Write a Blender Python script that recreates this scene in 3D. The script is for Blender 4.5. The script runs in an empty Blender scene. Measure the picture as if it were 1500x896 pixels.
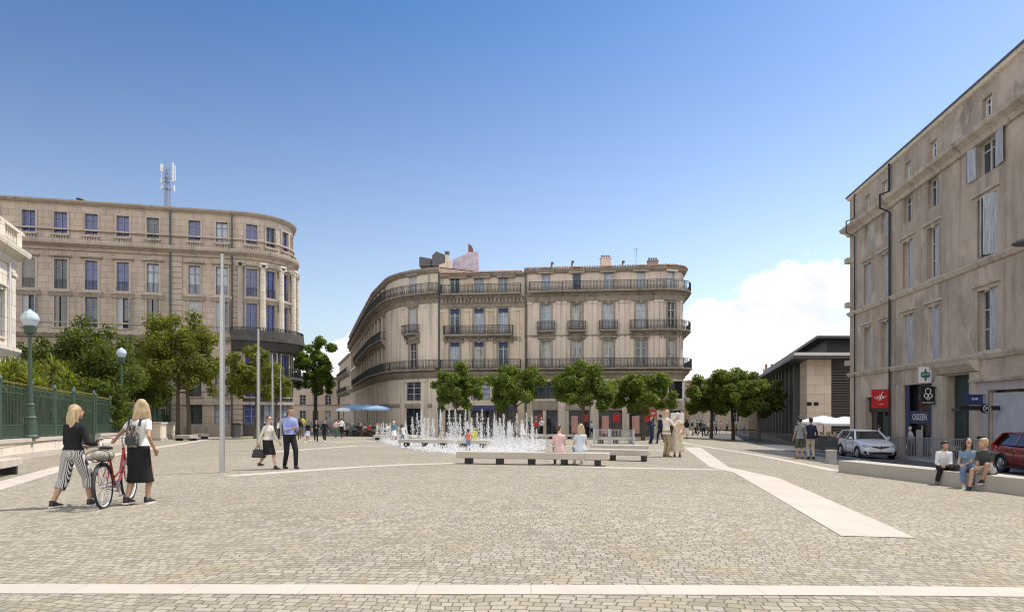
import bpy, bmesh, math, random
import numpy as np
from mathutils import Vector, Matrix
rnd = random.Random(7)
C = bpy.context.scene.collection
sc = bpy.context.scene
R = math.radians
CAMZ = 1.31
# ---------------------------------------------------------------- camera, sky, sun, exposure
cd = bpy.data.cameras.new('camera'); cam = bpy.data.objects.new('camera', cd); C.objects.link(cam)
cam.location = (0, 0, CAMZ); cam.rotation_euler = (R(90), 0, 0)
cd.sensor_width = 36; cd.lens = 24; cd.shift_y = 0.1013; cd.clip_end = 6000; cd.clip_start = 0.1
sc.camera = cam
SUN_EL = 58.0; SUN_DIR = Vector((1, .6, 0)).normalized()
w = bpy.data.worlds.new('World'); sc.world = w; w.use_nodes = True
def build_world():
    nt = w.node_tree; N = nt.nodes; L = nt.links; N.clear()
    out = N.new('ShaderNodeOutputWorld'); bg = N.new('ShaderNodeBackground'); bg.inputs[1].default_value = 0.15
    sky = N.new('ShaderNodeTexSky'); sky.sky_type = 'NISHITA'; sky.sun_disc = False
    sky.sun_elevation = R(SUN_EL); sky.sun_rotation = math.atan2(SUN_DIR.x, SUN_DIR.y)
    sky.air_density = 1.0; sky.dust_density = 1.0; sky.ozone_density = 2.6
    hs = N.new('ShaderNodeHueSaturation'); hs.inputs['Hue'].default_value = .496; hs.inputs['Value'].default_value = .80
    # deepen the blue overhead: a gamma on the sky, pivoting on the bright horizon
    s1 = N.new('ShaderNodeVectorMath'); s1.operation = 'SCALE'; s1.inputs['Scale'].default_value = .13; L.new(sky.outputs[0], s1.inputs[0])
    gm = N.new('ShaderNodeGamma'); gm.inputs[1].default_value = 1.45; L.new(s1.outputs[0], gm.inputs[0])
    s2 = N.new('ShaderNodeVectorMath'); s2.operation = 'SCALE'; s2.inputs['Scale'].default_value = 1 / .13; L.new(gm.outputs[0], s2.inputs[0])
    L.new(s2.outputs[0], hs.inputs['Color'])
    # cumulus bank low over the horizon, drawn by direction
    tc = N.new('ShaderNodeTexCoord'); sep = N.new('ShaderNodeSeparateXYZ'); L.new(tc.outputs['Generated'], sep.inputs[0])
    sr = N.new('ShaderNodeMapRange'); sr.inputs[1].default_value = .12; sr.inputs[2].default_value = .52; sr.inputs[3].default_value = .62; sr.inputs[4].default_value = 1.08; L.new(sep.outputs[2], sr.inputs[0]); L.new(sr.outputs[0], hs.inputs['Saturation'])
    mp = N.new('ShaderNodeMapping'); mp.inputs['Scale'].default_value = (7.5, 7.5, 11); mp.inputs['Location'].default_value = (3.3, .4, 0)
    L.new(tc.outputs['Generated'], mp.inputs[0])
    n1 = N.new('ShaderNodeTexNoise'); n1.inputs['Scale'].default_value = 1; n1.inputs['Detail'].default_value = 9; n1.inputs['Roughness'].default_value = .55
    L.new(mp.outputs[0], n1.inputs['Vector'])
    mp2 = N.new('ShaderNodeMapping'); mp2.inputs['Scale'].default_value = (4.2, 4.2, 0); mp2.inputs['Location'].default_value = (.85, .2, 0); L.new(tc.outputs['Generated'], mp2.inputs[0])
    n2 = N.new('ShaderNodeTexNoise'); n2.inputs['Scale'].default_value = 1; n2.inputs['Detail'].default_value = 1; L.new(mp2.outputs[0], n2.inputs['Vector'])
    def m(op, a, b=None):
        x = N.new('ShaderNodeMath'); x.operation = op
        for i, v in enumerate((a, b)):
            if v is None: continue
            if isinstance(v, (int, float)): x.inputs[i].default_value = v
            else: L.new(v, x.inputs[i])
        return x.outputs[0]
    bmp = m('MAXIMUM', m('SUBTRACT', 1.0, m('MULTIPLY', m('ABSOLUTE', m('SUBTRACT', sep.outputs[0], .40)), 4.2)), 0.0)
    top = m('ADD', m('ADD', m('MULTIPLY', n2.outputs[0], .09), .045), m('MULTIPLY', bmp, .115))                        # height of the bank
    d = m('SUBTRACT', top, sep.outputs[2])
    d = m('ADD', m('MULTIPLY', d, 7.0), m('MULTIPLY', m('SUBTRACT', n1.outputs[0], .5), 2.1))
    cr = N.new('ShaderNodeValToRGB'); cr.color_ramp.elements[0].position = .0; cr.color_ramp.elements[1].position = .13
    L.new(d, cr.inputs[0])
    back = N.new('ShaderNodeMapRange'); back.inputs[1].default_value = -.1; back.inputs[2].default_value = .3; L.new(sep.outputs[1], back.inputs[0])
    mask = m('MULTIPLY', cr.outputs[0], back.outputs[0])
    # unseen bright broken cumulus added behind the camera as soft fill light for the facades
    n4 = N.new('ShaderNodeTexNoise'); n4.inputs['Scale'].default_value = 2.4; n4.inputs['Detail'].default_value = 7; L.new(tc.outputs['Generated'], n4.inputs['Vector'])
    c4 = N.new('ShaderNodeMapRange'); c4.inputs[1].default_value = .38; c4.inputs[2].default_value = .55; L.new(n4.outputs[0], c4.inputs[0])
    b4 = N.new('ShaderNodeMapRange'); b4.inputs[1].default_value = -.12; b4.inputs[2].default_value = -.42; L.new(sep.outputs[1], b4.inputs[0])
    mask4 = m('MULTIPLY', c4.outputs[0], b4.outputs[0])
    shade = N.new('ShaderNodeValToRGB'); shade.color_ramp.elements[0].color = (3.9, 4.0, 4.2, 1); shade.color_ramp.elements[1].color = (5.2, 5.1, 5.0, 1)
    shade.color_ramp.elements[0].position = .36; shade.color_ramp.elements[1].position = .56
    n3 = N.new('ShaderNodeTexNoise'); n3.inputs['Scale'].default_value = 1.6; n3.inputs['Detail'].default_value = 5; L.new(mp.outputs[0], n3.inputs['Vector']); L.new(n3.outputs[0], shade.inputs[0])
    mx = N.new('ShaderNodeMix'); mx.data_type = 'RGBA'; L.new(mask, mx.inputs[0]); L.new(hs.outputs[0], mx.inputs[6]); L.new(shade.outputs[0], mx.inputs[7])
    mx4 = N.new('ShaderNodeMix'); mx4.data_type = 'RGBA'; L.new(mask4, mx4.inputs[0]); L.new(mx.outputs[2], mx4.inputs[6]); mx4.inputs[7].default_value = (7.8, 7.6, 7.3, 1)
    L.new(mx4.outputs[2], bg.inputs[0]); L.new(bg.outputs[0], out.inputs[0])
build_world()
sl = bpy.data.lights.new('sun', 'SUN'); sl.energy = 2.9; sl.angle = R(.53); sl.color = (1, .915, .80)
so = bpy.data.objects.new('sun', sl); C.objects.link(so)
sd = Vector((SUN_DIR.x * math.cos(R(SUN_EL)), SUN_DIR.y * math.cos(R(SUN_EL)), math.sin(R(SUN_EL))))
so.rotation_euler = sd.to_track_quat('Z', 'Y').to_euler(); so.location = (30, 20, 60)
vs = sc.view_settings; vs.view_transform = 'Standard'; vs.look = 'None'; vs.gamma = 1; vs.use_curve_mapping = False; vs.exposure = 0.66
sc.cycles.filter_width = 1.15; sc.cycles.max_bounces = 6; sc.cycles.transparent_max_bounces = 8; sc.cycles.caustics_reflective = False; sc.cycles.caustics_refractive = False

# ---------------------------------------------------------------- ground shape and photo-to-ground measuring
def sp(t, k): return k * np.logaddexp(0, np.asarray(t, float) / k)
def gz(x, y):
    a = -.0204 * (y - sp(y - 78, 4) + sp(-y - 25, 4))
    b = -.035 * (sp(x - 5, 1.2) - sp(x - 32, 3))
    r = a + b
    return float(r) if np.ndim(r) == 0 else r
def at(px, py, Y): return Vector(((px - 750) / 1000 * Y, Y, CAMZ + (600 - py) / 1000 * Y))
def G(px, py):
    lo, hi = 1.5, 260
    rx = (px - 750) / 1000; rz = (py - 600) / 1000
    for _ in range(50):
        t = (lo + hi) / 2
        if CAMZ - rz * t > gz(rx * t, t): lo = t
        else: hi = t
    return Vector((rx * lo, lo, gz(rx * lo, lo)))
def onground(px, Y):
    x = (px - 750) / 1000 * Y
    return Vector((x, Y, gz(x, Y)))

# ---------------------------------------------------------------- object helpers
OFF = {}
def tag(o, label=None, cat=None, group=None, kind=None):
    if label: o['label'] = label
    if cat: o['category'] = cat
    if group: o['group'] = group
    if kind: o['kind'] = kind
    return o
def thing(name, label, cat, loc=(0, 0, 0), rz=0, group=None):
    o = bpy.data.objects.new(name, None); C.objects.link(o); o.location = loc; o.rotation_euler = (0, 0, rz)
    o.empty_display_size = .2
    OFF[o.name] = Vector(loc)
    return tag(o, label, cat, group)
def link(name, me, parent=None):
    o = bpy.data.objects.new(name, me); C.objects.link(o)
    if parent is not None:
        o.parent = parent; OFF[o.name] = OFF.get(parent.name, Vector((0, 0, 0)))
    else: OFF[o.name] = Vector((0, 0, 0))
    return o
def kids(o): return [c for c in bpy.data.objects if c.parent == o]
KID = {}
def copy_tree(o, parent=None):
    c = o.copy(); C.objects.link(c)
    if parent is not None: c.parent = parent
    if o.name not in KID: KID[o.name] = kids(o)
    for ch in KID[o.name]: copy_tree(ch, c)
    return c

class MB:
    def __init__(s): s.v = []; s.f = []; s.m = []; s.mi = 0
    def add(s, vs_, fs):
        b = len(s.v); s.v.extend([tuple(v) for v in vs_])
        for f in fs: s.f.append(tuple(b + i for i in f)); s.m.append(s.mi)
    def box(s, c, sz, M=None):
        x, y, z = [k / 2 for k in sz]; c = Vector(c)
        P = [Vector((i * x, j * y, k * z)) for k in (-1, 1) for j in (-1, 1) for i in (-1, 1)]
        P = [(M @ p if M else p) + c for p in P]
        s.add(P, [(0, 2, 3, 1), (4, 5, 7, 6), (0, 1, 5, 4), (2, 6, 7, 3), (0, 4, 6, 2), (1, 3, 7, 5)])
    def bar(s, a, b, wx, wy=None, up=Vector((0, 0, 1))):
        a = Vector(a); b = Vector(b); d = (b - a)
        if d.length < 1e-6: return
        z = d.normalized(); x = z.cross(up)
        if x.length < 1e-3: x = z.cross(Vector((0, 1, 0)))
        x.normalize(); y = z.cross(x); wy = wy or wx
        P = [p + x * i * wx / 2 + y * j * wy / 2 for p in (a, b) for (i, j) in ((-1, -1), (1, -1), (1, 1), (-1, 1))]
        s.add(P, [(0, 1, 2, 3)[::-1], (4, 5, 6, 7), (0, 1, 5, 4), (1, 2, 6, 5), (2, 3, 7, 6), (3, 0, 4, 7)])
    def tube(s, pts, r, n=8, caps=True):
        pts = [Vector(p) for p in pts]; k = len(pts)
        rr = r if isinstance(r, (list, tuple)) else [r] * k
        V = []; px = None
        for i, p in enumerate(pts):
            t = (pts[min(i + 1, k - 1)] - pts[max(i - 1, 0)]).normalized()
            if px is None:
                px = t.cross(Vector((0, 0, 1)))
                if px.length < 1e-2: px = t.cross(Vector((0, 1, 0)))
            px = (px - t * px.dot(t)).normalized(); py = t.cross(px)
            for j in range(n):
                a = 2 * math.pi * j / n
                V.append(p + (px * math.cos(a) + py * math.sin(a)) * rr[i])
        F = [(i * n + j, i * n + (j + 1) % n, (i + 1) * n + (j + 1) % n, (i + 1) * n + j) for i in range(k - 1) for j in range(n)]
        if caps: F += [tuple(range(n))[::-1], tuple((k - 1) * n + j for j in range(n))]
        s.add(V, F)
    def lathe(s, prof, n=12, c=(0, 0, 0)):
        c = Vector(c); V = []; k = len(prof)
        for (r, z) in prof:
            for j in range(n):
                a = 2 * math.pi * j / n; V.append(c + Vector((r * math.cos(a), r * math.sin(a), z)))
        F = [(i * n + j, i * n + (j + 1) % n, (i + 1) * n + (j + 1) % n, (i + 1) * n + j) for i in range(k - 1) for j in range(n)]
        F += [tuple(range(n))[::-1], tuple((k - 1) * n + j for j in range(n))]
        s.add(V, F)
    def loft(s, rings):
        n = len(rings[0]); k = len(rings)
        V = [p for r in rings for p in r]
        F = [(i * n + j, i * n + (j + 1) % n, (i + 1) * n + (j + 1) % n, (i + 1) * n + j) for i in range(k - 1) for j in range(n)]
        F += [tuple(range(n))[::-1], tuple((k - 1) * n + j for j in range(n))]
        s.add(V, F)
    def ell(s, c, r, n=12, M=None):
        c = Vector(c); rx, ry, rz = r; V = []; k = max(4, n // 2)
        for i in range(1, k):
            th = math.pi * i / k
            for j in range(n):
                a = 2 * math.pi * j / n
                p = Vector((rx * math.sin(th) * math.cos(a), ry * math.sin(th) * math.sin(a), -rz * math.cos(th)))
                V.append((M @ p if M else p) + c)
        lo = Vector((0, 0, -rz)); hi = Vector((0, 0, rz))
        V += [(M @ lo if M else lo) + c, (M @ hi if M else hi) + c]
        F = [(i * n + j, i * n + (j + 1) % n, (i + 1) * n + (j + 1) % n, (i + 1) * n + j) for i in range(k - 2) for j in range(n)]
        b = (k - 1) * n
        F += [(b, (j + 1) % n, j) for j in range(n)] + [(b + 1, (k - 2) * n + j, (k - 2) * n + (j + 1) % n) for j in range(n)]
        s.add(V, F)
    def cone(s, a, b, r0, r1, n=10, ball=False):
        s.tube([a, b], [r0, r1], n)
        if ball: s.ell(a, (r0,) * 3, n); s.ell(b, (r1,) * 3, n)
    def prism(s, poly, a, b):
        # poly: list of points; extrude by vector b-a
        d = Vector(b) - Vector(a); n = len(poly); P = [Vector(p) for p in poly]
        V = P + [p + d for p in P]
        s.add(V, [tuple(range(n))[::-1], tuple(n + i for i in range(n))] + [(i, (i + 1) % n, n + (i + 1) % n, n + i) for i in range(n)])
    def weld(s):
        d = {}; mp = []; nv = []
        for p in s.v:
            k = (round(p[0], 3), round(p[1], 3), round(p[2], 3))
            if k not in d: d[k] = len(nv); nv.append(p)
            mp.append(d[k])
        F = []; Mi = []
        for f, m in zip(s.f, s.m):
            g = tuple(mp[i] for i in f)
            if len(set(g)) == len(g): F.append(g); Mi.append(m)
        s.v, s.f, s.m = nv, F, Mi
    def mesh(s, name, mat, smooth=False, off=None):
        me = bpy.data.meshes.new(name)
        v = s.v if off is None else [(a[0] - off[0], a[1] - off[1], a[2] - off[2]) for a in s.v]
        me.from_pydata(v, [], s.f)
        for m_ in (mat if isinstance(mat, (list, tuple)) else [mat]): me.materials.append(m_)
        if any(s.m): me.polygons.foreach_set('material_index', s.m)
        if smooth:
            me.polygons.foreach_set('use_smooth', [True] * len(me.polygons))
            if smooth != 2:
                try: me.set_sharp_from_angle(angle=R(40))
                except Exception: pass
        me.update(); return me
    def build(s, name, mat, parent=None, smooth=False, local=False):
        off = None if (parent is None or local) else OFF.get(parent.name, Vector((0, 0, 0)))
        return link(name, s.mesh(name, mat, smooth, off), parent)
def fixn(o):
    bm = bmesh.new(); bm.from_mesh(o.data); bmesh.ops.recalc_face_normals(bm, faces=bm.faces); bm.to_mesh(o.data); bm.free(); return o

# ---------------------------------------------------------------- materials
MT = {}
def nodes(name):
    m = bpy.data.materials.new(name); m.use_nodes = True; nt = m.node_tree; b = nt.nodes['Principled BSDF']; return m, nt, b
def mat(name, col, rough=.6, metal=0, var=.0, vscale=3.0, bump=0, bscale=40, spec=.5, coat=0, stretch=(1, 1, 1)):
    if name in MT: return MT[name]
    m, nt, b = nodes(name); N = nt.nodes; L = nt.links
    b.inputs['Roughness'].default_value = rough; b.inputs['Metallic'].default_value = metal
    b.inputs['Specular IOR Level'].default_value = spec; b.inputs['Coat Weight'].default_value = coat
    c4 = (*col, 1); b.inputs['Base Color'].default_value = c4
    if var or bump:
        ge = N.new('ShaderNodeTexCoord'); mp = N.new('ShaderNodeMapping'); mp.inputs['Scale'].default_value = stretch; L.new(ge.outputs['Object'], mp.inputs[0])
    if var:
        n = N.new('ShaderNodeTexNoise'); n.inputs['Scale'].default_value = vscale; n.inputs['Detail'].default_value = 6; n.inputs['Roughness'].default_value = .65
        L.new(mp.outputs[0], n.inputs['Vector'])
        r = N.new('ShaderNodeValToRGB'); r.color_ramp.elements[0].position = .3; r.color_ramp.elements[1].position = .7
        r.color_ramp.elements[0].color = (*[max(0, k * (1 - var)) for k in col], 1); r.color_ramp.elements[1].color = (*[min(1, k * (1 + var)) for k in col], 1)
        L.new(n.outputs[0], r.inputs[0]); L.new(r.outputs[0], b.inputs['Base Color'])
    if bump:
        n2 = N.new('ShaderNodeTexNoise'); n2.inputs['Scale'].default_value = bscale; n2.inputs['Detail'].default_value = 4; L.new(mp.outputs[0], n2.inputs['Vector'])
        bp = N.new('ShaderNodeBump'); bp.inputs['Strength'].default_value = bump; bp.inputs['Distance'].default_value = .02
        L.new(n2.outputs[0], bp.inputs['Height']); L.new(bp.outputs[0], b.inputs['Normal'])
    MT[name] = m; return m
def rgbmix(nt, fac, a, b, blend='MIX'):
    x = nt.nodes.new('ShaderNodeMix'); x.data_type = 'RGBA'; x.blend_type = blend
    for i, v in ((0, fac), (6, a), (7, b)):
        if isinstance(v, (int, float)): x.inputs[i].default_value = v
        elif isinstance(v, tuple): x.inputs[i].default_value = (*v, 1)
        else: nt.links.new(v, x.inputs[i])
    return x.outputs[2]
def ramp(nt, src, p0, p1, c0=0.0, c1=1.0):
    r = nt.nodes.new('ShaderNodeMapRange'); r.inputs[1].default_value = p0; r.inputs[2].default_value = p1; r.inputs[3].default_value = c0; r.inputs[4].default_value = c1
    nt.links.new(src, r.inputs[0]); return r.outputs[0]
def noise(nt, vec, scale, detail=4, rough=.6):
    n = nt.nodes.new('ShaderNodeTexNoise'); n.inputs['Scale'].default_value = scale; n.inputs['Detail'].default_value = detail; n.inputs['Roughness'].default_value = rough
    nt.links.new(vec, n.inputs['Vector']); return n.outputs[0]
def mapping(nt, vec, scale=(1, 1, 1), rot=(0, 0, 0), loc=(0, 0, 0)):
    m = nt.nodes.new('ShaderNodeMapping'); m.inputs['Scale'].default_value = scale; m.inputs['Rotation'].default_value = rot; m.inputs['Location'].default_value = loc
    nt.links.new(vec, m.inputs[0]); return m.outputs[0]
def facade_mat(name, col, stain, patch=None, courses=0, streak=.6, blotch=.5, seed=0):
    if name in MT: return MT[name]
    m, nt, b = nodes(name); L = nt.links; N = nt.nodes
    g = N.new('ShaderNodeNewGeometry'); pos = g.outputs['Position']
    p1 = mapping(nt, pos, loc=(seed, seed * 2, 0))
    big = noise(nt, p1, .35, 5); fine = noise(nt, p1, 9, 6, .7)
    st = noise(nt, mapping(nt, pos, (1.6, 1.6, .10), loc=(seed, 0, 0)), 1.0, 6, .65)     # rain streaks run down the wall
    c = rgbmix(nt, ramp(nt, big, .35, .7, 0, blotch), col, stain)
    c = rgbmix(nt, ramp(nt, st, .5, .75, 0, streak), c, tuple(k * .55 for k in stain))
    s_b = noise(nt, mapping(nt, pos, (4.5, 4.5, .45), loc=(seed, 7, 0)), 1.0, 7, .75); c = rgbmix(nt, ramp(nt, s_b, .55, .78, 0, streak * .9), c, tuple(k * .42 for k in stain))
    s_c = noise(nt, mapping(nt, pos, (1, 1, 1), loc=(seed, 1, 5)), 2.2, 6, .7); c = rgbmix(nt, ramp(nt, s_c, .5, .8, 0, .4), c, tuple(min(.8, k * 1.22) for k in col))
    if patch:
        pt = noise(nt, mapping(nt, pos, (1, 1, .7), loc=(seed, 3, 1)), .55, 7, .6)
        c = rgbmix(nt, ramp(nt, pt, .56, .62, 0, .75), c, patch)
    c = rgbmix(nt, ramp(nt, fine, .3, .75, 0, .28), c, tuple(k * .6 for k in col))
    h = fine
    if courses:
        s2 = N.new('ShaderNodeSeparateXYZ'); L.new(pos, s2.inputs[0])
        cb = N.new('ShaderNodeCombineXYZ'); ad = N.new('ShaderNodeMath'); ad.operation = 'ADD'; L.new(s2.outputs[0], ad.inputs[0]); L.new(s2.outputs[1], ad.inputs[1])
        L.new(ad.outputs[0], cb.inputs[0]); L.new(s2.outputs[2], cb.inputs[1])
        br = N.new('ShaderNodeTexBrick'); br.inputs['Scale'].default_value = 1; br.inputs['Brick Width'].default_value = courses * 2.2; br.inputs['Row Height'].default_value = courses
        br.inputs['Mortar Size'].default_value = .018; br.inputs['Color1'].default_value = (1, 1, 1, 1); br.inputs['Color2'].default_value = (.82, .8, .78, 1); br.inputs['Mortar'].default_value = (.3, .28, .26, 1)
        L.new(cb.outputs[0], br.inputs['Vector']); c = rgbmix(nt, .8, c, br.outputs[0], 'MULTIPLY')
    L.new(c, b.inputs['Base Color']); b.inputs['Roughness'].default_value = .88; b.inputs['Specular IOR Level'].default_value = .25
    bp = N.new('ShaderNodeBump'); bp.inputs['Strength'].default_value = .35; bp.inputs['Distance'].default_value = .03; L.new(h, bp.inputs['Height']); L.new(bp.outputs[0], b.inputs['Normal'])
    MT[name] = m; return m
def cobble_mat():
    m, nt, b = nodes('cobble setts'); L = nt.links; N = nt.nodes
    g = N.new('ShaderNodeNewGeometry'); pos = g.outputs['Position']
    wn = N.new('ShaderNodeTexNoise'); wn.inputs['Scale'].default_value = 3.2; wn.inputs['Detail'].default_value = 3; L.new(pos, wn.inputs['Vector'])
    wn2 = N.new('ShaderNodeTexNoise'); wn2.inputs['Scale'].default_value = .35; wn2.inputs['Detail'].default_value = 2; L.new(pos, wn2.inputs['Vector'])
    va = N.new('ShaderNodeVectorMath'); va.operation = 'MULTIPLY_ADD'; va.inputs[1].default_value = (.07, .07, 0); L.new(wn.outputs[1], va.inputs[0]); L.new(pos, va.inputs[2])
    vb = N.new('ShaderNodeVectorMath'); vb.operation = 'MULTIPLY_ADD'; vb.inputs[1].default_value = (1.0, .8, 0); L.new(wn2.outputs[1], vb.inputs[0]); L.new(va.outputs[0], vb.inputs[2])
    vec = mapping(nt, vb.outputs[0], rot=(0, 0, R(7)))
    br = N.new('ShaderNodeTexBrick'); br.inputs['Scale'].default_value = 1; br.inputs['Brick Width'].default_value = .098; br.inputs['Row Height'].default_value = .098
    br.inputs['Mortar Size'].default_value = .007; br.inputs['Mortar Smooth'].default_value = .55; br.offset = .45; br.squash = 1.25; br.squash_frequency = 3
    br.inputs['Color1'].default_value = (.48, .435, .35, 1); br.inputs['Color2'].default_value = (.29, .26, .195, 1); br.inputs['Mortar'].default_value = (.21, .185, .14, 1); br.inputs['Bias'].default_value = -.1
    L.new(vec, br.inputs['Vector'])
    c = br.outputs[0]
    pw = noise(nt, pos, .5, 5, .6); py_ = noise(nt, mapping(nt, pos, loc=(9, 4, 0)), 1.7, 4, .6); pg = noise(nt, mapping(nt, pos, loc=(2, 7, 0)), 2.6, 3)
    c = rgbmix(nt, ramp(nt, pw, .35, .7, 0, .22), c, (.41, .38, .31))
    lw = noise(nt, mapping(nt, pos, loc=(5, 1, 0)), .13, 6, .7); c = rgbmix(nt, ramp(nt, lw, .42, .68, 0, .45), c, rgbmix(nt, 1.0, c, (.70, .69, .66), 'MULTIPLY'))
    c = rgbmix(nt, ramp(nt, py_, .54, .70, 0, .42), c, (.40, .33, .17))
    c = rgbmix(nt, ramp(nt, pg, .6, .75, 0, .35), c, (.27, .25, .17))
    fine = noise(nt, pos, 60, 4, .7)
    c = rgbmix(nt, ramp(nt, fine, .3, .7, 0, .5), c, rgbmix(nt, 1.0, c, (.62, .6, .58), 'MULTIPLY'))
    c = rgbmix(nt, ramp(nt, br.outputs[1], .3, 1, 0, .6), c, (.18, .16, .12))
    L.new(c, b.inputs['Base Color']); b.inputs['Roughness'].default_value = .75; b.inputs['Specular IOR Level'].default_value = .3
    inv = N.new('ShaderNodeMath'); inv.operation = 'SUBTRACT'; inv.inputs[0].default_value = 1; L.new(br.outputs[1], inv.inputs[1])
    ht = N.new('ShaderNodeMath'); ht.operation = 'MULTIPLY_ADD'; ht.inputs[1].default_value = .35; L.new(fine, ht.inputs[0]); L.new(inv.outputs[0], ht.inputs[2])
    bp = N.new('ShaderNodeBump'); bp.inputs['Strength'].default_value = .75; bp.inputs['Distance'].default_value = .018; L.new(ht.outputs[0], bp.inputs['Height']); L.new(bp.outputs[0], b.inputs['Normal'])
    MT['cobble'] = m; return m
def slab_mat(name, col, jw=.9):
    m, nt, b = nodes(name); L = nt.links; N = nt.nodes
    g = N.new('ShaderNodeNewGeometry'); pos = g.outputs['Position']
    br = N.new('ShaderNodeTexBrick'); br.inputs['Scale'].default_value = 1; br.inputs['Brick Width'].default_value = jw; br.inputs['Row Height'].default_value = jw; br.inputs['Mortar Size'].default_value = .005
    br.inputs['Color1'].default_value = (*col, 1); br.inputs['Color2'].default_value = (*[k * .93 for k in col], 1); br.inputs['Mortar'].default_value = (*[k * .62 for k in col], 1)
    L.new(mapping(nt, pos, loc=(.3, .37, 0)), br.inputs['Vector'])
    c = rgbmix(nt, ramp(nt, noise(nt, pos, 1.1, 8, .7), .42, .68, 0, .55), br.outputs[0], tuple(k * .72 for k in col))
    c = rgbmix(nt, ramp(nt, noise(nt, pos, 45, 4, .7), .35, .7, 0, .2), c, tuple(k * .7 for k in col))
    L.new(c, b.inputs['Base Color']); b.inputs['Roughness'].default_value = .8
    MT[name] = m; return m
def leaf_mat(name, c0, c1):
    m, nt, b = nodes(name); L = nt.links; N = nt.nodes
    oi = N.new('ShaderNodeNewGeometry')
    c = rgbmix(nt, oi.outputs['Random Per Island'], c0, c1)
    L.new(c, b.inputs['Base Color']); b.inputs['Roughness'].default_value = .5; b.inputs['Specular IOR Level'].default_value = .3
    tr = N.new('ShaderNodeBsdfTranslucent'); L.new(rgbmix(nt, 1.0, c, (1.5, 1.6, .5), 'MULTIPLY'), tr.inputs[0])
    mx = N.new('ShaderNodeMixShader'); mx.inputs[0].default_value = .54; L.new(b.outputs[0], mx.inputs[1]); L.new(tr.outputs[0], mx.inputs[2])
    L.new(mx.outputs[0], N['Material Output'].inputs[0]); MT[name] = m; return m
def stripes_mat(name, a, b_, scale, axis=0):
    m, nt, b = nodes(name); L = nt.links; N = nt.nodes
    tc = N.new('ShaderNodeTexCoord'); wv = N.new('ShaderNodeTexWave'); wv.bands_direction = 'X'; wv.inputs['Scale'].default_value = scale; wv.inputs['Distortion'].default_value = .7; wv.inputs['Detail'].default_value = 1; wv.inputs['Detail Scale'].default_value = .8
    L.new(tc.outputs['Object'], wv.inputs['Vector'])
    L.new(rgbmix(nt, ramp(nt, wv.outputs[1], .45, .55), a, b_), b.inputs['Base Color']); b.inputs['Roughness'].default_value = .85; MT[name] = m; return m
def print_mat(name, a, cols, scale=18):
    m, nt, b = nodes(name); L = nt.links; N = nt.nodes
    tc = N.new('ShaderNodeTexCoord'); c = a
    for i, k in enumerate(cols):
        n = noise(nt, mapping(nt, tc.outputs['Object'], loc=(i * 3.1, i, 2)), scale, 3)
        c = rgbmix(nt, ramp(nt, n, .53, .58), c, k)
    L.new(c, b.inputs['Base Color']); b.inputs['Roughness'].default_value = .85; MT[name] = m; return m
def glass_mat(name, col, rough=.04, spec=.9, var=None):
    m, nt, b = nodes(name); b.inputs['Base Color'].default_value = (*col, 1); b.inputs['Roughness'].default_value = rough; b.inputs['Specular IOR Level'].default_value = spec
    if var:
        g = nt.nodes.new('ShaderNodeNewGeometry')
        n = noise(nt, mapping(nt, g.outputs['Position'], (1.4, 1.4, .5)), 1.3, 2)
        nt.links.new(rgbmix(nt, ramp(nt, n, .4, .62), col, var), b.inputs['Base Color'])
    # a slight waviness in old panes
    g = nt.nodes.new('ShaderNodeNewGeometry'); bp = nt.nodes.new('ShaderNodeBump'); bp.inputs['Strength'].default_value = .08; bp.inputs['Distance'].default_value = .05
    nt.links.new(noise(nt, g.outputs['Position'], 1.5, 1), bp.inputs['Height']); nt.links.new(bp.outputs[0], b.inputs['Normal'])
    MT[name] = m; return m
# ---------------------------------------------------------------- materials in use
cobble_mat(); slab_mat('pale stone', (.57, .515, .44)); slab_mat('bench stone', (.52, .475, .41), 2.4)
mat('asphalt', (.085, .087, .09), .9, var=.25, vscale=2, bump=.3, bscale=60)
mat('pavement', (.30, .29, .275), .85, var=.15, vscale=1.5)
facade_mat('facade block', (0.587, 0.492, 0.407), (0.433, 0.365, 0.301), courses=.62, seed=1)
facade_mat('facade block trim', (0.536, 0.457, 0.378), (0.319, 0.274, 0.228), streak=.7, seed=3)
facade_mat('rotunda stone', (0.659, 0.568, 0.475), (0.464, 0.406, 0.339), courses=.62, seed=4)
facade_mat('facade ochre', (0.680, 0.573, 0.456), (0.494, 0.416, 0.330), seed=5, streak=.95)
facade_mat('facade buff', (0.690, 0.594, 0.509), (0.494, 0.421, 0.359), seed=8, streak=.95)
facade_mat('facade corner', (0.752, 0.665, 0.563), (0.536, 0.467, 0.388), seed=12, streak=.95)
facade_mat('facade street', (0.597, 0.507, 0.417), (0.422, 0.355, 0.291), seed=15)
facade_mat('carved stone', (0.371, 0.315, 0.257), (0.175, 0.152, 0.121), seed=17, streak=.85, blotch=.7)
facade_mat('facade worn', (0.577, 0.482, 0.388), (0.299, 0.249, 0.199), patch=(0.659, 0.558, 0.456), seed=21, streak=.7, blotch=.8)
facade_mat('worn trim', (0.618, 0.538, 0.446), (0.299, 0.259, 0.213), seed=23, streak=.8)
facade_mat('white stone', (0.824, 0.751, 0.630), (0.680, 0.609, 0.495), seed=25, courses=.9, streak=.45)
facade_mat('pillar stone', (0.680, 0.573, 0.475), (0.536, 0.452, 0.373), courses=.95, seed=27, streak=.5)
facade_mat('lilac plaster', (0.525, 0.470, 0.475), (0.441, 0.390, 0.388), seed=30, streak=.4)
facade_mat('far wall', (0.597, 0.507, 0.417), (0.474, 0.396, 0.320), seed=33)
facade_mat('orange wall', (0.659, 0.497, 0.359), (0.556, 0.416, 0.301), seed=35)
mat('dark terrace stone', (.085, .08, .078), .9, var=.35, vscale=1.2)
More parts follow.
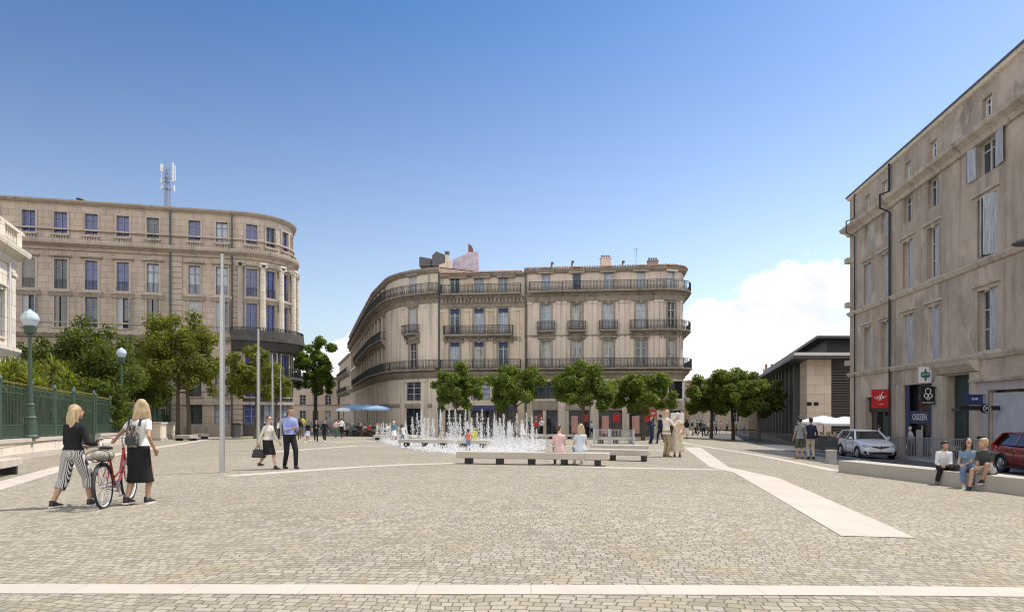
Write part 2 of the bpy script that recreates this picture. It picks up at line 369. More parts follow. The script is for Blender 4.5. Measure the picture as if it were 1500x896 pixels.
mat('zinc', (.25, .26, .28), .45, metal=.4, var=.12)
mat('roof tile', (.40, .26, .19), .85, var=.35, vscale=4, bump=.6, bscale=5)
mat('iron', (.022, .024, .028), .55, spec=.4); mat('grey iron', (.075, .085, .09), .5)
mat('green iron', (.05, .088, .062), .5, var=.15); mat('gilt', (.34, .27, .09), .45, metal=.3)
mat('frame paint', (.50, .50, .49), .55); mat('blue frame', (.20, .22, .32), .5); mat('dark frame', (.09, .095, .11), .5)
mat('shutter grey', (.47, .49, .52), .7, var=.1, vscale=2); mat('shutter taupe', (.30, .29, .275), .75, var=.12)
mat('shutter blue', (.43, .45, .49), .75, var=.38, vscale=5, stretch=(3, 3, .25))
glass_mat('glass', (.03, .04, .06), var=(.10, .11, .12)); glass_mat('glass blue', (.035, .05, .19), var=(.05, .075, .27)); glass_mat('glass curtain', (.30, .34, .40), .08, .8, var=(.42, .47, .55))  # blue panes: the sky's reflection is tinted into the glass colour
glass_mat('glass cream', (.5, .48, .43), .12, .6, var=(.22, .22, .22)); glass_mat('shop glass', (.018, .022, .026), .05)
mat('lilac mortar', (.48, .43, .52), .9, var=.35, vscale=1.5); mat('slate', (.10, .105, .115), .6, var=.2); mat('terracotta', (.22, .09, .065), .8, var=.2)
mat('steel', (.46, .47, .48), .38, metal=.7, var=.06); mat('white metal', (.75, .76, .78), .4); mat('mast steel', (.30, .34, .46), .5, metal=.3)
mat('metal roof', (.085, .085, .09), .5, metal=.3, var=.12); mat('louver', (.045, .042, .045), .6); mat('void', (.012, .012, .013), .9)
mat('concrete', (.42, .41, .385), .85, var=.14, vscale=2.5, bump=.3, bscale=50)
mat('sign red', (.55, .025, .03), .5); mat('sign white', (.78, .79, .78), .5); mat('sign green', (.03, .17, .14), .5); mat('sign black', (.015, .015, .017), .45)
mat('sign navy', (.025, .04, .13), .5); mat('shop blue', (.03, .055, .13), .5, var=.2); mat('door teal', (.028, .05, .056), .55, var=.3, vscale=1.2)
mat('shop beige', (.55, .49, .38), .8, var=.08); mat('poster pink', (.55, .30, .26), .7, var=.2, vscale=1.5)
mat('bark', (.115, .085, .062), .9, var=.3, vscale=8, bump=.6, bscale=14); mat('soil', (.10, .075, .05), .95, var=.3)
M = MT
# ---------------------------------------------------------------- ground, paths, road
def sheet(name, xs, ys, m, lift=0):
    X, Y = np.meshgrid(xs, ys); Z = gz(X, Y) + lift
    nx, ny = len(xs), len(ys)
    V = np.stack([X, Y, Z], -1).reshape(-1, 3)
    i = np.arange(nx * ny).reshape(ny, nx)
    F = np.stack([i[:-1, :-1], i[:-1, 1:], i[1:, 1:], i[1:, :-1]], -1).reshape(-1, 4)
    me = bpy.data.meshes.new(name); me.from_pydata(V.tolist(), [], F.tolist()); me.materials.append(m)
    me.polygons.foreach_set('use_smooth', [True] * len(me.polygons)); me.update()
    return tag(link(name, me), kind='structure')
xs = np.concatenate([[-1500, -600, -250, -120, -70], np.arange(-45, 46, .6), [55, 70, 120, 250, 600, 1500]])
ys = np.concatenate([[-600, -200, -60], np.arange(-30, 0, 3), np.arange(0, 100, .6), [105, 120, 160, 250, 500, 1200, 3000]])
sheet('ground', xs, ys, M['cobble'])
def insub(poly, name, m, lift, step=.45):
    """a flat polygon laid on the sloping ground: cut into small cells that follow it"""
    bm = bmesh.new(); vs_ = [bm.verts.new((p[0], p[1], 0)) for p in poly]; bm.faces.new(vs_)
    x0, x1 = min(p[0] for p in poly), max(p[0] for p in poly); y0, y1 = min(p[1] for p in poly), max(p[1] for p in poly)
    sx = max(step, (x1 - x0) / 60); sy = max(step, (y1 - y0) / 60)
    x = math.floor(x0) + sx
    while x < x1:
        bmesh.ops.bisect_plane(bm, geom=bm.verts[:] + bm.edges[:] + bm.faces[:], plane_co=(x, 0, 0), plane_no=(1, 0, 0)); x += sx
    y = math.floor(y0) + sy
    while y < y1:
        bmesh.ops.bisect_plane(bm, geom=bm.verts[:] + bm.edges[:] + bm.faces[:], plane_co=(0, y, 0), plane_no=(0, 1, 0)); y += sy
    for v in bm.verts: v.co.z = gz(v.co.x, v.co.y) + lift
    bmesh.ops.recalc_face_normals(bm, faces=bm.faces)
    if sum(f.normal.z for f in bm.faces) < 0: bmesh.ops.reverse_faces(bm, faces=bm.faces)
    me = bpy.data.meshes.new(name); bm.to_mesh(me); bm.free(); me.materials.append(m)
    return tag(link(name, me), kind='structure')
def strip(pts, wd, name, lift=.004, m=None):
    pts = [Vector((p[0], p[1], 0)) for p in pts]; q = []
    for a, b in zip(pts[:-1], pts[1:]):
        n = max(1, int((b - a).length / .5)); q += [a.lerp(b, i / n) for i in range(n)]
    q.append(pts[-1]); mb = MB(); L_, R_ = [], []
    for i, p in enumerate(q):
        t = (q[min(i + 1, len(q) - 1)] - q[max(i - 1, 0)]).normalized(); n = Vector((t.y, -t.x, 0))
        L_.append(p - n * wd / 2); R_.append(p + n * wd / 2)
    for P in L_ + R_: P.z = gz(P.x, P.y) + lift
    k = len(q); mb.add(L_ + R_, [(i, k + i, k + i + 1, i + 1) for i in range(k - 1)])
    o = mb.build(name, m or M['pale stone']); return tag(o, kind='structure')
gp = lambda *a: [G(x, y) for x, y in a]
a0, a1 = G(0, 862), G(1500, 867); dv = (a1 - a0)
strip([a0 - dv * .5, a0, a1, a1 + dv * .5], .31, 'paving_band')
strip(gp((335, 697), (420, 691), (520, 684), (600, 680), (680, 678), (780, 680), (900, 685), (1010, 687), (1075, 688)), .55, 'paving_band')
insub([*gp((1002, 655), (1026, 655), (1067, 684), (1140, 700), (1342, 788), (1232, 785), (1075, 692), (1040, 684))], 'paving_path', M['pale stone'], .007)
strip(gp((985, 641), (1003, 649), (1120, 668), (1228, 690)), .45, 'paving_band')
strip(gp((-40, 722), (80, 688), (160, 667), (225, 656), (308, 643)), .6, 'paving_band')
strip(gp((385, 663), (450, 658), (520, 653), (580, 652), (700, 668)), .6, 'paving_band')
strip(gp((480, 648), (560, 645.5), (640, 645)), .8, 'paving_band')
strip(gp((300, 641.5), (440, 641.2), (640, 641)), .9, 'paving_band')
strip(gp((740, 648), (860, 655), (960, 659), (1010, 660)), .5, 'paving_band')
# right building line: far corner and direction towards the camera
RB0 = Vector((24.5, 49.5, 0)); RBd = Vector((-.14, -1, 0)).normalized(); RBn = Vector((-RBd.y * -1, 0, 0))
RBn = Vector((RBd.y, -RBd.x, 0))
def rb(s, off=0): return RB0 + RBd * s + RBn * off
e = [Vector((11.3, 5, 0)), Vector((11.2, 14, 0)), Vector((11.2, 19.6, 0)), G(1232, 674), G(1165, 662), G(1090, 648), Vector((23, 75, 0)), Vector((30, 110, 0))]
f_ = [Vector((36, 110, 0)), Vector((28.2, 62, 0)), rb(-2, 2.3), rb(20, 2.3), rb(46, 2.3)]
insub(e + f_, 'road', M['asphalt'], .005, .8)
strip([Vector((12.6, 8, 0)), Vector((12.6, 19, 0)), (G(1240, 669)), G(1100, 652)], .12, 'road_marking', .009, M['sign white'])
# raised pavement with a kerb along the right building
def raised(poly, h, name, m):
    o = insub(poly, name, m, h, .8)
    mb = MB(); n = len(poly)
    for i in range(n):
        a, b = poly[i], poly[(i + 1) % n]; k = max(1, int((b - a).length / 2))
        for j in range(k):
            p, q = a.lerp(b, j / k), a.lerp(b, (j + 1) / k)
            mb.add([(p.x, p.y, gz(p.x, p.y) - .2), (q.x, q.y, gz(q.x, q.y) - .2), (q.x, q.y, gz(q.x, q.y) + h), (p.x, p.y, gz(p.x, p.y) + h)], [(0, 1, 2, 3)])
    tag(mb.build('kerb', M['concrete']), kind='structure'); return o
raised([rb(-3, 2.3), rb(47, 2.3), rb(47, .0), rb(-3, .0)], .13, 'pavement', M['pavement'])
raised([Vector((24.5, 56, 0)), Vector((33, 56.5, 0)), Vector((40, 66, 0)), Vector((28.5, 66, 0))], .13, 'pavement', M['pale stone'])
insub([Vector((-70, 18, 0)), Vector((-16.2, 18, 0)), Vector((-18.8, 24.5, 0)), Vector((-34.4, 67.5, 0)), Vector((-70, 60, 0))], 'garden_soil', M['soil'], .05, 1.5)

# ---------------------------------------------------------------- facades
class Fac:
    def __init__(s, pts):
        s.p = [Vector((a[0], a[1], 0)) for a in pts]; s.u = [0]
        for a, b in zip(s.p[:-1], s.p[1:]): s.u.append(s.u[-1] + (b - a).length)
        s.L = s.u[-1]; s.t = [(b - a).normalized() for a, b in zip(s.p[:-1], s.p[1:])]; s.n = [Vector((t.y, -t.x, 0)) for t in s.t]
        s.vn = []
        for i in range(len(s.p)):
            if i == 0: s.vn.append(s.n[0])
            elif i == len(s.p) - 1: s.vn.append(s.n[-1])
            else:
                m = (s.n[i - 1] + s.n[i]).normalized(); s.vn.append(m / max(.35, m.dot(s.n[i])))
    def seg(s, u):
        for i in range(len(s.t)):
            if u <= s.u[i + 1] + 1e-9: return i
        return len(s.t) - 1
    def M(s, u, v, d=0):
        for i, k in enumerate(s.u):
            if abs(u - k) < 1e-6: q = s.p[i] + s.vn[i] * d; return (q.x, q.y, v)
        i = s.seg(u); q = s.p[i] + s.t[i] * (u - s.u[i]) + s.n[i] * d; return (q.x, q.y, v)
    def at_px(s, px):
        """arc position seen at this picture column"""
        best = None
        r = (px - 750) / 1000
        for i in range(len(s.t)):
            a, b = s.p[i], s.p[i + 1]; fa, fb = a.x - r * a.y, b.x - r * b.y
            if fa * fb <= 0 and fa != fb:
                k = fa / (fa - fb); u = s.u[i] + k * (s.u[i + 1] - s.u[i]); y = a.y + k * (b.y - a.y)
                if best is None or y < best[1]: best = (u, y)
        if best is None:
            i = min(range(1, len(s.p) - 1), key=lambda i: abs(s.p[i].x / s.p[i].y - r) if s.p[i].y > 0 else 9); return s.u[i]
        return best[0]
    def us(s, u0, u1): return [u0] + [k for k in s.u if u0 + 1e-4 < k < u1 - 1e-4] + [u1]
    def wall(s, rects, v0, v1, u0=None, u1=None, dep=.25):
        u0 = 0 if u0 is None else u0; u1 = s.L if u1 is None else u1
        us = sorted(set([round(k, 5) for k in s.us(u0, u1)] + [round(k, 5) for r in rects for k in r[:2] if u0 < k < u1]))
        us = [k for i, k in enumerate(us) if i == 0 or k - us[i - 1] > 1e-4]
        vs_ = sorted(set([v0, v1] + [k for r in rects for k in r[2:4] if v0 < k < v1]))
        mb = MB()
        for i in range(len(us) - 1):
            uc = (us[i] + us[i + 1]) / 2; rr = [r for r in rects if r[0] < uc < r[1]]; j = 0
            while j < len(vs_) - 1:
                vc = (vs_[j] + vs_[j + 1]) / 2
                if any(r[2] < vc < r[3] for r in rr): j += 1; continue
                k = j
                while k + 1 < len(vs_) - 1 and not any(r[2] < (vs_[k + 1] + vs_[k + 2]) / 2 < r[3] for r in rr): k += 1
                mb.add([s.M(us[i], vs_[j]), s.M(us[i + 1], vs_[j]), s.M(us[i + 1], vs_[k + 1]), s.M(us[i], vs_[k + 1])], [(0, 1, 2, 3)]); j = k + 1
        for (a, b, c, d) in [r[:4] for r in rects if r[0] > u0 - 1e-3 and r[1] < u1 + 1e-3 and r[2] > v0 - 1e-3 and r[3] < v1 + 1e-3]:
            if dep:
                q = [(a, c), (b, c), (b, d), (a, d)]
                for k in range(4):
                    x, y = q[k], q[(k + 1) % 4]
                    mb.add([s.M(*x, 0), s.M(*y, 0), s.M(*y, -dep), s.M(*x, -dep)], [(0, 1, 2, 3)])
        mb.weld(); return mb
    def sweep(s, mb, u0, u1, prof):
        """prof: closed list of (out, height)"""
        us = s.us(max(0, u0), min(s.L, u1)); n = len(prof)
        mb.loft([[s.M(u, v, d) for (d, v) in prof] for u in us])
    def mat4(s, u, v, d=0):
        i = s.seg(u); t, n = s.t[i], s.n[i]; o = Vector(s.M(u, v, d))
        return Matrix(((t.x, -n.x, 0, o.x), (t.y, -n.y, 0, o.y), (0, 0, 1, o.z), (0, 0, 0, 1)))
def rectp(d0, d1, v0, v1): return [(d0, v0), (d1, v0), (d1, v1), (d0, v1)]
WM = {}; wr = random.Random(19)
def win_mesh(w_, h_, fm, gm, sm, style):
    k = (round(w_, 2), round(h_, 2), fm, gm, sm, style)
    if k in WM: return WM[k]
    w2 = w_ / 2; f = MB(); fw = .07
    f.box((-w2 + fw / 2, .0, h_ / 2), (fw, .08, h_)); f.box((w2 - fw / 2, .0, h_ / 2), (fw, .08, h_))
    f.box((0, 0, fw / 2), (w_ - 2 * fw, .078, fw)); f.box((0, 0, h_ - fw / 2), (w_ - 2 * fw, .078, fw))
    if style != 'plain':
        f.box((0, -.01, h_ / 2), (.10, .07, h_ - 2 * fw))
        for z in ((.72,) if style == 'transom' else (.36, .68)): f.box((0, .004, h_ * z), (w_ - 2 * fw, .05, .06))
    p = MB(); p.add([(-w2, .05, 0), (w2, .05, 0), (w2, .05, h_), (-w2, .05, h_)], [(0, 1, 2, 3)])
    sr = None
    if sm:
        sr = MB(); t = .17
        sr.box((-w2 - t / 2, -.23, h_ / 2), (t, .08, h_)); sr.box((w2 + t / 2, -.23, h_ / 2), (t, .08, h_)); sr.box((0, -.23, h_ + t / 2), (w_ + 2 * t, .08, t)); sr.box((0, -.23, -.06), (w_ + 2 * t + .1, .16, .12))
        if style == 'hood' or sm in ('worn trim', 'carved stone'):
            sr.box((0, -.28, h_ + t + .08), (w_ + .7, .26, .13)); sr.box((0, -.24, h_ + t * .6), (.28, .14, .34))
        sr = sr.mesh('surround', M[sm])
    WM[k] = (f.mesh('window', M[fm]), p.mesh('pane', M[gm]), sr); return WM[k]
def add_win(fac, par, u, v, w_, h_, fm='frame paint', gm='glass', sm=None, style='cross', dep=.2, shut=None):
    if gm in ('glass blue', 'glass curtain', 'glass cream', 'glass') and wr.random() < .3: gm = wr.choice({'glass blue': ['glass', 'glass curtain'], 'glass curtain': ['glass', 'glass cream'], 'glass cream': ['glass curtain', 'glass'], 'glass': ['glass curtain', 'glass cream']}[gm])
    a, b, c = win_mesh(w_, h_, fm, gm, sm, style)
    o = link('window', a, par); m = fac.mat4(u, v, -dep); m.translation -= OFF[par.name]; o.matrix_local = m
    link('pane', b, o)
    if c: link('surround', c, o)
    if shut: shutters(o, w_, h_, *shut)
    return o
SH = {}
def shutters(o, w_, h_, mode, mname):
    k = (round(w_, 2), round(h_, 2), mname)
    if k not in SH:
        mb = MB(); ww = w_ / 2; mb.box((ww / 2, 0, h_ / 2), (ww - .02, .03, h_ - .03))
        for x in (.04, ww - .04): mb.box((x, -.01, h_ / 2), (.07, .05, h_ - .02))
        for z in (.04, h_ * .5, h_ - .04): mb.box((ww / 2, -.01, z), (ww - .16, .048, .08))
        n = int(h_ / .12)
        for i in range(n):
            z = .1 + i * (h_ - .2) / n
            mb.box((ww / 2, -.012, z), (ww - .17, .012, .05), Matrix.Rotation(R(35), 3, 'X'))
        SH[k] = mb.mesh('shutter', M[mname])
    for side in (-1, 1):
        if mode == 'single' and side == -1: continue
        if mode == 'half' and side == 1: ang = R(100)
        elif mode == 'half': ang = R(8)
        else: ang = {'single': R(5), 'closed': R(2), 'ajar': R(28), 'open': R(104), 'flat': R(172)}[mode]
        s_ = link('shutter', SH[k], o)
        if mode == 'flat': y = -.27
        else: y = -.09
        if side == -1: s_.matrix_local = Matrix.Translation((-w_ / 2, y, 0)) @ Matrix.Rotation(-ang, 4, 'Z')
        else: s_.matrix_local = Matrix.Translation((w_ / 2, y, 0)) @ Matrix.Rotation(ang, 4, 'Z') @ Matrix.Scale(-1, 4, (1, 0, 0))
def railing_mesh(fac, u0, u1, v, d, h, step, ends=True, thick=.038):
    mb = MB(); us = fac.us(u0, u1)
    fac.sweep(mb, u0, u1, rectp(d - .03, d + .03, v + h - .05, v + h)); fac.sweep(mb, u0, u1, rectp(d - .02, d + .02, v + .08, v + .12)); fac.sweep(mb, u0, u1, rectp(d - .02, d + .02, v + h - .22, v + h - .19))
    n = max(2, int((u1 - u0) / step))
    for i in range(n + 1):
        u = u0 + (u1 - u0) * i / n
        p = Vector(fac.M(u, v, d)); t = thick * (1.8 if i % 12 == 0 else 1)
        mb.box(p + Vector((0, 0, h / 2)), (t, t, h))
        if i % 2 == 0 and i < n:   # scroll work between the bars
            q = Vector(fac.M(u + (u1 - u0) / n, v, d)); mb.bar(p + Vector((0, 0, .14)), q + Vector((0, 0, h * .42)), .022); mb.bar(q + Vector((0, 0, .14)), p + Vector((0, 0, h * .42)), .022)
    if ends:
        for u in (u0, u1):
            a, b = Vector(fac.M(u, v, .02)), Vector(fac.M(u, v, d))
            mb.bar(a + Vector((0, 0, h - .03)), b + Vector((0, 0, h - .03)), .05); mb.bar(a + Vector((0, 0, .1)), b + Vector((0, 0, .1)), .04)
            for k in range(1, 6):
                p = a.lerp(b, k / 6); mb.box(p + Vector((0, 0, h / 2)), (.025, .025, h))
    return mb
def balcony(fac, par, u0, u1, v, depth=.8, h=1.0, step=.15, slab='carved stone', brackets=1.6, rm='iron', ends=True):
    mb = MB(); fac.sweep(mb, u0, u1, [(-.02, v - .30), (depth * .55, v - .30), (depth * .85, v - .16), (depth + .06, v - .14), (depth + .06, v), (-.02, v)])
    if brackets:
        n = max(1, int((u1 - u0) / brackets))
        for i in range(n + 1):
            u = u0 + .12 + (u1 - u0 - .24) * i / n
            m = fac.mat4(u, v, 0)
            pr = [Vector((-.1, 0, -.95)), Vector((-.1, -.14, -.9)), Vector((-.1, -.22, -.62)), Vector((-.1, -depth * .75, -.42)), Vector((-.1, -depth * .8, -.305)), Vector((-.1, 0, -.305))]
            mb.prism([m @ p for p in pr], m @ Vector((-.1, 0, 0)), m @ Vector((.1, 0, 0)))
    o = mb.build('balcony', M[slab], par)
    railing_mesh(fac, u0, u1, v, depth, h, step, ends).build('railing', M[rm], o)
    return o
def box_back(fac, par, depth_dir, dist, v0, v1, m, roofm, slope=0.0, over=.0, lift=0):
    """the other walls of a building and its roof"""
    d = Vector((*depth_dir, 0)).normalized() * dist
    f0 = [Vector(fac.M(u, v1 + lift, over)) for u in fac.us(0, fac.L)]
    bk = [p + d + Vector((0, 0, slope * dist)) for p in f0]
    mb = MB(); k = len(f0)
    for i in range(k - 1): mb.add([f0[i], f0[i + 1], bk[i + 1], bk[i]], [(0, 1, 2, 3)])
    r = mb.build('roof', roofm, par)
    mb = MB(); a, b = Vector(fac.M(0, v0)), Vector(fac.M(fac.L, v0))
    def up(p, z): return Vector((p.x, p.y, z))
    ad, bd = a + d, b + d; z2 = v1 + slope * dist
    mb.add([up(ad, v0), a, up(a, v1), up(ad, z2)], [(0, 1, 2, 3)]); mb.add([b, up(bd, v0), up(bd, z2), up(b, v1)], [(0, 1, 2, 3)]); mb.add([up(bd, v0), up(ad, v0), up(ad, z2), up(bd, z2)], [(0, 1, 2, 3)])
    mb.build('side_wall', m, par); return r

# ---------------------------------------------------------------- left: corner block with the rounded end
def left_block():
    par = thing('corner_building', 'long pinkish stone block with blue panes and a rounded colonnaded corner, mast on its roof', 'building', (-38, 68, -1.5))
    H = lambda y, d=67: (600 - y) / 1000 * d + CAMZ
    A = Vector((-62, 61.4, 0)); B = Vector((-28.1, 70.2, 0)); hd = math.atan2(5.3, 20.3)
    pts = [A, B]; Rr = 5.0; c = B + Vector((-math.sin(hd), math.cos(hd), 0)) * Rr
    for i in range(1, 15):
        a = hd + R(98) * i / 14; pts.append(c + Vector((math.sin(a), -math.cos(a), 0)) * Rr)
    t = Vector((math.cos(hd + R(98)), math.sin(hd + R(98)), 0)); pts.append(pts[-1] + t * 45)
    F = Fac(pts); uB = F.u[1]; uE = F.u[15]
    cols = [F.at_px(p) for p in (42, 89, 134, 180, 224, 285, 325)]; cols = [cols[0] - 6.1, cols[0] - 3.05] + cols
    curve = [uB + .145 * (uE - uB), uB + .38 * (uE - uB), uB + .62 * (uE - uB), uB + .86 * (uE - uB)]
    back = [uE + 2 + 3.1 * i for i in range(12)]
    rows = [(H(345), 1.12, 2.05), (H(425), 1.1, 2.85), (H(480), 1.1, 2.95), (H(580), 1.3, 3.9), (-.15, 1.45, 2.2)]
    rects = []; wins = []
    for ri, (v, w_, h_) in enumerate(rows):
        for ci, u in enumerate(cols + curve + back):
            if ri == 3 and ci in range(9, 13): h2 = 4.6
            else: h2 = h_
            rects.append((u - w_ / 2, u + w_ / 2, v, v + h2)); wins.append((ri, ci, u, v, w_, h2))
    top = H(299)
    F.wall(rects, -2.2, top, 0, uB).build('wall', M['facade block'], par); 
    F.wall([r for r in rects if r[0] > uB], H(489), top, uB, F.L).build('wall', M['rotunda stone'], par)
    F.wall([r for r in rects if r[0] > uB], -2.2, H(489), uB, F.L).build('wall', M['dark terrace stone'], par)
    for ri, ci, u, v, w_, h_ in wins:
        cv = 9 <= ci < 13
        gm = 'glass blue' if (ri in (0, 1) or cv or (ci + ri) % 3 == 0) else 'glass'
        sh = None
        if ri == 1 and ci in (2,): sh = ('closed', 'shutter taupe')
        if ri == 2 and not cv and ci % 3 == 0: sh = ('ajar', 'shutter taupe')
        if ri == 2 and not cv and ci % 3 == 2: sh = ('half', 'shutter grey')
        if ri == 2 and ci in (7,): sh = ('closed', 'shutter grey')
        add_win(F, par, u, v, w_, h_, 'blue frame' if gm == 'glass blue' else 'dark frame', gm, 'facade block trim' if ri < 4 else None, 'transom' if ri < 3 else 'cross', shut=sh)
        if ri == 0 and ci < 13:       # small stone balusters under the top windows
            mb = MB()
            for k in range(6):
                q = Vector(F.M(u - .55 + .22 * k, v - .98, .3)); mb.lathe([(.05, 0), (.08, .2), (.09, .35), (.045, .6), (.06, .8)], 6, q)
            F.sweep(mb, u - .75, u + .75, rectp(.18, .42, v - .26, v - .12))
            mb.build('balustrade', M['facade block trim'], par)
        if ri in (1,) and ci < 9 or (ri == 1 and cv):
            mb = MB(); F.sweep(mb, u - 1.0, u + 1.0, [(0, v - .7), (.12, v - .7), (.35, v - .35), (.42, v - .33), (.42, v - .16), (0, v - .16)])
            mb.build('window_ledge', M['facade block trim'], par)
            mb = MB(); F.sweep(mb, u - .95, u + .95, [(0, v + h_ + .2), (.2, v + h_ + .22), (.32, v + h_ + .35), (.32, v + h_ + .45), (0, v + h_ + .45)]); mb.build('window_hood', M['facade block trim'], par)
            g = MB(); n = 9
            for k in range(n + 1):
                q = Vector(F.M(u - w_ / 2 + w_ * k / n, v, .02)); g.box(q + Vector((0, 0, .45)), (.025, .025, .9))
            F.sweep(g, u - w_ / 2, u + w_ / 2, rectp(0, .05, v + .88, v + .92)); g.build('window_guard', M['grey iron'], par)
    mb = MB()
    z = H(354); F.sweep(mb, 0, F.L, [(0, z - 1.0), (.12, z - 1.0), (.2, z - .75), (.7, z - .45), (.75, z - .2), (.75, z - .1), (0, z - .1)])
    F.sweep(mb, 0, F.L, rectp(0, .22, z + .95, z + 1.1))
    z = H(488); F.sweep(mb, 0, uB - .2, [(0, z - .5), (.2, z - .45), (.5, z - .1), (.5, z + .05), (0, z + .05)]); F.sweep(mb, 0, uB - .2, rectp(0, .1, z + .95, z + 1.08))
    F.sweep(mb, 0, F.L, [(0, top - .25), (.15, top - .22), (.4, top - .02), (.45, top + .12), (0, top + .12)])
    z = H(590); F.sweep(mb, 0, F.L, rectp(0, .18, z - .15, z + .15)); F.sweep(mb, 0, uB, rectp(0, .14, -2.2, -.4))
    mb.build('cornice', M['facade block trim'], par)
    mb = MB()      # rusticated piers by the downpipes and at the start of the curve
    for u in (F.at_px(258), F.at_px(347)):
        for k in range(40):
            zz = -1.9 + .55 * k
            if zz < H(360): F.sweep(mb, u - .55, u + .55, rectp(0, .09, zz, zz + .49))
    mb.build('pier', M['facade block trim'], par)
    for px in (250, 340):
        p = MB(); u = F.at_px(px); p.tube([F.M(u, -2, .2), F.M(u, top - .2, .2)], .09, 8); p.build('downpipe', M['grey iron'], par)
    # columns round the corner, with scrolled capitals
    for k, fr in enumerate((.02, .26, .50, .74, .97)):
        u = uB + fr * (uE - uB); b = Vector(F.M(u, H(487), .42)); c_ = MB(); hh = H(373) - H(487)
        c_.lathe([(.40, 0), (.40, .25), (.34, .35), (.30, .5), (.25, hh - .9), (.25, hh - .7), (.34, hh - .6), (.28, hh - .5)], 16, b)
        m = F.mat4(u, H(373), .42); c_.box(m @ Vector((0, 0, -.12)), (.74, .74, .22), m.to_3x3())
        for sx in (-.3, .3): c_.tube([m @ Vector((sx, -.32, -.38)), m @ Vector((sx, .32, -.38))], .15, 10)
        c_.build('column', M['white stone'] if 0 < k < 5 else M['facade block trim'], par)
    # terrace over the dark ground storeys
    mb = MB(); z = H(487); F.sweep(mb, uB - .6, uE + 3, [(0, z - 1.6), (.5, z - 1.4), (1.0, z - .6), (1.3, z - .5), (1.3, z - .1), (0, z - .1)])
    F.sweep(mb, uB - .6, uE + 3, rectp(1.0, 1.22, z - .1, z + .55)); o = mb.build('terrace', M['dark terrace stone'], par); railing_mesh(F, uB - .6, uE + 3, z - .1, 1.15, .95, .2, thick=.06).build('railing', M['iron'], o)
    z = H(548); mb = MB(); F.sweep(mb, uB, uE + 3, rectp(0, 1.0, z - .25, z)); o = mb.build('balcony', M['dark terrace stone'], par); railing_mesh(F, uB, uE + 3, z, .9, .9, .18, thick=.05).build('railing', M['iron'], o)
    box_back(F, par, (-.5, 1), 12, -2.2, top + .12, M['facade block'], M['zinc'], 0, .42)
    # mast on the roof
    at_ = Vector((-35.35, 70, top + .1)); t = thing('antenna_mast', 'lattice radio mast with white aerial panels on the flat roof', 'antenna', at_)
    hs = (600 - 231) / 1000 * 70 + CAMZ - at_.z
    mb = MB()
    for a in range(3):
        q = Vector((.32 * math.cos(a * 2.1), .32 * math.sin(a * 2.1), 0)); mb.tube([q, q * .8 + Vector((0, 0, hs * .82))], .06, 6)
    for k in range(14):
        for a in range(3):
            q0 = Vector((.3 * math.cos(a * 2.1), .3 * math.sin(a * 2.1), hs * .8 * k / 14)); q1 = Vector((.3 * math.cos(a * 2.1 + 2.1), .3 * math.sin(a * 2.1 + 2.1), hs * .8 * (k + 1) / 14)); mb.bar(q0, q1, .045)
    mb.tube([(0, 0, hs * .7), (0, 0, hs)], [.05, .02], 6)
    for zz in (.42, .55, .62): mb.bar((-.62, 0, hs * zz), (.62, 0, hs * zz), .07); mb.bar((0, -.5, hs * zz), (0, .5, hs * zz), .07)
    mb.build('lattice', M['mast steel'], t, local=True)
    for (x, y, z0, z1, ww) in ((.62, -.1, .55, .9, .16), (.75, .1, .58, .86, .12), (-.6, 0, .74, .88, .26), (.6, .2, .38, .5, .2), (-.62, .1, .4, .5, .2), (-.45, -.3, .52, .6, .18)):
        p = MB(); p.tube([(x, y, hs * z0), (x, y, hs * z1)], ww / 2, 8); p.bar((x, y, hs * z0), (x * .4, y * .4, hs * z0), .05); p.bar((x, y, hs * (z0 + z1) / 2), (x * .4, y * .4, hs * (z0 + z1) / 2), .04)
        if ww > .24: p.bar((x, y, hs * .55), (x, y, hs * .75), .06)
        p.build('aerial_panel', M['white metal'], t, local=True)
    v = thing('roof_vent', 'small dark vent cowl on the flat roof', 'vent', at(117, 296, 68)); p = MB(); p.lathe([(.15, -.6), (.15, .2), (.38, .25), (.30, .36), (.05, .42)], 8); p.build('cowl', M['slate'], v, local=True)
left_block()

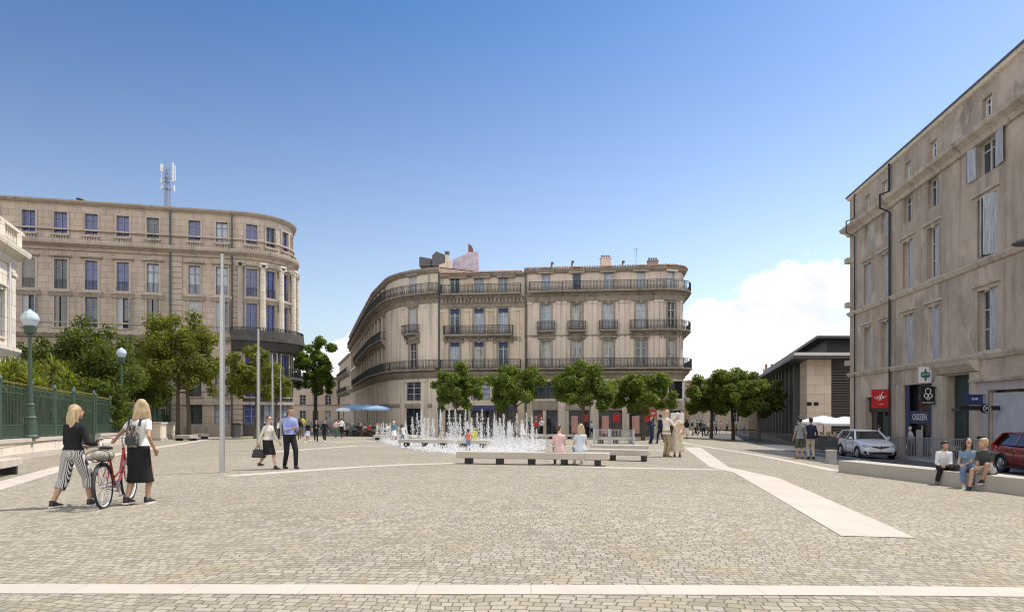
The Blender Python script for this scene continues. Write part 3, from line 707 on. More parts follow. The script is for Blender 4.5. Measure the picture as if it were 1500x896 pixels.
# ---------------------------------------------------------------- extreme left: white stone wing
def white_wing():
    par = thing('mansion_wing', 'sunlit white stone mansion wing with cornice and balustrade at the photo edge', 'building', (-30, 38, -1))
    F = Fac([(-21.7, 15), (-32.85, 45), (-44, 40.7)]); u1 = F.u[1]; rects = []
    for k in range(6):
        u = u1 - 2.55 - 4.2 * k
        rects += [(u - .65, u + .65, .3, 3.6), (u - .65, u + .65, 5.9, 8.9)]
    F.wall(rects, -1.5, 12.2).build('wall', M['white stone'], par)
    for r in rects: add_win(F, par, (r[0] + r[1]) / 2, r[2], 1.3, r[3] - r[2], 'frame paint', 'glass', 'white stone', 'hood')
    mb = MB(); z = 11.6
    F.sweep(mb, 0, F.L, [(0, z - .9), (.15, z - .9), (.2, z - .5), (.75, z - .2), (.8, z), (.8, z + .15), (0, z + .15)]); F.sweep(mb, 0, F.L, [(0, 4.7), (.12, 4.7), (.35, 5.1), (.35, 5.3), (0, 5.3)]); F.sweep(mb, 0, F.L, rectp(0, .2, -1.5, -.2))
    for k in range(60): q = Vector(F.M(max(.1, u1 - .3 - .5 * k), z - .25, .35)); mb.box(q, (.2, .2, .2))
    F.sweep(mb, 0, F.L, rectp(.1, .45, z + .15, z + .35)); F.sweep(mb, 0, F.L, rectp(.08, .48, z + 1.25, z + 1.45))
    mb.build('cornice', M['white stone'], par)
    mb = MB()
    for k in range(70):
        u = u1 - .5 - .36 * k
        if u < .2: break
        q = Vector(F.M(u, z + .35, .28))
        if k % 9 == 0: mb.box(q + Vector((0, 0, .5)), (.45, .45, 1.0))
        else: mb.lathe([(.07, 0), (.11, .25), (.05, .55), (.08, .9)], 7, q)
    mb.build('balustrade', M['white stone'], par)
    for uu in (u1 - .55, u1 - 4.6, u1 - 8.8):
        p = MB(); F.sweep(p, uu - .4, uu + .4, rectp(0, .16, -.2, z - .9)); F.sweep(p, uu - .48, uu + .48, rectp(0, .24, z - 1.6, z - 1.35)); p.build('pilaster', M['white stone'], par)
    p = MB(); p.tube([F.M(u1 - 1.2, -1, .14), F.M(u1 - 1.2, z - .8, .14)], .07, 8); p.build('downpipe', M['white metal'], par)
    box_back(F, par, (-1, -.37), 14, -1.5, 12.9, M['white stone'], M['zinc'], 0, 0)
white_wing()

# ---------------------------------------------------------------- centre blocks
ZB = -2.0
def centre_rows(): return dict(shop=(-1.55, 3.0), mezz=(2.7, 1.9), r2=(6.05, 2.85), r3=(10.15, 2.75), r4=(14.45, 1.85))
def pediment(F, par, u, v, wd, m, tri=True):
    mb = MB(); mm = F.mat4(u, v, 0)
    if tri: pr = [Vector((-wd / 2, 0, 0)), Vector((wd / 2, 0, 0)), Vector((wd / 2 + .1, 0, .18)), Vector((0, 0, .75)), Vector((-wd / 2 - .1, 0, .18))]
    else: pr = [Vector((-wd / 2, 0, 0)), Vector((wd / 2, 0, 0))] + [Vector((wd / 2 * math.cos(a), 0, .15 + .55 * math.sin(a))) for a in [math.pi * k / 8 for k in range(9)]]
    mb.prism([mm @ (p + Vector((0, -.28, 0))) for p in pr], mm @ Vector((0, -.28, 0)), mm @ Vector((0, .3, 0)))
    o = mb.build('pediment', m, par); return o
def pilasters(F, par, us, v0, v1, m, wd=.5, pr=.1):
    for u in us:
        mb = MB(); F.sweep(mb, u - wd / 2, u + wd / 2, rectp(0, pr, v0, v1)); F.sweep(mb, u - wd / 2 - .06, u + wd / 2 + .06, rectp(0, pr + .07, v1 - .35, v1 - .1)); F.sweep(mb, u - wd / 2 - .06, u + wd / 2 + .06, rectp(0, pr + .06, v0, v0 + .25)); mb.build('pilaster', m, par)
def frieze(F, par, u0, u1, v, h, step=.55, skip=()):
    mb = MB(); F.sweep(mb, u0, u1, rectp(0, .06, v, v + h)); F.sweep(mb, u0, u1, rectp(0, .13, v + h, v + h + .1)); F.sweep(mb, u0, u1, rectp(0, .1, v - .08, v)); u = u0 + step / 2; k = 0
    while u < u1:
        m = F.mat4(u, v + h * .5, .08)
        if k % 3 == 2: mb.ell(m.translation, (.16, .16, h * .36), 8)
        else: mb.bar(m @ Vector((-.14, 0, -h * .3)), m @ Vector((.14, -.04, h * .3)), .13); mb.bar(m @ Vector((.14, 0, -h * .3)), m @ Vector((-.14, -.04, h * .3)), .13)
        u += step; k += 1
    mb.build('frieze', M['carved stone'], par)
def block_b():
    par = thing('apartment_building', 'grey buff stone block with arched dormer heads over red and pink shop windows', 'building', (9, 76, -1.6))
    F = Fac([(1.35, 75), (16.6, 73.2), (17.6, 73.45), (18.4, 74.15), (18.9, 75.3), (19.3, 78), (21.5, 96)])
    cols = [F.at_px(p) for p in (800, 845, 891, 939, 983.5)]; ue = F.at_px(1003)
    side = [F.u[5] + 3 + 3.3 * k for k in range(4)]
    rects = []; W = []
    for ci, u in enumerate(cols + side):
        ww = 1.12 if ci != 4 else .95
        for k, (v, h_) in (('r2', (6.05, 2.85)), ('r3', (10.15, 2.75)), ('r4', (14.4, 1.75))):
            w2 = ww * (.85 if k == 'r4' else 1); rects.append((u - w2 / 2, u + w2 / 2, v, v + h_)); W.append((k, ci, u, v, w2, h_))
    mezz = [(F.at_px(783), F.at_px(817)), (F.at_px(830), F.at_px(865)), (F.at_px(877), F.at_px(912)), (F.at_px(921), F.at_px(959)), (F.u[1] + .25, F.u[4] + .6)]
    shops = [(F.at_px(781), F.at_px(795), 1), (F.at_px(800), F.at_px(817), 0), (F.at_px(833), F.at_px(864), 1), (F.at_px(877), F.at_px(912), 1), (F.at_px(921), F.at_px(958), 1), (F.u[1] + .3, F.u[3], 0)]
    big = [(a, b, 2.5, 4.4) for a, b in mezz] + [(a, b, -1.6, 1.25) for a, b, _ in shops]
    F.wall([r for r in big], ZB, 5.3).build('wall', M['shop beige'], par)
    F.wall(rects, 5.3, 16.6).build('wall', M['facade buff'], par)
    glass = {'r2': 'glass cream', 'r3': 'glass curtain', 'r4': 'glass curtain'}
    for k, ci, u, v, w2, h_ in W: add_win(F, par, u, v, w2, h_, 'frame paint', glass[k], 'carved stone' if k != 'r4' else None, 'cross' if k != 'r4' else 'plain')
    for a, b in mezz[:4]: add_win(F, par, (a + b) / 2, 2.5, b - a, 1.9, 'dark frame', 'glass', None, 'cross')
    for (a, b, pst) in shops[:5]:
        o = add_win(F, par, (a + b) / 2, -1.6, b - a, 2.85, 'dark frame', 'shop glass', None, 'transom', dep=.24)
        if pst:
            m = MB(); wd = b - a; m.box((-wd * .22, -.05, 1.3), (wd * .3, .02, 1.9)); pp = m.build('poster', M['poster pink'], o, local=True)
            m = MB(); m.box((wd * .25, -.05, 2.0), (wd * .3, .022, .8)); m.build('poster', M['sign red'], o, local=True)
    a, b = mezz[4]
    mb = MB()
    for (v0, v1) in ((2.5, 4.4), (-1.6, 1.25)):
        us = F.us(a, b)
        for i in range(len(us) - 1): mb.add([F.M(us[i], v0, -.1), F.M(us[i + 1], v0, -.1), F.M(us[i + 1], v1, -.1), F.M(us[i], v1, -.1)], [(0, 1, 2, 3)])
    mb.build('shop_window', M['shop glass'], par)
    pilasters(F, par, [F.at_px(p) for p in (774, 823, 871, 916.5, 967)], ZB, 5.1, M['facade buff'], .75, .14)
    pilasters(F, par, [F.at_px(p) for p in (776, 818, 827, 864, 872, 911, 920, 962, 969)] + [F.at_px(997)], 6.0, 13.2, M['facade buff'], .42, .09)
    mb = MB(); F.sweep(mb, 0, F.L, [(0, 4.75), (.15, 4.75), (.25, 5.0), (.6, 5.3), (.6, 5.5), (0, 5.5)]); F.sweep(mb, 0, F.L, [(0, 13.1), (.12, 13.1), (.25, 13.6), (.5, 13.88), (0, 13.88)]); F.sweep(mb, 0, F.L, rectp(0, .1, 9.3, 9.5))
    F.sweep(mb, 0, F.L, [(0, 16.2), (.2, 16.25), (.4, 16.5), (.4, 16.62), (0, 16.62)]); F.sweep(mb, 0, F.L, rectp(0, .12, 1.35, 2.3)); mb.build('cornice', M['carved stone'], par)
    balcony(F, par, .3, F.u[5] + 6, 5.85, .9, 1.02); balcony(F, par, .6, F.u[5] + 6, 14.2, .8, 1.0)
    for u in cols[:3]: balcony(F, par, u - .95, u + .95, 9.95, .6, .98, brackets=1.5)
    balcony(F, par, cols[3] - 1.2, F.u[5] + 1.5, 9.95, .75, .98)
    for u in cols[:4]: pediment(F, par, u, 16.15, 1.7, M['carved stone'], False)
    pediment(F, par, cols[4], 16.15, 1.3, M['facade buff'], False)
    mb = MB()
    for k in range(int(F.L / .27)):
        if k * .27 + .2 > 24: break
        m_ = F.mat4(.15 + k * .27, 16.45 + (.3 if F.L > 12 else 0), .42); mb.tube([m_ @ Vector((0, -.08, 0)), m_ @ Vector((0, .7, .12 + .03 * (k % 3)))], .11, 7)
    mb.build('eaves_tiles', M['roof tile'], par)
    box_back(F, par, (.117, .99), 14, ZB, 16.6, M['facade street'], M['roof tile'], .16, .42, .06)
    p = MB(); p.tube([F.M(.18, ZB, .18), F.M(.18, 16.3, .18)], .1, 8); p.build('downpipe', M['grey iron'], par)
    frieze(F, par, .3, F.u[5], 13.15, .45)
    for u in cols[:4]:
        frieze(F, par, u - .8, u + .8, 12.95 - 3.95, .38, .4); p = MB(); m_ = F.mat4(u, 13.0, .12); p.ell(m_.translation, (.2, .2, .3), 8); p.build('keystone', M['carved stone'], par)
    q = Vector(F.M(F.at_px(955), .95, .5)); t = thing('shop_sign', 'round red shop sign above the dark suited man', 'sign', q); m = MB(); m.tube([q + Vector((0, .06, 0)), q + Vector((0, -.06, 0))], .46, 20); m.build('disc', M['sign red'], t); m = MB(); [m.box(q + Vector((-.2 + .1 * k, -.07, 0)), (.06, .02, .16)) for k in range(5)]; m.build('lettering', M['sign white'], t); m = MB(); m.bar(q, q + Vector((.05, .5, 0)), .05); m.build('bracket', M['iron'], t)
    # things on the roof
    for (px, py, Y, sx, sz, lab, mm) in ((887, 383, 78, 1.15, 1.0, 'pale plastered chimney stack in the middle of the tiled roof', 'facade buff'), (956, 387, 77, 1.1, .55, 'low chimney under a dark iron grille cap', 'carved stone')):
        q = at(px, py, Y); t = thing('chimney', lab, 'chimney', q); m = MB(); m.box((0, 0, -.5), (sx, .7, 1.6)); m.box((0, 0, .34), (sx + .14, .84, .12)); m.build('stack', M[mm], t, local=True)
        m = MB()
        for k in range(4): m.lathe([(.09, 0), (.1, .25), (.12, .3)], 7, (-sx * .36 + k * sx * .24, 0, .4))
        m.build('pots', M['slate'] if mm == 'carved stone' else M['terracotta'], t, local=True)
    for (px, py, Y, lab) in ((808, 388, 78, 'bent dark flue pipe on the tiled roof'), (838, 386, 78, 'thin forked flue pipe on the tiled roof'), (912, 386, 78, 'short flue pipe with round cap between two chimneys')):
        q = at(px, py, Y); t = thing('flue_pipe', lab, 'flue', q); m = MB(); m.tube([(0, 0, -1.2), (0, 0, .0), (.12, 0, .18)], .1, 7); m.lathe([(.2, .12), (.16, .3), (.02, .36)], 7, (.08, 0, 0)); m.build('pipe', M['slate'], t, local=True)
    q = at(931, 382, 78); t = thing('television_aerial', 'thin spindly television aerial above the tiled roof', 'aerial', q); m = MB(); m.tube([(0, 0, -1), (.1, 0, 1.5)], .02, 5)
    for k in range(4): m.bar((-.3, 0, .6 + .25 * k), (.35, 0, .6 + .25 * k), .02)
    m.build('rod', M['grey iron'], t, local=True)
    return F
FB = block_b()
def block_a():
    par = thing('apartment_building', 'yellowish stone block with three bays, dark roller blinds and triangular dormer gables', 'building', (-3, 76, -1.6))
    F = Fac([(-8, 76.1), (1.35, 75)]); cols = [F.at_px(p) for p in (666, 701.5, 737)]
    rects = []; W = []
    for ci, u in enumerate(cols):
        for k, v, h_ in (('r2', 6.05, 2.75), ('r3', 9.75, 2.75), ('r4', 14.2, 1.95)): rects.append((u - .56, u + .56, v, v + h_)); W.append((k, u, v, h_))
    low = [(F.at_px(656), F.at_px(684), 2.4, 4.2), (F.at_px(690), F.at_px(718), 2.4, 4.2), (F.at_px(728), F.at_px(756), 2.4, 4.2), (F.at_px(652), F.at_px(686), -1.6, 1.3), (F.at_px(690), F.at_px(722), -1.6, 1.3), (F.at_px(728), F.at_px(758), -1.6, 1.3)]
    F.wall(rects + low, ZB, 16.3).build('wall', M['facade ochre'], par)
    for k, u, v, h_ in W:
        o = add_win(F, par, u, v, 1.12, h_, 'frame paint', 'glass curtain', 'carved stone' if k != 'r4' else None, 'transom')
        if k != 'r4': m = MB(); m.box((0, -.06, h_ - .22), (1.0, .06, .44)); m.build('roller_blind', M['sign navy'], o, local=True)
    for i, (a, b, c, d) in enumerate(low): add_win(F, par, (a + b) / 2, c, b - a, d - c, 'dark frame', 'shop glass' if i > 2 else 'glass', None, 'cross')
    mb = MB(); F.sweep(mb, 0, F.L, [(0, 4.75), (.15, 4.75), (.55, 5.3), (.55, 5.5), (0, 5.5)]); F.sweep(mb, 0, F.L, [(0, 12.6), (.1, 12.6), (.15, 13.5), (.4, 13.8), (0, 13.8)]); F.sweep(mb, 0, F.L, [(0, 15.95), (.2, 16), (.4, 16.2), (.4, 16.32), (0, 16.32)])
    for k in range(22): m_ = F.mat4(.3 + k * .42, 13.4, .2); mb.box(m_.translation, (.2, .3, .6))
    mb.build('cornice', M['carved stone'], par)
    mb = MB(); F.sweep(mb, F.at_px(690), F.at_px(757), [(0, 1.4), (1.1, 1.2), (1.1, 1.28), (0, 1.8)]); mb.build('awning', M['sign navy'], par)
    pilasters(F, par, [F.at_px(p) for p in (648, 684, 719, 757)], 6.0, 12.5, M['facade ochre'], .55, .1)
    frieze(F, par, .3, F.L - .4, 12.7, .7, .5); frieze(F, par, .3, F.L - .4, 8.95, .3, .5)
    balcony(F, par, .15, F.L - .35, 5.85, .85, 1.0); balcony(F, par, cols[0] - 1.1, cols[2] + 1.1, 9.6, .7, 1.0); balcony(F, par, .2, F.L - .35, 14.1, .8, 1.0, brackets=1.0)
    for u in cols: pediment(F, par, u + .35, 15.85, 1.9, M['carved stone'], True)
    mb = MB()
    for k in range(int(F.L / .27)):
        if k * .27 + .2 > 24: break
        m_ = F.mat4(.15 + k * .27, 16.45 + (.3 if F.L > 12 else 0), .42); mb.tube([m_ @ Vector((0, -.08, 0)), m_ @ Vector((0, .7, .12 + .03 * (k % 3)))], .11, 7)
    mb.build('eaves_tiles', M['roof tile'], par)
    box_back(F, par, (.117, .99), 14, ZB, 16.3, M['facade street'], M['roof tile'], .16, .42, .06)
    # party wall with chimneys above the corner block
    Y = 80; q = at(690, 400, Y); t = thing('chimney', 'tall broad lilac chimney wall with a red brown cowl at its end', 'chimney', q)
    m = MB(); P = [(663, 402), (663, 379), (667, 379), (688, 369), (701, 369), (701, 402)]
    m.prism([at(a, b, Y) for a, b in P], (0, 0, 0), (0, 1.0, 0)); m.build('stack', M['lilac mortar'], t)
    m = MB(); m.prism([at(a, b, Y + .1) for a, b in ((686, 369), (686, 357), (689, 358.5), (692, 362), (694, 369))], (0, 0, 0), (0, .7, 0)); m.build('cowl', M['terracotta'], t)
    q = at(655, 378, Y - .5); t = thing('chimney', 'small white chimney with dark square cap beside the lilac wall', 'chimney', q); m = MB(); m.box((0, 0, -.4), (.42, .42, 1.7)); m.build('stack', M['facade buff'], t, local=True); m = MB(); m.box((0, 0, .55), (.5, .5, .4)); m.build('cap', M['slate'], t, local=True)
    q = at(650, 392, Y - 1.5); t = thing('roof_shed', 'pale plaster roof structure with sloping top beside the chimneys', 'roof structure', q); m = MB(); m.prism([at(a, b, Y - 1.5) for a, b in ((643, 402), (643, 388), (661, 381), (661, 402))], (0, 0, 0), (0, 1.4, 0)); m.build('wall', M['facade buff'], t)
    q = at(638, 380, Y - .5); t = thing('roof_dormer', 'dark slate gabled dormer above the curved corner', 'dormer', q)
    m = MB(); m.prism([at(a, b, Y - .5) for a, b in ((633, 389), (633, 374), (639, 368), (651, 373), (653, 381), (650, 389))], (0, 0, 0), (0, 2.5, 0)); m.build('gable', M['slate'], t)
    q = at(623, 380, Y); t = thing('roof_dormer', 'low dark flat dormer at the end of the curved parapet', 'dormer', q); m = MB(); m.prism([at(a, b, Y) for a, b in ((614, 389), (614, 377), (616, 376), (632, 379), (632, 389))], (0, 0, 0), (0, 2.5, 0)); m.build('box', M['slate'], t)
block_a()
def block_c():
    par = thing('apartment_building', 'long pale block curving round the corner into the narrow street, iron balconies all along', 'building', (-14, 84, -1.6))
    pts = [(-35, 148), (-25.6, 116), (-18.6, 92.5), (-15.2, 83.3)]
    ctrl = [Vector(p) for p in ((-15.2, 83.3), (-13.4, 78.3), (-8, 76.1))]
    for i in range(1, 9):
        k = i / 8; q = ctrl[0] * (1 - k) ** 2 + ctrl[1] * 2 * k * (1 - k) + ctrl[2] * k ** 2; pts.append((q.x, q.y))
    F = Fac(pts); c0 = F.at_px(605); st = F.at_px(563)
    cols = [c0, st] + [st - 3.25 * k for k in range(1, 20) if st - 3.25 * k > 1]
    rects, W = [], []
    for ci, u in enumerate(cols):
        for k, v, h_ in (('r2', 6.05, 2.9), ('r3', 10.1, 2.75), ('r4', 14.6, 2.0), ('mz', 2.3, 2.2), ('gf', -1.6, 3.1)):
            ww = 1.12
            if ci == 0 and k in ('mz', 'gf'): ww = 2.4
            rects.append((u - ww / 2, u + ww / 2, v, v + h_)); W.append((k, ci, u, v, ww, h_))
    F.wall(rects, ZB, 17.1).build('wall', M['facade corner'], par)
    for k, ci, u, v, ww, h_ in W:
        sh = ('closed', 'shutter grey') if (k == 'r3' and ci in (0, 3, 5)) or (k == 'r4' and ci % 2 == 0) else None
        add_win(F, par, u, v, ww, h_, 'frame paint' if k != 'gf' else 'dark frame', 'glass' if k in ('r2', 'mz') else 'shop glass', 'carved stone' if k in ('r2', 'r3') else None, 'cross', shut=sh)
    mb = MB(); F.sweep(mb, 0, F.L, [(0, 4.9), (.15, 4.9), (.55, 5.4), (.55, 5.5), (0, 5.5)]); F.sweep(mb, 0, F.L, [(0, 13.3), (.1, 13.3), (.2, 13.8), (.5, 14.1), (0, 14.1)]); F.sweep(mb, 0, F.L, [(0, 16.6), (.15, 16.6), (.45, 16.95), (.45, 17.15), (0, 17.15)]); F.sweep(mb, 0, F.L, rectp(0, .14, 1.65, 2.0))
    mb.build('cornice', M['carved stone'], par)
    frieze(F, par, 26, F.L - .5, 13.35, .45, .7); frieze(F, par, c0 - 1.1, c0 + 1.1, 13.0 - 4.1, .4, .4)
    balcony(F, par, 20, F.L - .2, 5.85, .85, 1.02, .17); balcony(F, par, 4, F.L - .15, 14.35, .85, 1.05, .17)
    balcony(F, par, c0 - 1.05, c0 + 1.05, 9.95, .75, 1.0); balcony(F, par, 22, st + 1.2, 9.95, .75, 1.0, .2)
    for u in cols[:12]: pediment(F, par, u, 16.55, 1.7, M['carved stone'], False)
    pilasters(F, par, [c0 - 1.7, c0 + 1.7, st - 1.6, F.L - .45], 6, 13.2, M['facade corner'], .5, .1); pilasters(F, par, [c0 - 1.75, c0 + 1.75, F.L - .5], ZB, 4.8, M['facade corner'], .9, .15)
    box_back(F, par, (.75, .66), 9, ZB, 17.1, M['facade street'], M['roof tile'], .05, .2, .06)
    p = MB(); p.tube([F.M(F.L - .06, ZB, .2), F.M(F.L - .06, 16.6, .2)], .1, 8); p.build('downpipe', M['grey iron'], par)
block_c()
def street_house(label, pts, rows, ncol, v1, wm, name='town_house', back=(1, .3), dist=8, roofm='roof tile', bal=False, gm='glass', ww=1.0):
    par = thing(name, label, 'building', (pts[0][0], pts[0][1], -1.6)); F = Fac(pts); rects = []; W = []
    for i in range(ncol):
        u = F.L * (i + .5) / ncol
        for v, h_ in rows: rects.append((u - ww / 2, u + ww / 2, v, v + h_)); W.append((u, v, h_))
    F.wall(rects, ZB - .4, v1).build('wall', M[wm], par)
    for u, v, h_ in W: add_win(F, par, u, v, ww, h_, 'frame paint', gm, None, 'cross')
    mb = MB(); F.sweep(mb, 0, F.L, [(0, v1 - .4), (.15, v1 - .4), (.5, v1 - .05), (.5, v1 + .1), (0, v1 + .1)]); F.sweep(mb, 0, F.L, rectp(0, .1, 2.4, 2.7)); mb.build('cornice', M['carved stone'], par)
    if bal:
        for v in (5.5, 9.6): balcony(F, par, .5, F.L - .5, v, .8, 1.0, .3)
    box_back(F, par, back, dist, ZB - .4, v1, M[wm], M[roofm], .05, .4, .12); return par, F
street_house('lower balconied house at the far end of the narrow street', [(-46, 182), (-35.1, 148.2)], [(-1.5, 2.8), (2.9, 2.2), (6, 2.6), (10, 2.6)], 9, 13.4, 'facade street', bal=True)
street_house('pale house closing the narrow street beyond the leafy tree', [(-62, 175), (-44, 182)], [(-1.5, 2.6), (2.6, 2.6), (6.6, 2.4)], 6, 9.8, 'far wall', back=(0, 1), ww=1.6)

# ---------------------------------------------------------------- right: old worn block with shutters
def text_obj(body, size, m, par, mw, name='lettering', ext=.006):
    cu = bpy.data.curves.new('lettering', 'FONT'); cu.body = body; cu.size = size; cu.extrude = ext; cu.align_x = 'CENTER'; cu.align_y = 'CENTER'
    o = bpy.data.objects.new('tmp', cu); C.objects.link(o); dg = bpy.context.evaluated_depsgraph_get()
    me = bpy.data.meshes.new_from_object(o.evaluated_get(dg)); bpy.data.objects.remove(o); me.materials.clear(); me.materials.append(m)
    t = link(name, me, par); mm = mw.copy(); mm.translation = mm.translation - OFF[par.name]; t.matrix_local = mm; return t
def right_block():
    par = thing('apartment_building', 'tall weathered block with grey blue shutters and shop fronts along the road', 'building', (23, 40, -2.4))
    end = rb(44)
    F = Fac([(RB0.x + 12, RB0.y + 1.0), (RB0.x, RB0.y), (end.x, end.y)]); u0 = F.u[1]
    U = lambda px: F.at_px(px) if px < 1495 else None
    g = lambda px: u0 + (F.at_px(px) - u0)
    cols = [g(1271), g(1296), g(1330), g(1367), g(1446)]; cols += [cols[4] + 5.0, cols[4] + 9.2, cols[4] + 13.5]
    W1 = [1.3, 1.3, 1.35, 1.35, 1.7, 1.5, 1.5, 1.5]
    Z = CAMZ; rects = []; W = []
    sh1 = ['single', 'single', 'closed', 'closed', 'single', 'closed', 'single', 'closed']; sh2 = ['closed', 'closed', 'single', 'single', 'ajar', 'closed', 'single', 'closed']; sh3 = ['single', 'single', None, None, 'flat', 'single', 'closed', None]
    for i, u in enumerate(cols):
        w_ = W1[i]
        W.append((u, 2.75 + Z, w_, 2.85, ('shutter blue', sh1[i]), 1)); W.append((u - .05, 7.15 + Z, w_, 2.75, ('shutter blue', sh2[i]), 2))
        W.append((u, 10.95 + Z, w_ * .9, 1.55, ('shutter blue', sh3[i]) if sh3[i] else None, 3)); W.append((u, 13.35 + Z, .85, 1.15, None, 4))
    for (u, v, w_, h_, s_, r_) in W: rects.append((u - w_ / 2, u + w_ / 2, v, v + h_))
    shop = [(g(1268.5), g(1305), -2.75, .85 + Z), (g(1323), g(1368), -2.75, 1.45 + Z), (g(1386), g(1424.5), -2.75, 1.75 + Z), (g(1450), g(1450) + 5.2, -2.75, .9 + Z)]
    F.wall(rects + shop, -3.2, 15.3 + Z, dep=.38).build('wall', M['facade worn'], par)
    for (u, v, w_, h_, s_, r_) in W:
        add_win(F, par, u, v, w_, h_, 'frame paint' if r_ != 4 else 'white metal', 'glass', 'worn trim' if r_ in (1, 2) else None, 'cross' if r_ < 3 else 'transom', dep=.3 if r_ in (1, 2) else .22, shut=(s_[1], s_[0]) if s_ else None)
    mb = MB(); z = Z + 12.6
    F.sweep(mb, 0, F.L, [(0, z - .1), (.15, z - .1), (.25, z + .1), (.55, z + .3), (.6, z + .5), (.35, z + .62), (0, z + .66)])
    for zz in (2.62, 6.98): F.sweep(mb, 0, F.L, [(0, zz + Z - .28), (.1, zz + Z - .25), (.2, zz + Z - .06), (.2, zz + Z + .02), (0, zz + Z + .06)])
    for zz in (3.2, 7.4, 10.6): F.sweep(mb, u0 - .4, u0 + .35, rectp(0, .3, zz + Z, zz + Z + .35))
    mb.build('cornice', M['worn trim'], par)
    mb = MB(); z = Z + 15.3
    F.sweep(mb, 0, F.L, [(0, z - .2), (.14, z - .16), (.2, z), (0, z)]); mb.build('eaves_moulding', M['white stone'], par)
    mb = MB(); F.sweep(mb, 0, F.L, [(.0, z), (.24, z), (.26, z + .10), (.12, z + .13), (-.2, z + .1)]); mb.build('gutter', M['slate'], par)
    box_back(F, par, (1, -.14), 11, -3.2, 15.3 + Z, M['facade worn'], M['roof tile'], .12, .2, .1)
    for px, r_, t in ((1306.5, .065, -2.4), (1255, .045, -2.4)):
        u = g(px); p = MB(); p.tube([F.M(u, -2.6, .14), F.M(u, 12.2 + Z, .14), F.M(u, 12.5 + Z, .7), F.M(u, 13.3 + Z, .7), F.M(u, 13.5 + Z, .16), F.M(u, 15.2 + Z, .16)], r_, 8); p.build('downpipe', M['iron'], par)
    # shop fronts in the openings
    def front(i, name, m, parts, dep=.3):
        a, b, c, d = shop[i]; t = MB(); m4 = F.mat4((a + b) / 2, c, -dep); wd, ht = b - a, d - c
        t.box(m4 @ Vector((0, .1, ht / 2)), (wd, .06, ht), m4.to_3x3()); o = t.build(name, m, par)
        for (nm, mm, x, z_, sx, sz, y) in parts:
            q = MB(); q.box(m4 @ Vector((x * wd, -y, z_ * ht)), (sx * wd, .06, sz * ht), m4.to_3x3()); q.build(nm, M[mm], o)
        return o, m4, wd, ht
    o, m4, wd, ht = front(0, 'shop_front', M['shop glass'], [('mullion', 'dark frame', -.25, .4, .03, .8, .03), ('mullion', 'dark frame', .08, .4, .03, .8, .03), ('mullion', 'dark frame', .34, .4, .03, .8, .03), ('fascia', 'sign black', 0, .90, 1, .2, .06), ('door', 'door teal', .21, .38, .2, .74, .02)])
    Rt = lambda u, v, d: F.mat4(u, v, d) @ Matrix.Rotation(R(90), 4, 'X')
    text_obj('CAFFETTA', .42, M['sign white'], o, Rt((shop[0][0] + shop[0][1]) / 2 - .5, m4.translation.z + ht * .89, -.18))
    o, m4, wd, ht = front(1, 'shop_front', M['shop glass'], [('pilaster', 'shop blue', -.43, .5, .14, 1, .16), ('pilaster', 'shop blue', .40, .45, .2, .9, .16), ('fascia', 'shop blue', 0, .66, .9, .13, .12), ('mullion', 'frame paint', -.02, .3, .02, .55, .03), ('door', 'worn trim', -.12, .28, .2, .5, .01), ('notice', 'sign white', -.43, .34, .03, .05, .20), ('notice', 'sign white', .40, .34, .06, .06, .20)])
    text_obj('OUIZEN', .5, M['sign white'], o, Rt((shop[1][0] + shop[1][1]) / 2, m4.translation.z + ht * .66, -.10))
    o, m4, wd, ht = front(2, 'portal', M['door teal'], [('transom', 'dark frame', 0, .7, 1, .02, .08), ('mullion', 'dark frame', .0, .35, .02, .7, .06), ('name_board', 'frame paint', .0, .36, .95, .045, .12)], .36)
    text_obj('TRESORS   BAR', .22, M['sign navy'], o, Rt((shop[2][0] + shop[2][1]) / 2, m4.translation.z + ht * .36, -.18))
    mb = MB(); a, b = shop[2][0], shop[2][1]; F.sweep(mb, a - .7, b + .7, [(0, 1.8 + Z), (.2, 1.85 + Z), (.5, 2.2 + Z), (.55, 2.35 + Z), (0, 2.4 + Z)])
    for uu in (a - .35, b + .35): F.sweep(mb, uu - .3, uu + .3, rectp(0, .18, -2.9, 1.8 + Z))
    mb.build('door_case', M['worn trim'], par)
    for uu in (shop[1][0] - .4, shop[1][1] + .35): mb = MB(); F.sweep(mb, uu - .33, uu + .33, rectp(0, .12, -2.9, 1.5 + Z)); mb.build('pilaster', M['worn trim'], par)
    # plastered front further along
    mb = MB(); a = g(1426) ; F.sweep(mb, a, F.L - .2, [(0, 1.3 + Z), (.22, 1.3 + Z), (.26, 1.42 + Z), (0, 1.5 + Z)]); mb.build('ledge', M['worn trim'], par)
    mb = MB(); F.wall([shop[3]], -3.0, 1.3 + Z, a, F.L - .1, 0); w_ = F.wall([shop[3]], -3.0, 1.3 + Z, a, F.L - .1, 0)
    nn = RBn * .06; w_.v = [(x + nn.x, y + nn.y, z) for x, y, z in w_.v]; w_.build('plaster', M['lilac plaster'], par)
    o, m4, wd, ht = front(3, 'shop_front', M['shop glass'], [('shutter', 'shutter grey', -.25, .55, .45, .85, .1), ('mullion', 'dark frame', .05, .5, .02, 1, .1)], .2)
    p = MB(); m4 = F.mat4(g(1440), -.2 - CAMZ + .6, .09); p.box(m4 @ Vector((0, 0, .3)), (.62, .06, 1.35), m4.to_3x3()); o = p.build('menu_frame', M['sign black'], par); p = MB(); p.box(m4 @ Vector((0, -.04, .3)), (.4, .03, 1.1), m4.to_3x3()); p.build('menu_sheet', M['shop beige'], o)
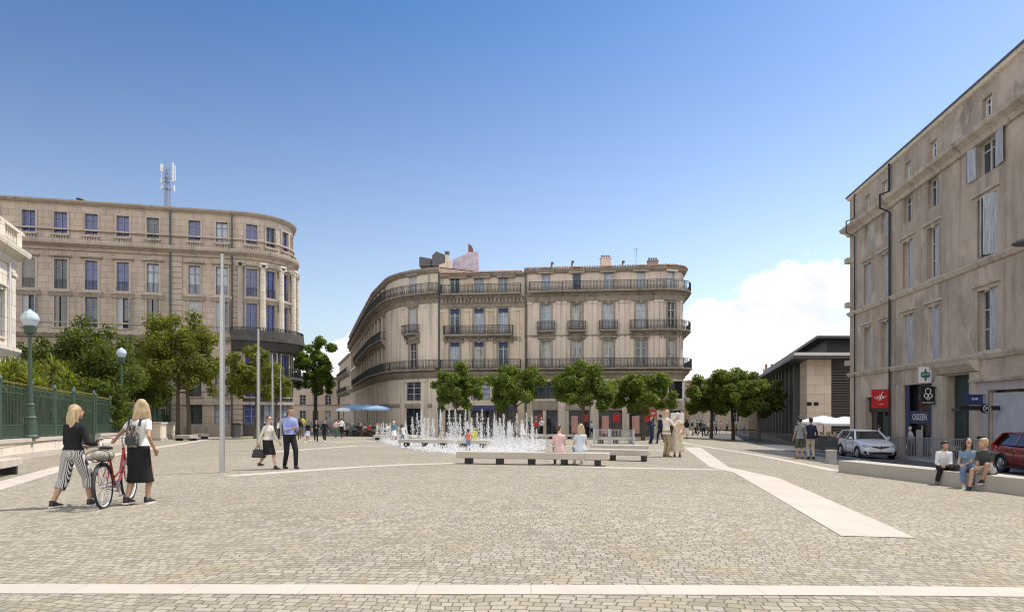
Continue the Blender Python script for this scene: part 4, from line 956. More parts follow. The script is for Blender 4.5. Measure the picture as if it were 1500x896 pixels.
    # signs hanging out over the pavement: panels stand square to the wall
    def sign(name, lab, cat, px, z0, z1, out, m, mark):
        u = g(px); t = thing(name, lab, cat, F.M(u, (z0 + z1) / 2, .1)); h_ = z1 - z0
        m4 = F.mat4(u, (z0 + z1) / 2, .12)
        # local axes: x = away from wall, z = up, faces the square
        q = Matrix(((-m4[0][1], m4[0][0], 0, m4[0][3]), (-m4[1][1], m4[1][0], 0, m4[1][3]), (0, 0, 1, m4[2][3]), (0, 0, 0, 1)))
        p = MB(); p.box(q @ Vector((out / 2 + .12, 0, 0)), (out, .1, h_), q.to_3x3()); p.build('panel', m, t)
        p = MB(); p.bar(q @ Vector((0, 0, h_ * .4)), q @ Vector((.3, 0, h_ * .4)), .04); p.bar(q @ Vector((0, 0, -h_ * .4)), q @ Vector((.3, 0, -h_ * .4)), .04); p.build('bracket', M['iron'], t)
        # front face of the sign looks towards the camera (-y): x axis must run left to right
        f = Matrix.Translation(q @ Vector((out / 2 + .12, 0, 0))) @ Matrix(((RBn.x * -1, 0, 0, 0), (RBn.y * -1, 0, 0, 0), (0, 0, 1, 0), (0, 0, 0, 1)))
        xx = -RBn; yy = Vector((-xx.y, xx.x, 0)); 
        f = Matrix(((xx.x, yy.x, 0, 0), (xx.y, yy.y, 0, 0), (0, 0, 1, 0), (0, 0, 0, 1))); f.translation = q @ Vector((out / 2 + .12, 0, 0))
        mark(t, f, out, h_)
    TX = Matrix.Rotation(R(90), 4, 'X')
    def flat(t, f, pts, m, name, y=-.06):
        p = MB(); p.prism([f @ Vector((a, y, b)) for a, b in pts], f @ Vector((0, y, 0)), f @ Vector((0, y - .012, 0))); return fixn(p.build(name, m, t))
    def m_red(t, f, w_, h_):
        p = MB(); p.tube([f @ Vector((a * w_, -.06, b * h_)) for a, b in ((-.38, .1), (-.1, -.12), (.05, .2), (.15, .38), (.02, .1), (-.02, -.1), (.15, .05), (.38, .12))], .022, 5); p.build('swash', M['sign white'], t)
        text_obj('alfa', h_ * .3, M['sign white'], t, f @ Matrix.Translation((0, -.065, h_ * .1)) @ TX); text_obj('coffee', h_ * .1, M['sign white'], t, f @ Matrix.Translation((.05, -.065, -h_ * .3)) @ TX)
    sign('shop_sign', 'square red hanging sign with white script over the first shop', 'sign', 1307, .12 + CAMZ, 1.27 + CAMZ, .95, M['sign red'], m_red)
    def m_grn(t, f, w_, h_):
        flat(t, f, [(-w_ * .42, 0), (-w_ * .15, h_ * .12), (0, h_ * .42), (w_ * .15, h_ * .12), (w_ * .42, 0), (w_ * .15, -h_ * .12), (0, -h_ * .42), (-w_ * .15, -h_ * .12)][::1], M['sign green'], 'lozenge')
        flat(t, f, [(-w_ * .34, -h_ * .16), (-w_ * .34, h_ * .16), (w_ * .34, h_ * .16), (w_ * .34, -h_ * .16)], M['sign green'], 'lozenge', -.058)
        p = MB(); p.tube([f @ Vector((a * w_, -.075, b * h_)) for a, b in ((-.25, -.04), (-.08, .04), (.05, .0), (.25, .07))], .018, 5); p.build('swash', M['sign white'], t)
    sign('shop_sign', 'white hanging sign bearing a dark green lozenge above the blue shop', 'sign', 1371, 1.45 + CAMZ, 2.3 + CAMZ, .62, M['sign white'], m_grn)
    def m_blk(t, f, w_, h_):
        p = MB()
        for (cx, cz, r_, a0_, a1_) in ((0, .22, .2, -60, 240), (-.14, -.02, .14, 0, 360), (.16, -.02, .14, 0, 360), (0, -.16, .1, 0, 360)):
            p.tube([f @ Vector((w_ * (cx + r_ * math.cos(R(a))), -.065, h_ * (cz + r_ * .8 * math.sin(R(a))))) for a in np.linspace(a0_, a1_, 14)], .022, 5)
        p.build('emblem', M['sign white'], t); text_obj('LA MAISON', h_ * .12, M['sign white'], t, f @ Matrix.Translation((0, -.06, -h_ * .4)) @ TX)
    sign('shop_sign', 'black hanging sign with white looped emblem above the blue shop', 'sign', 1376, .28 + CAMZ, 1.25 + CAMZ, .68, M['sign black'], m_blk)
    def m_nav(t, f, w_, h_): text_obj('BAR', h_ * .3, M['white metal'], t, f @ Matrix.Translation((0, -.06, .03)) @ TX)
    sign('shop_sign', 'small navy hanging sign beside the dark portal', 'sign', 1447, .22 + CAMZ, .72 + CAMZ, .68, M['sign navy'], m_nav)
    # round hanging disc on a long dark arm
    u = g(1466); t = thing('disc_sign', 'round black disc on a long dark arm against the lilac plaster', 'sign', F.M(u, .05 + CAMZ, .1)); p = MB()
    b0 = Vector(F.M(u, .08 + CAMZ, .05)); b1 = Vector(F.M(u, .08 + CAMZ, 1.7)); p.bar(b0, b1, .09, .2); p.build('arm', M['sign black'], t)
    cdx = Vector(F.M(u, .06 + CAMZ, .62)); p = MB(); p.tube([cdx + Vector((0, .09, 0)), cdx + Vector((0, -.09, 0))], .21, 24); p.build('disc', M['sign black'], t)
    p = MB(); p.tube([cdx + Vector((.165 * math.cos(a), -.1, .165 * math.sin(a))) for a in np.linspace(0, 2 * math.pi, 25)], .014, 5); p.build('ring', M['white metal'], t)
    text_obj('02', .19, M['white metal'], t, Matrix.Translation(cdx + Vector((0, -.1, 0))) @ TX)
    # wall lamp reaching out over the road
    u = F.u[1] + (RB0.y - 25.5) / -RBd.y; t = thing('street_lamp', 'flat dark street lamp on an arm from the weathered wall', 'lamp', F.M(u, 6.6 + CAMZ, .1)); p = MB()
    A_, B_ = Vector(F.M(u, 6.5 + CAMZ, 0)), Vector(F.M(u, 6.35 + CAMZ, 1.4)); p.tube([A_, A_.lerp(B_, .5) + Vector((0, 0, .1)), B_], .04, 6); p.build('arm', M['iron'], t)
    p = MB(); p.loft([[B_ + Vector((x * k, y * k, z_)) for x, y in ((-.75, -.3), (.25, -.3), (.45, 0), (.25, .3), (-.75, .3), (-.95, 0))] for k, z_ in ((.9, -.16), (1, -.1), (.7, .05), (.3, .1))]); p.build('lamp_head', M['slate'], t)
    return F
FR = right_block()

# ---------------------------------------------------------------- market hall and far buildings on the right
def market():
    par = thing('market_hall', 'low market hall with a stone pier, dark louvres and a sweeping metal roof', 'building', (29.4, 68, -2.2))
    c = Vector((29.4, 68, 0)); d1 = Vector((18.4, 65, 0)).normalized(); d2 = Vector((1, .04, 0)).normalized()
    F = Fac([c + d1 * 66, c, c + d2 * 30]); uc = F.u[1]; zb = -2.6; ze = .078 * 68 + CAMZ - .3
    mb = F.wall([], zb, ze, uc - 5.4, uc + 2.45); mb.build('stone_pier', M['pillar stone'], par)
    p = MB()
    for k in range(2): m4 = F.mat4(uc + .2 + k * .7, .6 + CAMZ, .02); p.box(m4.translation, (.45, .06, .35))
    p.build('vent', M['void'], par)
    mb = F.wall([], zb, ze, uc + 2.45, uc + 30); mb.v = [(x, y + .4, z) for x, y, z in mb.v]; mb.build('louver_wall', M['louver'], par)
    mb = MB()
    for k in range(26): z = zb + 1.2 + k * .26; F.sweep(mb, uc + 2.5, uc + 29, rectp(-.35, -.15, z, z + .07))
    mb.build('louver_slats', mat('slat brown', (.16, .13, .12), .6), par)
    mb = F.wall([], zb, ze, 0, uc - 5.4); nn = d1.cross(Vector((0, 0, 1))); mb.v = [(x + .6, y, z) for x, y, z in mb.v]; mb.build('louver_wall', M['louver'], par)
    mb = MB()
    for k in range(24): z = zb + 1.0 + k * .28; F.sweep(mb, 1, uc - 5.5, rectp(-.5, -.3, z, z + .06))
    mb.build('louver_slats', MT['slat brown'], par)
    for k in range(14):
        p = MB(); F.sweep(p, uc - 8.5 - k * 4, uc - 8.0 - k * 4, rectp(-.4, .35, zb, ze)); p.build('column', M['slate'], par)
    mb = MB(); F.sweep(mb, 0, F.L, [(-6, ze + .02), (1.5, ze + .02), (1.55, ze + .3), (1.3, ze + .6), (-6, ze + .75)]); mb.build('eaves', M['metal roof'], par)
    mb = MB(); z = 7.35 + CAMZ; F.sweep(mb, 0, F.L, [(-2.5, ze + .7), (-2.3, ze + .7), (-2.3, z - .1), (-2.5, z - .1)]); mb.build('clerestory', M['louver'], par)
    mb = MB(); F.sweep(mb, 0, F.L, [(-12, z + .9), (-1.5, z - .1), (-1.1, z - .12), (-1.05, z + .12), (-1.4, z + .25), (-12, z + 1.2)]); mb.build('roof', M['metal roof'], par)
    box_back(F, par, (1, .3), 24, zb, ze, M['louver'], M['metal roof'], .02, -3, .8)
market()
def far_right():
    p, F = street_house('far cream house with red chimney pots behind the trees', [(39, 152), (43.5, 128), (66, 132)], [(-1, 2.4), (3.2, 2.0)], 8, 7.6, 'far wall', back=(.2, 1), dist=18)
    mb = MB(); 
    t = thing('chimney', 'pale chimney with two terracotta pots on the far cream house', 'chimney', (50.5, 134, 8.5)); m = MB(); m.box((0, 0, 0), (2.2, .8, 1.6)); m.build('stack', M['far wall'], t, local=True); m = MB()
    for k in (-.6, .5): m.lathe([(.22, .8), (.2, 1.7), (.28, 1.75)], 8, (k, 0, 0))
    m.build('pots', M['terracotta'], t, local=True)
    street_house('low orange plastered house glimpsed at the end of the street', [(35, 150), (48, 152)], [(-1, 2.4)], 4, 3.2, 'orange wall', back=(0, 1), dist=14)
    street_house('grey corniced house wall beside the tree crowns', [(38.5, 150), (36.2, 128), (44, 127)], [(-1, 2.4), (2.8, 2.2)], 7, 6.6, 'far wall', back=(1, .2), dist=6)
far_right()
# ---------------------------------------------------------------- trees and plants
leaf_mat('leaf plane', (.06, .095, .018), (.19, .235, .05)); leaf_mat('leaf dark', (.05, .075, .018), (.14, .17, .04)); leaf_mat('leaf olive', (.10, .115, .022), (.23, .235, .055)); leaf_mat('leaf light', (.075, .13, .02), (.18, .25, .05))
leaf_mat('leaf yucca', (.09, .115, .025), (.22, .24, .06))
def leaves_mesh(name, clumps, n, size, m, seed, up=.35):
    rg = np.random.default_rng(seed); cl = np.array([c[:3] for c in clumps]); rr = np.array([c[3] for c in clumps])
    p = rr ** 2; idx = rg.choice(len(cl), n, p=p / p.sum())
    d = rg.normal(size=(n, 3)); d /= np.linalg.norm(d, axis=1)[:, None]
    rad = rg.random(n) ** .45
    P = cl[idx] + d * (rr[idx] * rad)[:, None] * np.array([1, 1, .85])
    nrm = d * .7 + rg.normal(size=(n, 3)) * .6 + np.array([0, 0, up]); nrm /= np.linalg.norm(nrm, axis=1)[:, None]
    a = np.cross(nrm, rg.normal(size=(n, 3))); a /= np.linalg.norm(a, axis=1)[:, None]; b = np.cross(nrm, a)
    s = size * (.6 + .8 * rg.random(n))[:, None]
    V = np.stack([P - a * s, P + b * s * .5, P + a * s, P - b * s * .5], 1).reshape(-1, 3)
    F = np.arange(4 * n).reshape(n, 4)
    me = bpy.data.meshes.new(name); me.vertices.add(4 * n); me.vertices.foreach_set('co', V.astype(np.float32).ravel())
    me.loops.add(4 * n); me.loops.foreach_set('vertex_index', F.ravel().astype(np.int32)); me.polygons.add(n)
    me.polygons.foreach_set('loop_start', np.arange(0, 4 * n, 4, dtype=np.int32)); me.polygons.foreach_set('loop_total', np.full(n, 4, dtype=np.int32))
    me.materials.append(m); me.update(calc_edges=True); me.validate(); return me
def tree(label, base, ht, cz, rx, rz, n, size, m, seed, name='tree', trunks=1, group=None, nclump=64, tr=.16, cat='tree', spread=.9):
    t = thing(name, label, cat, base, 0, group); rg = random.Random(seed); cl = []
    for i in range(nclump):
        th = rg.uniform(0, 2 * math.pi); ph = math.acos(rg.uniform(-.75, 1)); r = spread * rg.uniform(.42, .97)
        c = Vector((math.sin(ph) * math.cos(th) * rx * r, math.sin(ph) * math.sin(th) * rx * r, cz + math.cos(ph) * rz * r))
        cl.append((*c, rx * rg.uniform(.11, .25)))
    cl.append((0, 0, cz, rx * .38))
    link('crown', leaves_mesh('crown', cl, int(n * 1.5), size * .82, m, seed), t)
    tb = MB()
    for k in range(trunks):
        ox = 0 if trunks == 1 else (k - .5) * 1.0; lx = rg.uniform(-.15, .15); top = cz - rz * .35
        tb.tube([(ox, 0, -.1), (ox + lx * .3, rg.uniform(-.1, .1), top * .35), (ox + lx, 0, top * .75), (ox * .6 + lx, 0, top + rz * .35)], [tr * 1.25, tr, tr * .85, tr * .5], 9)
        for c in cl[k::trunks][:9]:
            s0 = Vector((ox * .8 + lx, 0, top * rg.uniform(.75, 1.05))); e0 = Vector(c[:3])
            tb.tube([s0, s0.lerp(e0, .5) + Vector((0, 0, -.15)), e0], [tr * .5, tr * .3, tr * .1], 6)
    tb.build('trunk', M['bark'], t, local=True); return t
for i, (px, Y, ht, rx, n, lab) in enumerate(((669, 66, 7.5, 2.75, 8000, 'wide round dark green plane tree, leftmost of the four before the stone blocks'), (754, 65, 7.6, 3.0, 8500, 'round plane tree standing behind the right end of the fountain jets'), (853, 63, 7.6, 3.25, 9500, 'largest round plane tree with forked trunk, behind the metal railing'), (942, 65, 7.3, 3.1, 9000, 'broad plane tree beside the red shop posters and suited man'))):
    b = onground(px, Y); tree(lab, b, ht, ht * .60, rx * 1.04, ht * .405, int(n * 1.25), .16, M['leaf plane'], 11 + i, 'plane_tree', group='plane trees before the shops', tr=.17)
b = onground(268, 59); tree('tall dense tree with two slim trunks beside the white slabs', b, 11.4, 7.0, 4.0, 4.7, 15000, .16, M['leaf olive'], 31, 'twin_trunk_tree', trunks=2, nclump=95, tr=.17)
b = onground(374, 60); tree('smaller light crowned tree in front of the rounded dark corner', b, 8.6, 5.6, 2.9, 3.4, 7000, .15, M['leaf olive'], 35, 'young_tree', tr=.16)
b = onground(404, 64); tree('slender low tree between the thin poles and the dark corner', b, 6.6, 4.7, 1.7, 2.1, 2600, .15, M['leaf olive'], 36, 'young_tree', tr=.12)
b = onground(462, 92); tree('bright green leafy tree at the mouth of the narrow street', b, 13, 8.0, 3.7, 5.4, 11000, .2, M['leaf light'], 41, 'street_tree', nclump=60, tr=.25)
for i, (px, Y, ht, rx, n, lab) in enumerate(((1042, 86, 8.4, 3.5, 9000, 'darker tree nearest the pale far house, first of the three by the market hall'), (1074, 84, 9.2, 3.9, 10000, 'tallest middle tree of the three by the market hall'), (1112, 78, 8.1, 3.3, 9500, 'sunlit round tree closest to the market hall louvres'))):
    b = onground(px, Y); tree(lab, b, ht, ht * .60, rx, ht * .40, n, .2, M['leaf plane'], 51 + i, 'broadleaf_tree', group='trees by the market hall', tr=.2)
for i, (px, Y, rx, rz, cz, n, m, lab) in enumerate(((128, 50, 4.6, 3.9, 5.3, 14000, 'leaf dark', 'tall rounded evergreen shrub rising behind the green railings'), (186, 61, 4.0, 4.3, 4.8, 11000, 'leaf dark', 'dark evergreen shrub behind the second globe lamp'), (70, 46, 3.4, 2.4, 3.4, 7000, 'leaf olive', 'olive green shrub behind the spiky yuccas'), (215, 66, 2.2, 2.6, 3.5, 3500, 'leaf dark', 'low dark shrub at the end of the railings'), (150, 43, 2.2, 1.8, 2.2, 3800, 'leaf dark', 'low dark bush pressed against the inside of the railings'), (20, 38, 3.2, 2.2, 2.3, 5000, 'leaf dark', 'dark bush under the white mansion wing'))):
    b = onground(px, Y); tree(lab, b, 8, cz, rx, rz, n, .15, M[m], 61 + i, 'evergreen_shrub', cat='shrub', tr=.14, nclump=80)
def yucca(px, Y, h, nh, seed, lab):
    b = onground(px, Y); t = thing('yucca', lab, 'plant', b); rg = random.Random(seed); lv = MB(); tk = MB()
    for k in range(nh):
        c = Vector((rg.uniform(-1.1, 1.1), rg.uniform(-.8, .8), h * rg.uniform(.55, 1))); tk.tube([(c.x * .3, c.y * .3, -.05), (c.x * .6, c.y * .6, c.z * .5), c], [.14, .11, .08], 6)
        for j in range(62):
            a = rg.uniform(0, 2 * math.pi); el = rg.uniform(-.7, 1.35); L_ = rg.uniform(.65, 1.0)
            d = Vector((math.cos(a) * math.cos(el), math.sin(a) * math.cos(el), math.sin(el))); sd_ = d.cross(Vector((0, 0, 1))).normalized() * .035
            m_ = c + d * L_ * .55; tip = c + d * L_ + Vector((0, 0, -.12 * L_))
            lv.add([c - sd_, c + sd_, m_ + sd_ * 1.1, tip, m_ - sd_ * 1.1], [(0, 1, 2, 4), (4, 2, 3)])
    lv.build('foliage', M['leaf yucca'], t, local=True); tk.build('stem', M['bark'], t, local=True)
yucca(8, 31, 3.9, 13, 1, 'spiky yucca clump at the left edge behind the railings'); yucca(50, 33, 4.0, 14, 2, 'middle spiky yucca clump just right of the first globe lamp'); yucca(84, 40, 4.0, 13, 3, 'spiky yucca clump nearest the dark shrubs')
yucca(25, 35, 4.2, 12, 4, 'taller spiky yucca clump behind the first globe lamp')

# ---------------------------------------------------------------- garden wall, railings, gate, lamps
def fl(Y): return Vector((-17.9 - .378 * (Y - 23.8), Y, 0))
fd = (fl(40) - fl(30)).normalized(); fn = Vector((fd.y, -fd.x, 0))
def wall_seg(y0, y1, lab):
    t = thing('garden_wall', lab, 'wall', (fl(y0).x, y0, gz(fl(y0).x, y0))); mb = MB(); n = max(2, int((y1 - y0) / 2)); F = Fac([fl(y0), fl(y1)])
    def run(d0, d1, h0, h1):
        rings = []
        for i in range(n + 1):
            p = fl(y0 + (y1 - y0) * i / n); z = gz(p.x, p.y)
            rings.append([(p.x + fn.x * d0, p.y + fn.y * d0, z + h0), (p.x + fn.x * d1, p.y + fn.y * d1, z + h0), (p.x + fn.x * d1, p.y + fn.y * d1, z + h1), (p.x + fn.x * d0, p.y + fn.y * d0, z + h1)])
        return rings
    mb.loft(run(-.22, .22, -.1, .62)); mb.build('wall', M['white stone'], t); c = MB(); c.loft(run(-.28, .28, .62, .75)); c.build('coping', M['pale stone'], t); c = MB(); c.loft(run(-.3, .42, -.1, .22)); c.build('plinth', M['pale stone'], t)
wall_seg(17, 33.6, 'pale garden wall carrying the railings, from the photo edge to the gate'); wall_seg(38.2, 70, 'pale garden wall carrying the railings beyond the gate')
def rail_panel(y0, y1, lab, zb=.75, zt=2.75, name='iron_railing'):
    a, b = fl(y0), fl(y1); t = thing(name, lab, 'fence' if name != 'iron_gate' else 'gate', (a.x, a.y, gz(a.x, a.y))); L_ = (b - a).length
    def P(k, h, d=0): p = a.lerp(b, k); return Vector((p.x + fn.x * d, p.y + fn.y * d, gz(p.x, p.y) + h))
    mb = MB(); tp = MB(); n = int(L_ / .16)
    for i in range(n + 1):
        k = i / n; mb.box(P(k, (zb + zt) / 2), (.017, .017, zt - zb)); tp.lathe([(.008, .03), (.018, .06), (.003, .13)], 5, P(k, zt))
        if i < n: mb.box(P(k + .5 / n, zb + .28), (.011, .011, .44))
    for h in (zb + .06, zb + .5, zt - .30, zt - .08): mb.bar(P(0, h), P(1, h), .035)
    mb.build('bars', M['green iron'], t); tp.build('gilded_tips', M['gilt'], t)
    for k in (0, 1):
        p = MB(); q = P(k, zb - .02); p.tube([q, q + Vector((0, 0, zt - zb + .1))], .07, 8); p.lathe([(.09, 0), (.1, .1), (.03, .24)], 8, q + Vector((0, 0, zt - zb + .08))); p.build('post', M['green iron'], t)
segs = [(17, 20.4), (20.5, 23.8), (23.9, 27.2), (27.3, 30.4), (30.5, 33.5)]
labs = ['green railing panel with gilded spikes at the photo edge', 'green railing panel with gilded spikes left of the first globe lamp', 'green railing panel with gilded spikes behind the first globe lamp', 'green railing panel with gilded spikes right of the first globe lamp', 'green railing panel with gilded spikes just before the gate']
for (a, b), l in zip(segs, labs): rail_panel(a, b, l)
for i, (a, b) in enumerate(((38.3, 42.2), (42.3, 46.2), (46.3, 50.2), (50.3, 55.2), (55.3, 61.2), (61.3, 69.8))): rail_panel(a, b, 'green railing panel %s' % ('just beyond the open gate', 'left of the second globe lamp', 'behind the second globe lamp', 'right of the second globe lamp', 'between the second lamp and the stone piers', 'reaching the stone piers at the far end')[i])
rail_panel(33.7, 37.9, 'tall green iron gate leaf reaching down to the paving', .08, 2.85, 'iron_gate')
gt = MB(); hd_ = tag(gt, 0) if False else None
b0 = fl(50); hg = thing('hedge', 'dark clipped hedge filling the garden behind the far railings', 'hedge', (b0.x - 1.6, b0.y, gz(b0.x, b0.y)))
cl = []
for k in range(60): y = 39 + k * .52; p = fl(y) - fn * 1.3 - b0 + Vector((1.6, 0, 0)); cl += [(p.x, p.y, .8 - .0 * k + gz(fl(y).x, y) - gz(b0.x, b0.y), .9), (p.x, p.y, 1.9 + gz(fl(y).x, y) - gz(b0.x, b0.y), .85)]
link('foliage', leaves_mesh('foliage', cl, 12000, .15, M['leaf dark'], 99), hg)
globe_m, nt_, b_ = nodes('globe glass'); b_.inputs['Base Color'].default_value = (.50, .60, .68, 1); b_.inputs['Roughness'].default_value = .18; MT['globe glass'] = globe_m
def globe_lamp(px, Y, ztop, lab, pedestal=True):
    p = fl(Y) + fn * .15; z = gz(p.x, p.y) + .75; t = thing('globe_lamp', lab, 'lamp', (p.x, p.y, z)); h = ztop - z
    m = MB(); m.lathe([(.30, -.02), (.30, .08), (.25, .14), (.21, .75), (.24, .8), (.18, .86), (.15, 1.25), (.18, 1.3), (.12, 1.36), (.11, 1.5)], 12); m.build('base', M['green iron'], t, local=True)
    m = MB(); m.lathe([(.09, 1.5), (.075, 2.2), (.06, h - 1.0), (.10, h - .98), (.07, h - .9)], 10); m.build('pole', M['green iron'], t, local=True)
    m = MB(); m.lathe([(.07, h - .95), (.2, h - .86), (.23, h - .62), (.17, h - .6)], 10); m.build('collar', M['green iron'], t, local=True)
    m = MB(); m.lathe([(.13, h - .64), (.22, h - .56), (.315, h - .34), (.31, h - .26), (.24, h - .10), (.10, h - .01), (.015, h + .07)], 10); m.build('globe', M['globe glass'], t, local=True)
    return t
globe_lamp(38, 26.6, 3.86 + CAMZ, 'large green lamp post with pale blue glass globe, nearest on the wall'); globe_lamp(176, 45, 4.05 + CAMZ, 'globe lamp rising behind the woman with the bicycle'); globe_lamp(243, 68.5, 3.7 + CAMZ, 'green lamp post at the far end pier, its globe lost in leaves')
for i, (px, w_, lab) in enumerate(((231, .9, 'weathered stone pier nearest the railings end'), (246, 1.1, 'stone pier with green post at the end of the wall'))):
    p = G(px, 645 - i * 3) ; t = thing('stone_pier', lab, 'pier', p); m = MB(); m.box((0, 0, .65), (w_, .9, 1.3)); m.build('shaft', M['white stone'], t, local=True); m = MB(); m.box((0, 0, 1.36), (w_ + .16, 1.06, .14)); m.build('cap', M['pale stone'], t, local=True); m = MB(); m.box((0, 0, .1), (w_ + .2, 1.1, .24)); m.build('plinth', M['concrete'], t, local=True)
# light poles
def pole(px, py, ztop, r, lab, step=None):
    p = G(px, py); t = thing('light_pole', lab, 'pole', p, group='slim grey light poles'); h = ztop - p.z; k = h * .815
    m = MB(); m.tube([(0, 0, -.05), (0, 0, k)], r, 14); m.build('shaft', M['steel'], t, smooth=True, local=True)
    m = MB(); m.tube([(0, 0, k), (0, 0, h)], r * .62, 12); m.build('light_head', M['grey iron'] if False else M['steel'], t, smooth=True, local=True)
    m = MB(); m.tube([(0, 0, -.02), (0, 0, .02)], r * 1.7, 14); m.build('base_plate', M['steel'], t, local=True)
pole(325.5, 692, 4.17 + CAMZ, .068, 'tallest thick grey light pole standing nearest, left of the walking couple'); pole(378.5, 660, 3.92 + CAMZ, .082, 'grey light pole directly behind the woman with the handbag')
pole(399, 647, 4.0 + CAMZ, .075, 'thin grey light pole between the walking couple'); pole(411, 643, 3.6 + CAMZ, .07, 'thinnest farthest grey light pole left of the blue shirted man')
# bin
p = G(337, 642); t = thing('litter_bin', 'dark litter bin standing against the shaded block', 'bin', onground(346, 65.5)); m = MB(); m.lathe([(.42, 0), (.46, 1.2), (.44, 1.25)], 4); m.build('body', M['slate'], t, local=True); m = MB(); m.lathe([(.5, 1.25), (.5, 1.33), (.2, 1.4)], 4); m.build('lid', M['iron'], t, local=True)

# ---------------------------------------------------------------- benches
def bench(a, b, lab, legs=4, wd=.52, h=.42, th=.21, solid=False, group='pale stone benches'):
    """a, b: the ends of the edge facing the camera"""
    d = (b - a); L_ = Vector((d.x, d.y, 0)).length; ang = math.atan2(d.y, d.x); pitch = math.asin(max(-.2, min(.2, (b.z - a.z) / L_)))
    t = thing('stone_bench', lab, 'bench', a, ang, group); t.rotation_euler = (0, -pitch, ang)
    m = MB(); z0 = 0 if solid else h - th
    m.box((L_ / 2, wd / 2, (z0 + h) / 2 - (.05 if solid else 0)), (L_, wd, h - z0 + (.1 if solid else 0))); o = m.build('slab', M['bench stone'], t, local=True)
    bv = o.modifiers.new('bevel', 'BEVEL'); bv.width = .02; bv.segments = 2
    if not solid:
        for k in range(legs): m = MB(); m.box((L_ * (.07 + .86 * k / (legs - 1)), wd / 2, (h - th) / 2 - .03), (.14, wd * .82, h - th + .06)); m.build('leg', M['iron'], t, local=True)
    return t
BN = bench(G(668, 679), G(890, 683), 'longest stone bench in front, two people seated on its right half', 5, .6, .40, .21)
bench(G(843, 673), G(949, 676), 'stone bench just behind the right end of the long front bench', 3, .55, .40, .2); bench(G(866, 665.5), G(950, 667), 'stone bench behind the short one, only its back edge seen', 3, .55, .42, .2)
bench(G(583, 653.5), G(713, 656), 'long stone bench standing in the fountain spray', 5, .55, .42, .2); bench(G(546, 644), G(606, 644.5), 'white stone bench at the left end of the fountain', 3, .6, .4, .22)
bench(G(776, 643), G(841, 643), 'stone bench behind the seated pair, near the three standing people', 3, .6, .42, .22); bench(G(880, 650), G(932, 650), 'stone bench behind the metal railing', 3, .5, .42, .15)
bench(G(255, 645), G(278, 645.5), 'small white stone slab at the foot of the twin trunk tree', 2, .7, .42, .24); bench(G(276, 642), G(295, 642.5), 'second small white stone slab right of the twin trunks', 2, .7, .42, .24)
BL = G(-70, 716); bench(BL, G(34, 693), 'stone bench cut by the left edge of the photo', 3, .6, .42, .2)
RBN = bench(G(1228, 691), G(1640, 744), 'long solid stone bench wall with three people seated on it', 3, .62, .36, .2, True)
# bollard
t = thing('bollard', 'short square stone bollard before the white car', 'bollard', G(1217.5, 678.5)); m = MB(); m.box((0, 0, .24), (.30, .30, .52)); m.build('shaft', M['concrete'], t, local=True); m = MB(); m.box((0, 0, .51), (.34, .34, .06)); m.build('cap', M['bench stone'], t, local=True)
# ---------------------------------------------------------------- metal railings
def barrier(a, b, lab, h=1.0, step=.12, m='steel', r=.012, group=None, post=.04, posts=(0, 1)):
    t = thing('metal_railing', lab, 'railing', a, 0, group); d = b - a; L_ = d.length; n = max(2, int(L_ / step)); mb = MB()
    P = lambda k: Vector((a.x + d.x * k, a.y + d.y * k, gz(a.x + d.x * k, a.y + d.y * k)))
    for i in range(n + 1): mb.box(P(i / n) + Vector((0, 0, .06 + (h - .06) / 2)), (r * 2, r * 2, h - .1))
    k = max(1, int(L_ / 2))
    for hh in (.08, h): 
        for i in range(k): mb.bar(P(i / k) + Vector((0, 0, hh)), P((i + 1) / k) + Vector((0, 0, hh)), r * 3)
    mb.build('bars', M[m], t)
    for q in posts: p = MB(); p.bar(P(q) + Vector((0, 0, -.02)), P(q) + Vector((0, 0, h + .06)), post * 2); p.build('post', M[m], t)
    return t
barrier(G(870, 656), G(892, 657), 'steel stair railing, left half with two thick posts', 1.0, .16, 'steel', .009, 'stair railings', .05)
barrier(G(893.5, 657), G(928, 656), 'steel stair railing, right half beside the dark stair opening', 1.0, .16, 'steel', .009, 'stair railings', .05)
barrier(G(871, 650), G(927, 650), 'steel stair railing along the back of the stair opening', 1.0, .16, 'steel', .009, 'stair railings', .045)
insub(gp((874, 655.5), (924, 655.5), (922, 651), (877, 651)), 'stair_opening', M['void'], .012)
barrier(G(1098, 645), G(1165, 653.5), 'thin grey railing along the road, farther length', 1.05, .34, 'grey iron', .014, 'thin railings along the road', .025)
barrier(G(1166, 653.6), G(1238, 667), 'thin grey railing along the road, nearer length ending by the car', 1.05, .26, 'grey iron', .014, 'thin railings along the road', .025)
barrier(rb(4, 2.1), rb(12.5, 2.1), 'thin pale railing before the blue shop and portal', 1.15, .17, 'steel', .013, 'thin railings along the road', .025)
barrier(rb(13, 2.1), rb(22, 2.1), 'thin pale railing before the lilac plaster front', 1.15, .17, 'steel', .013, 'thin railings along the road', .025)
barrier(G(1190, 646), G(1250, 647), 'low thin railing in front of the market terrace', 1.0, .2, 'steel', .013, 'thin railings along the road', .025)

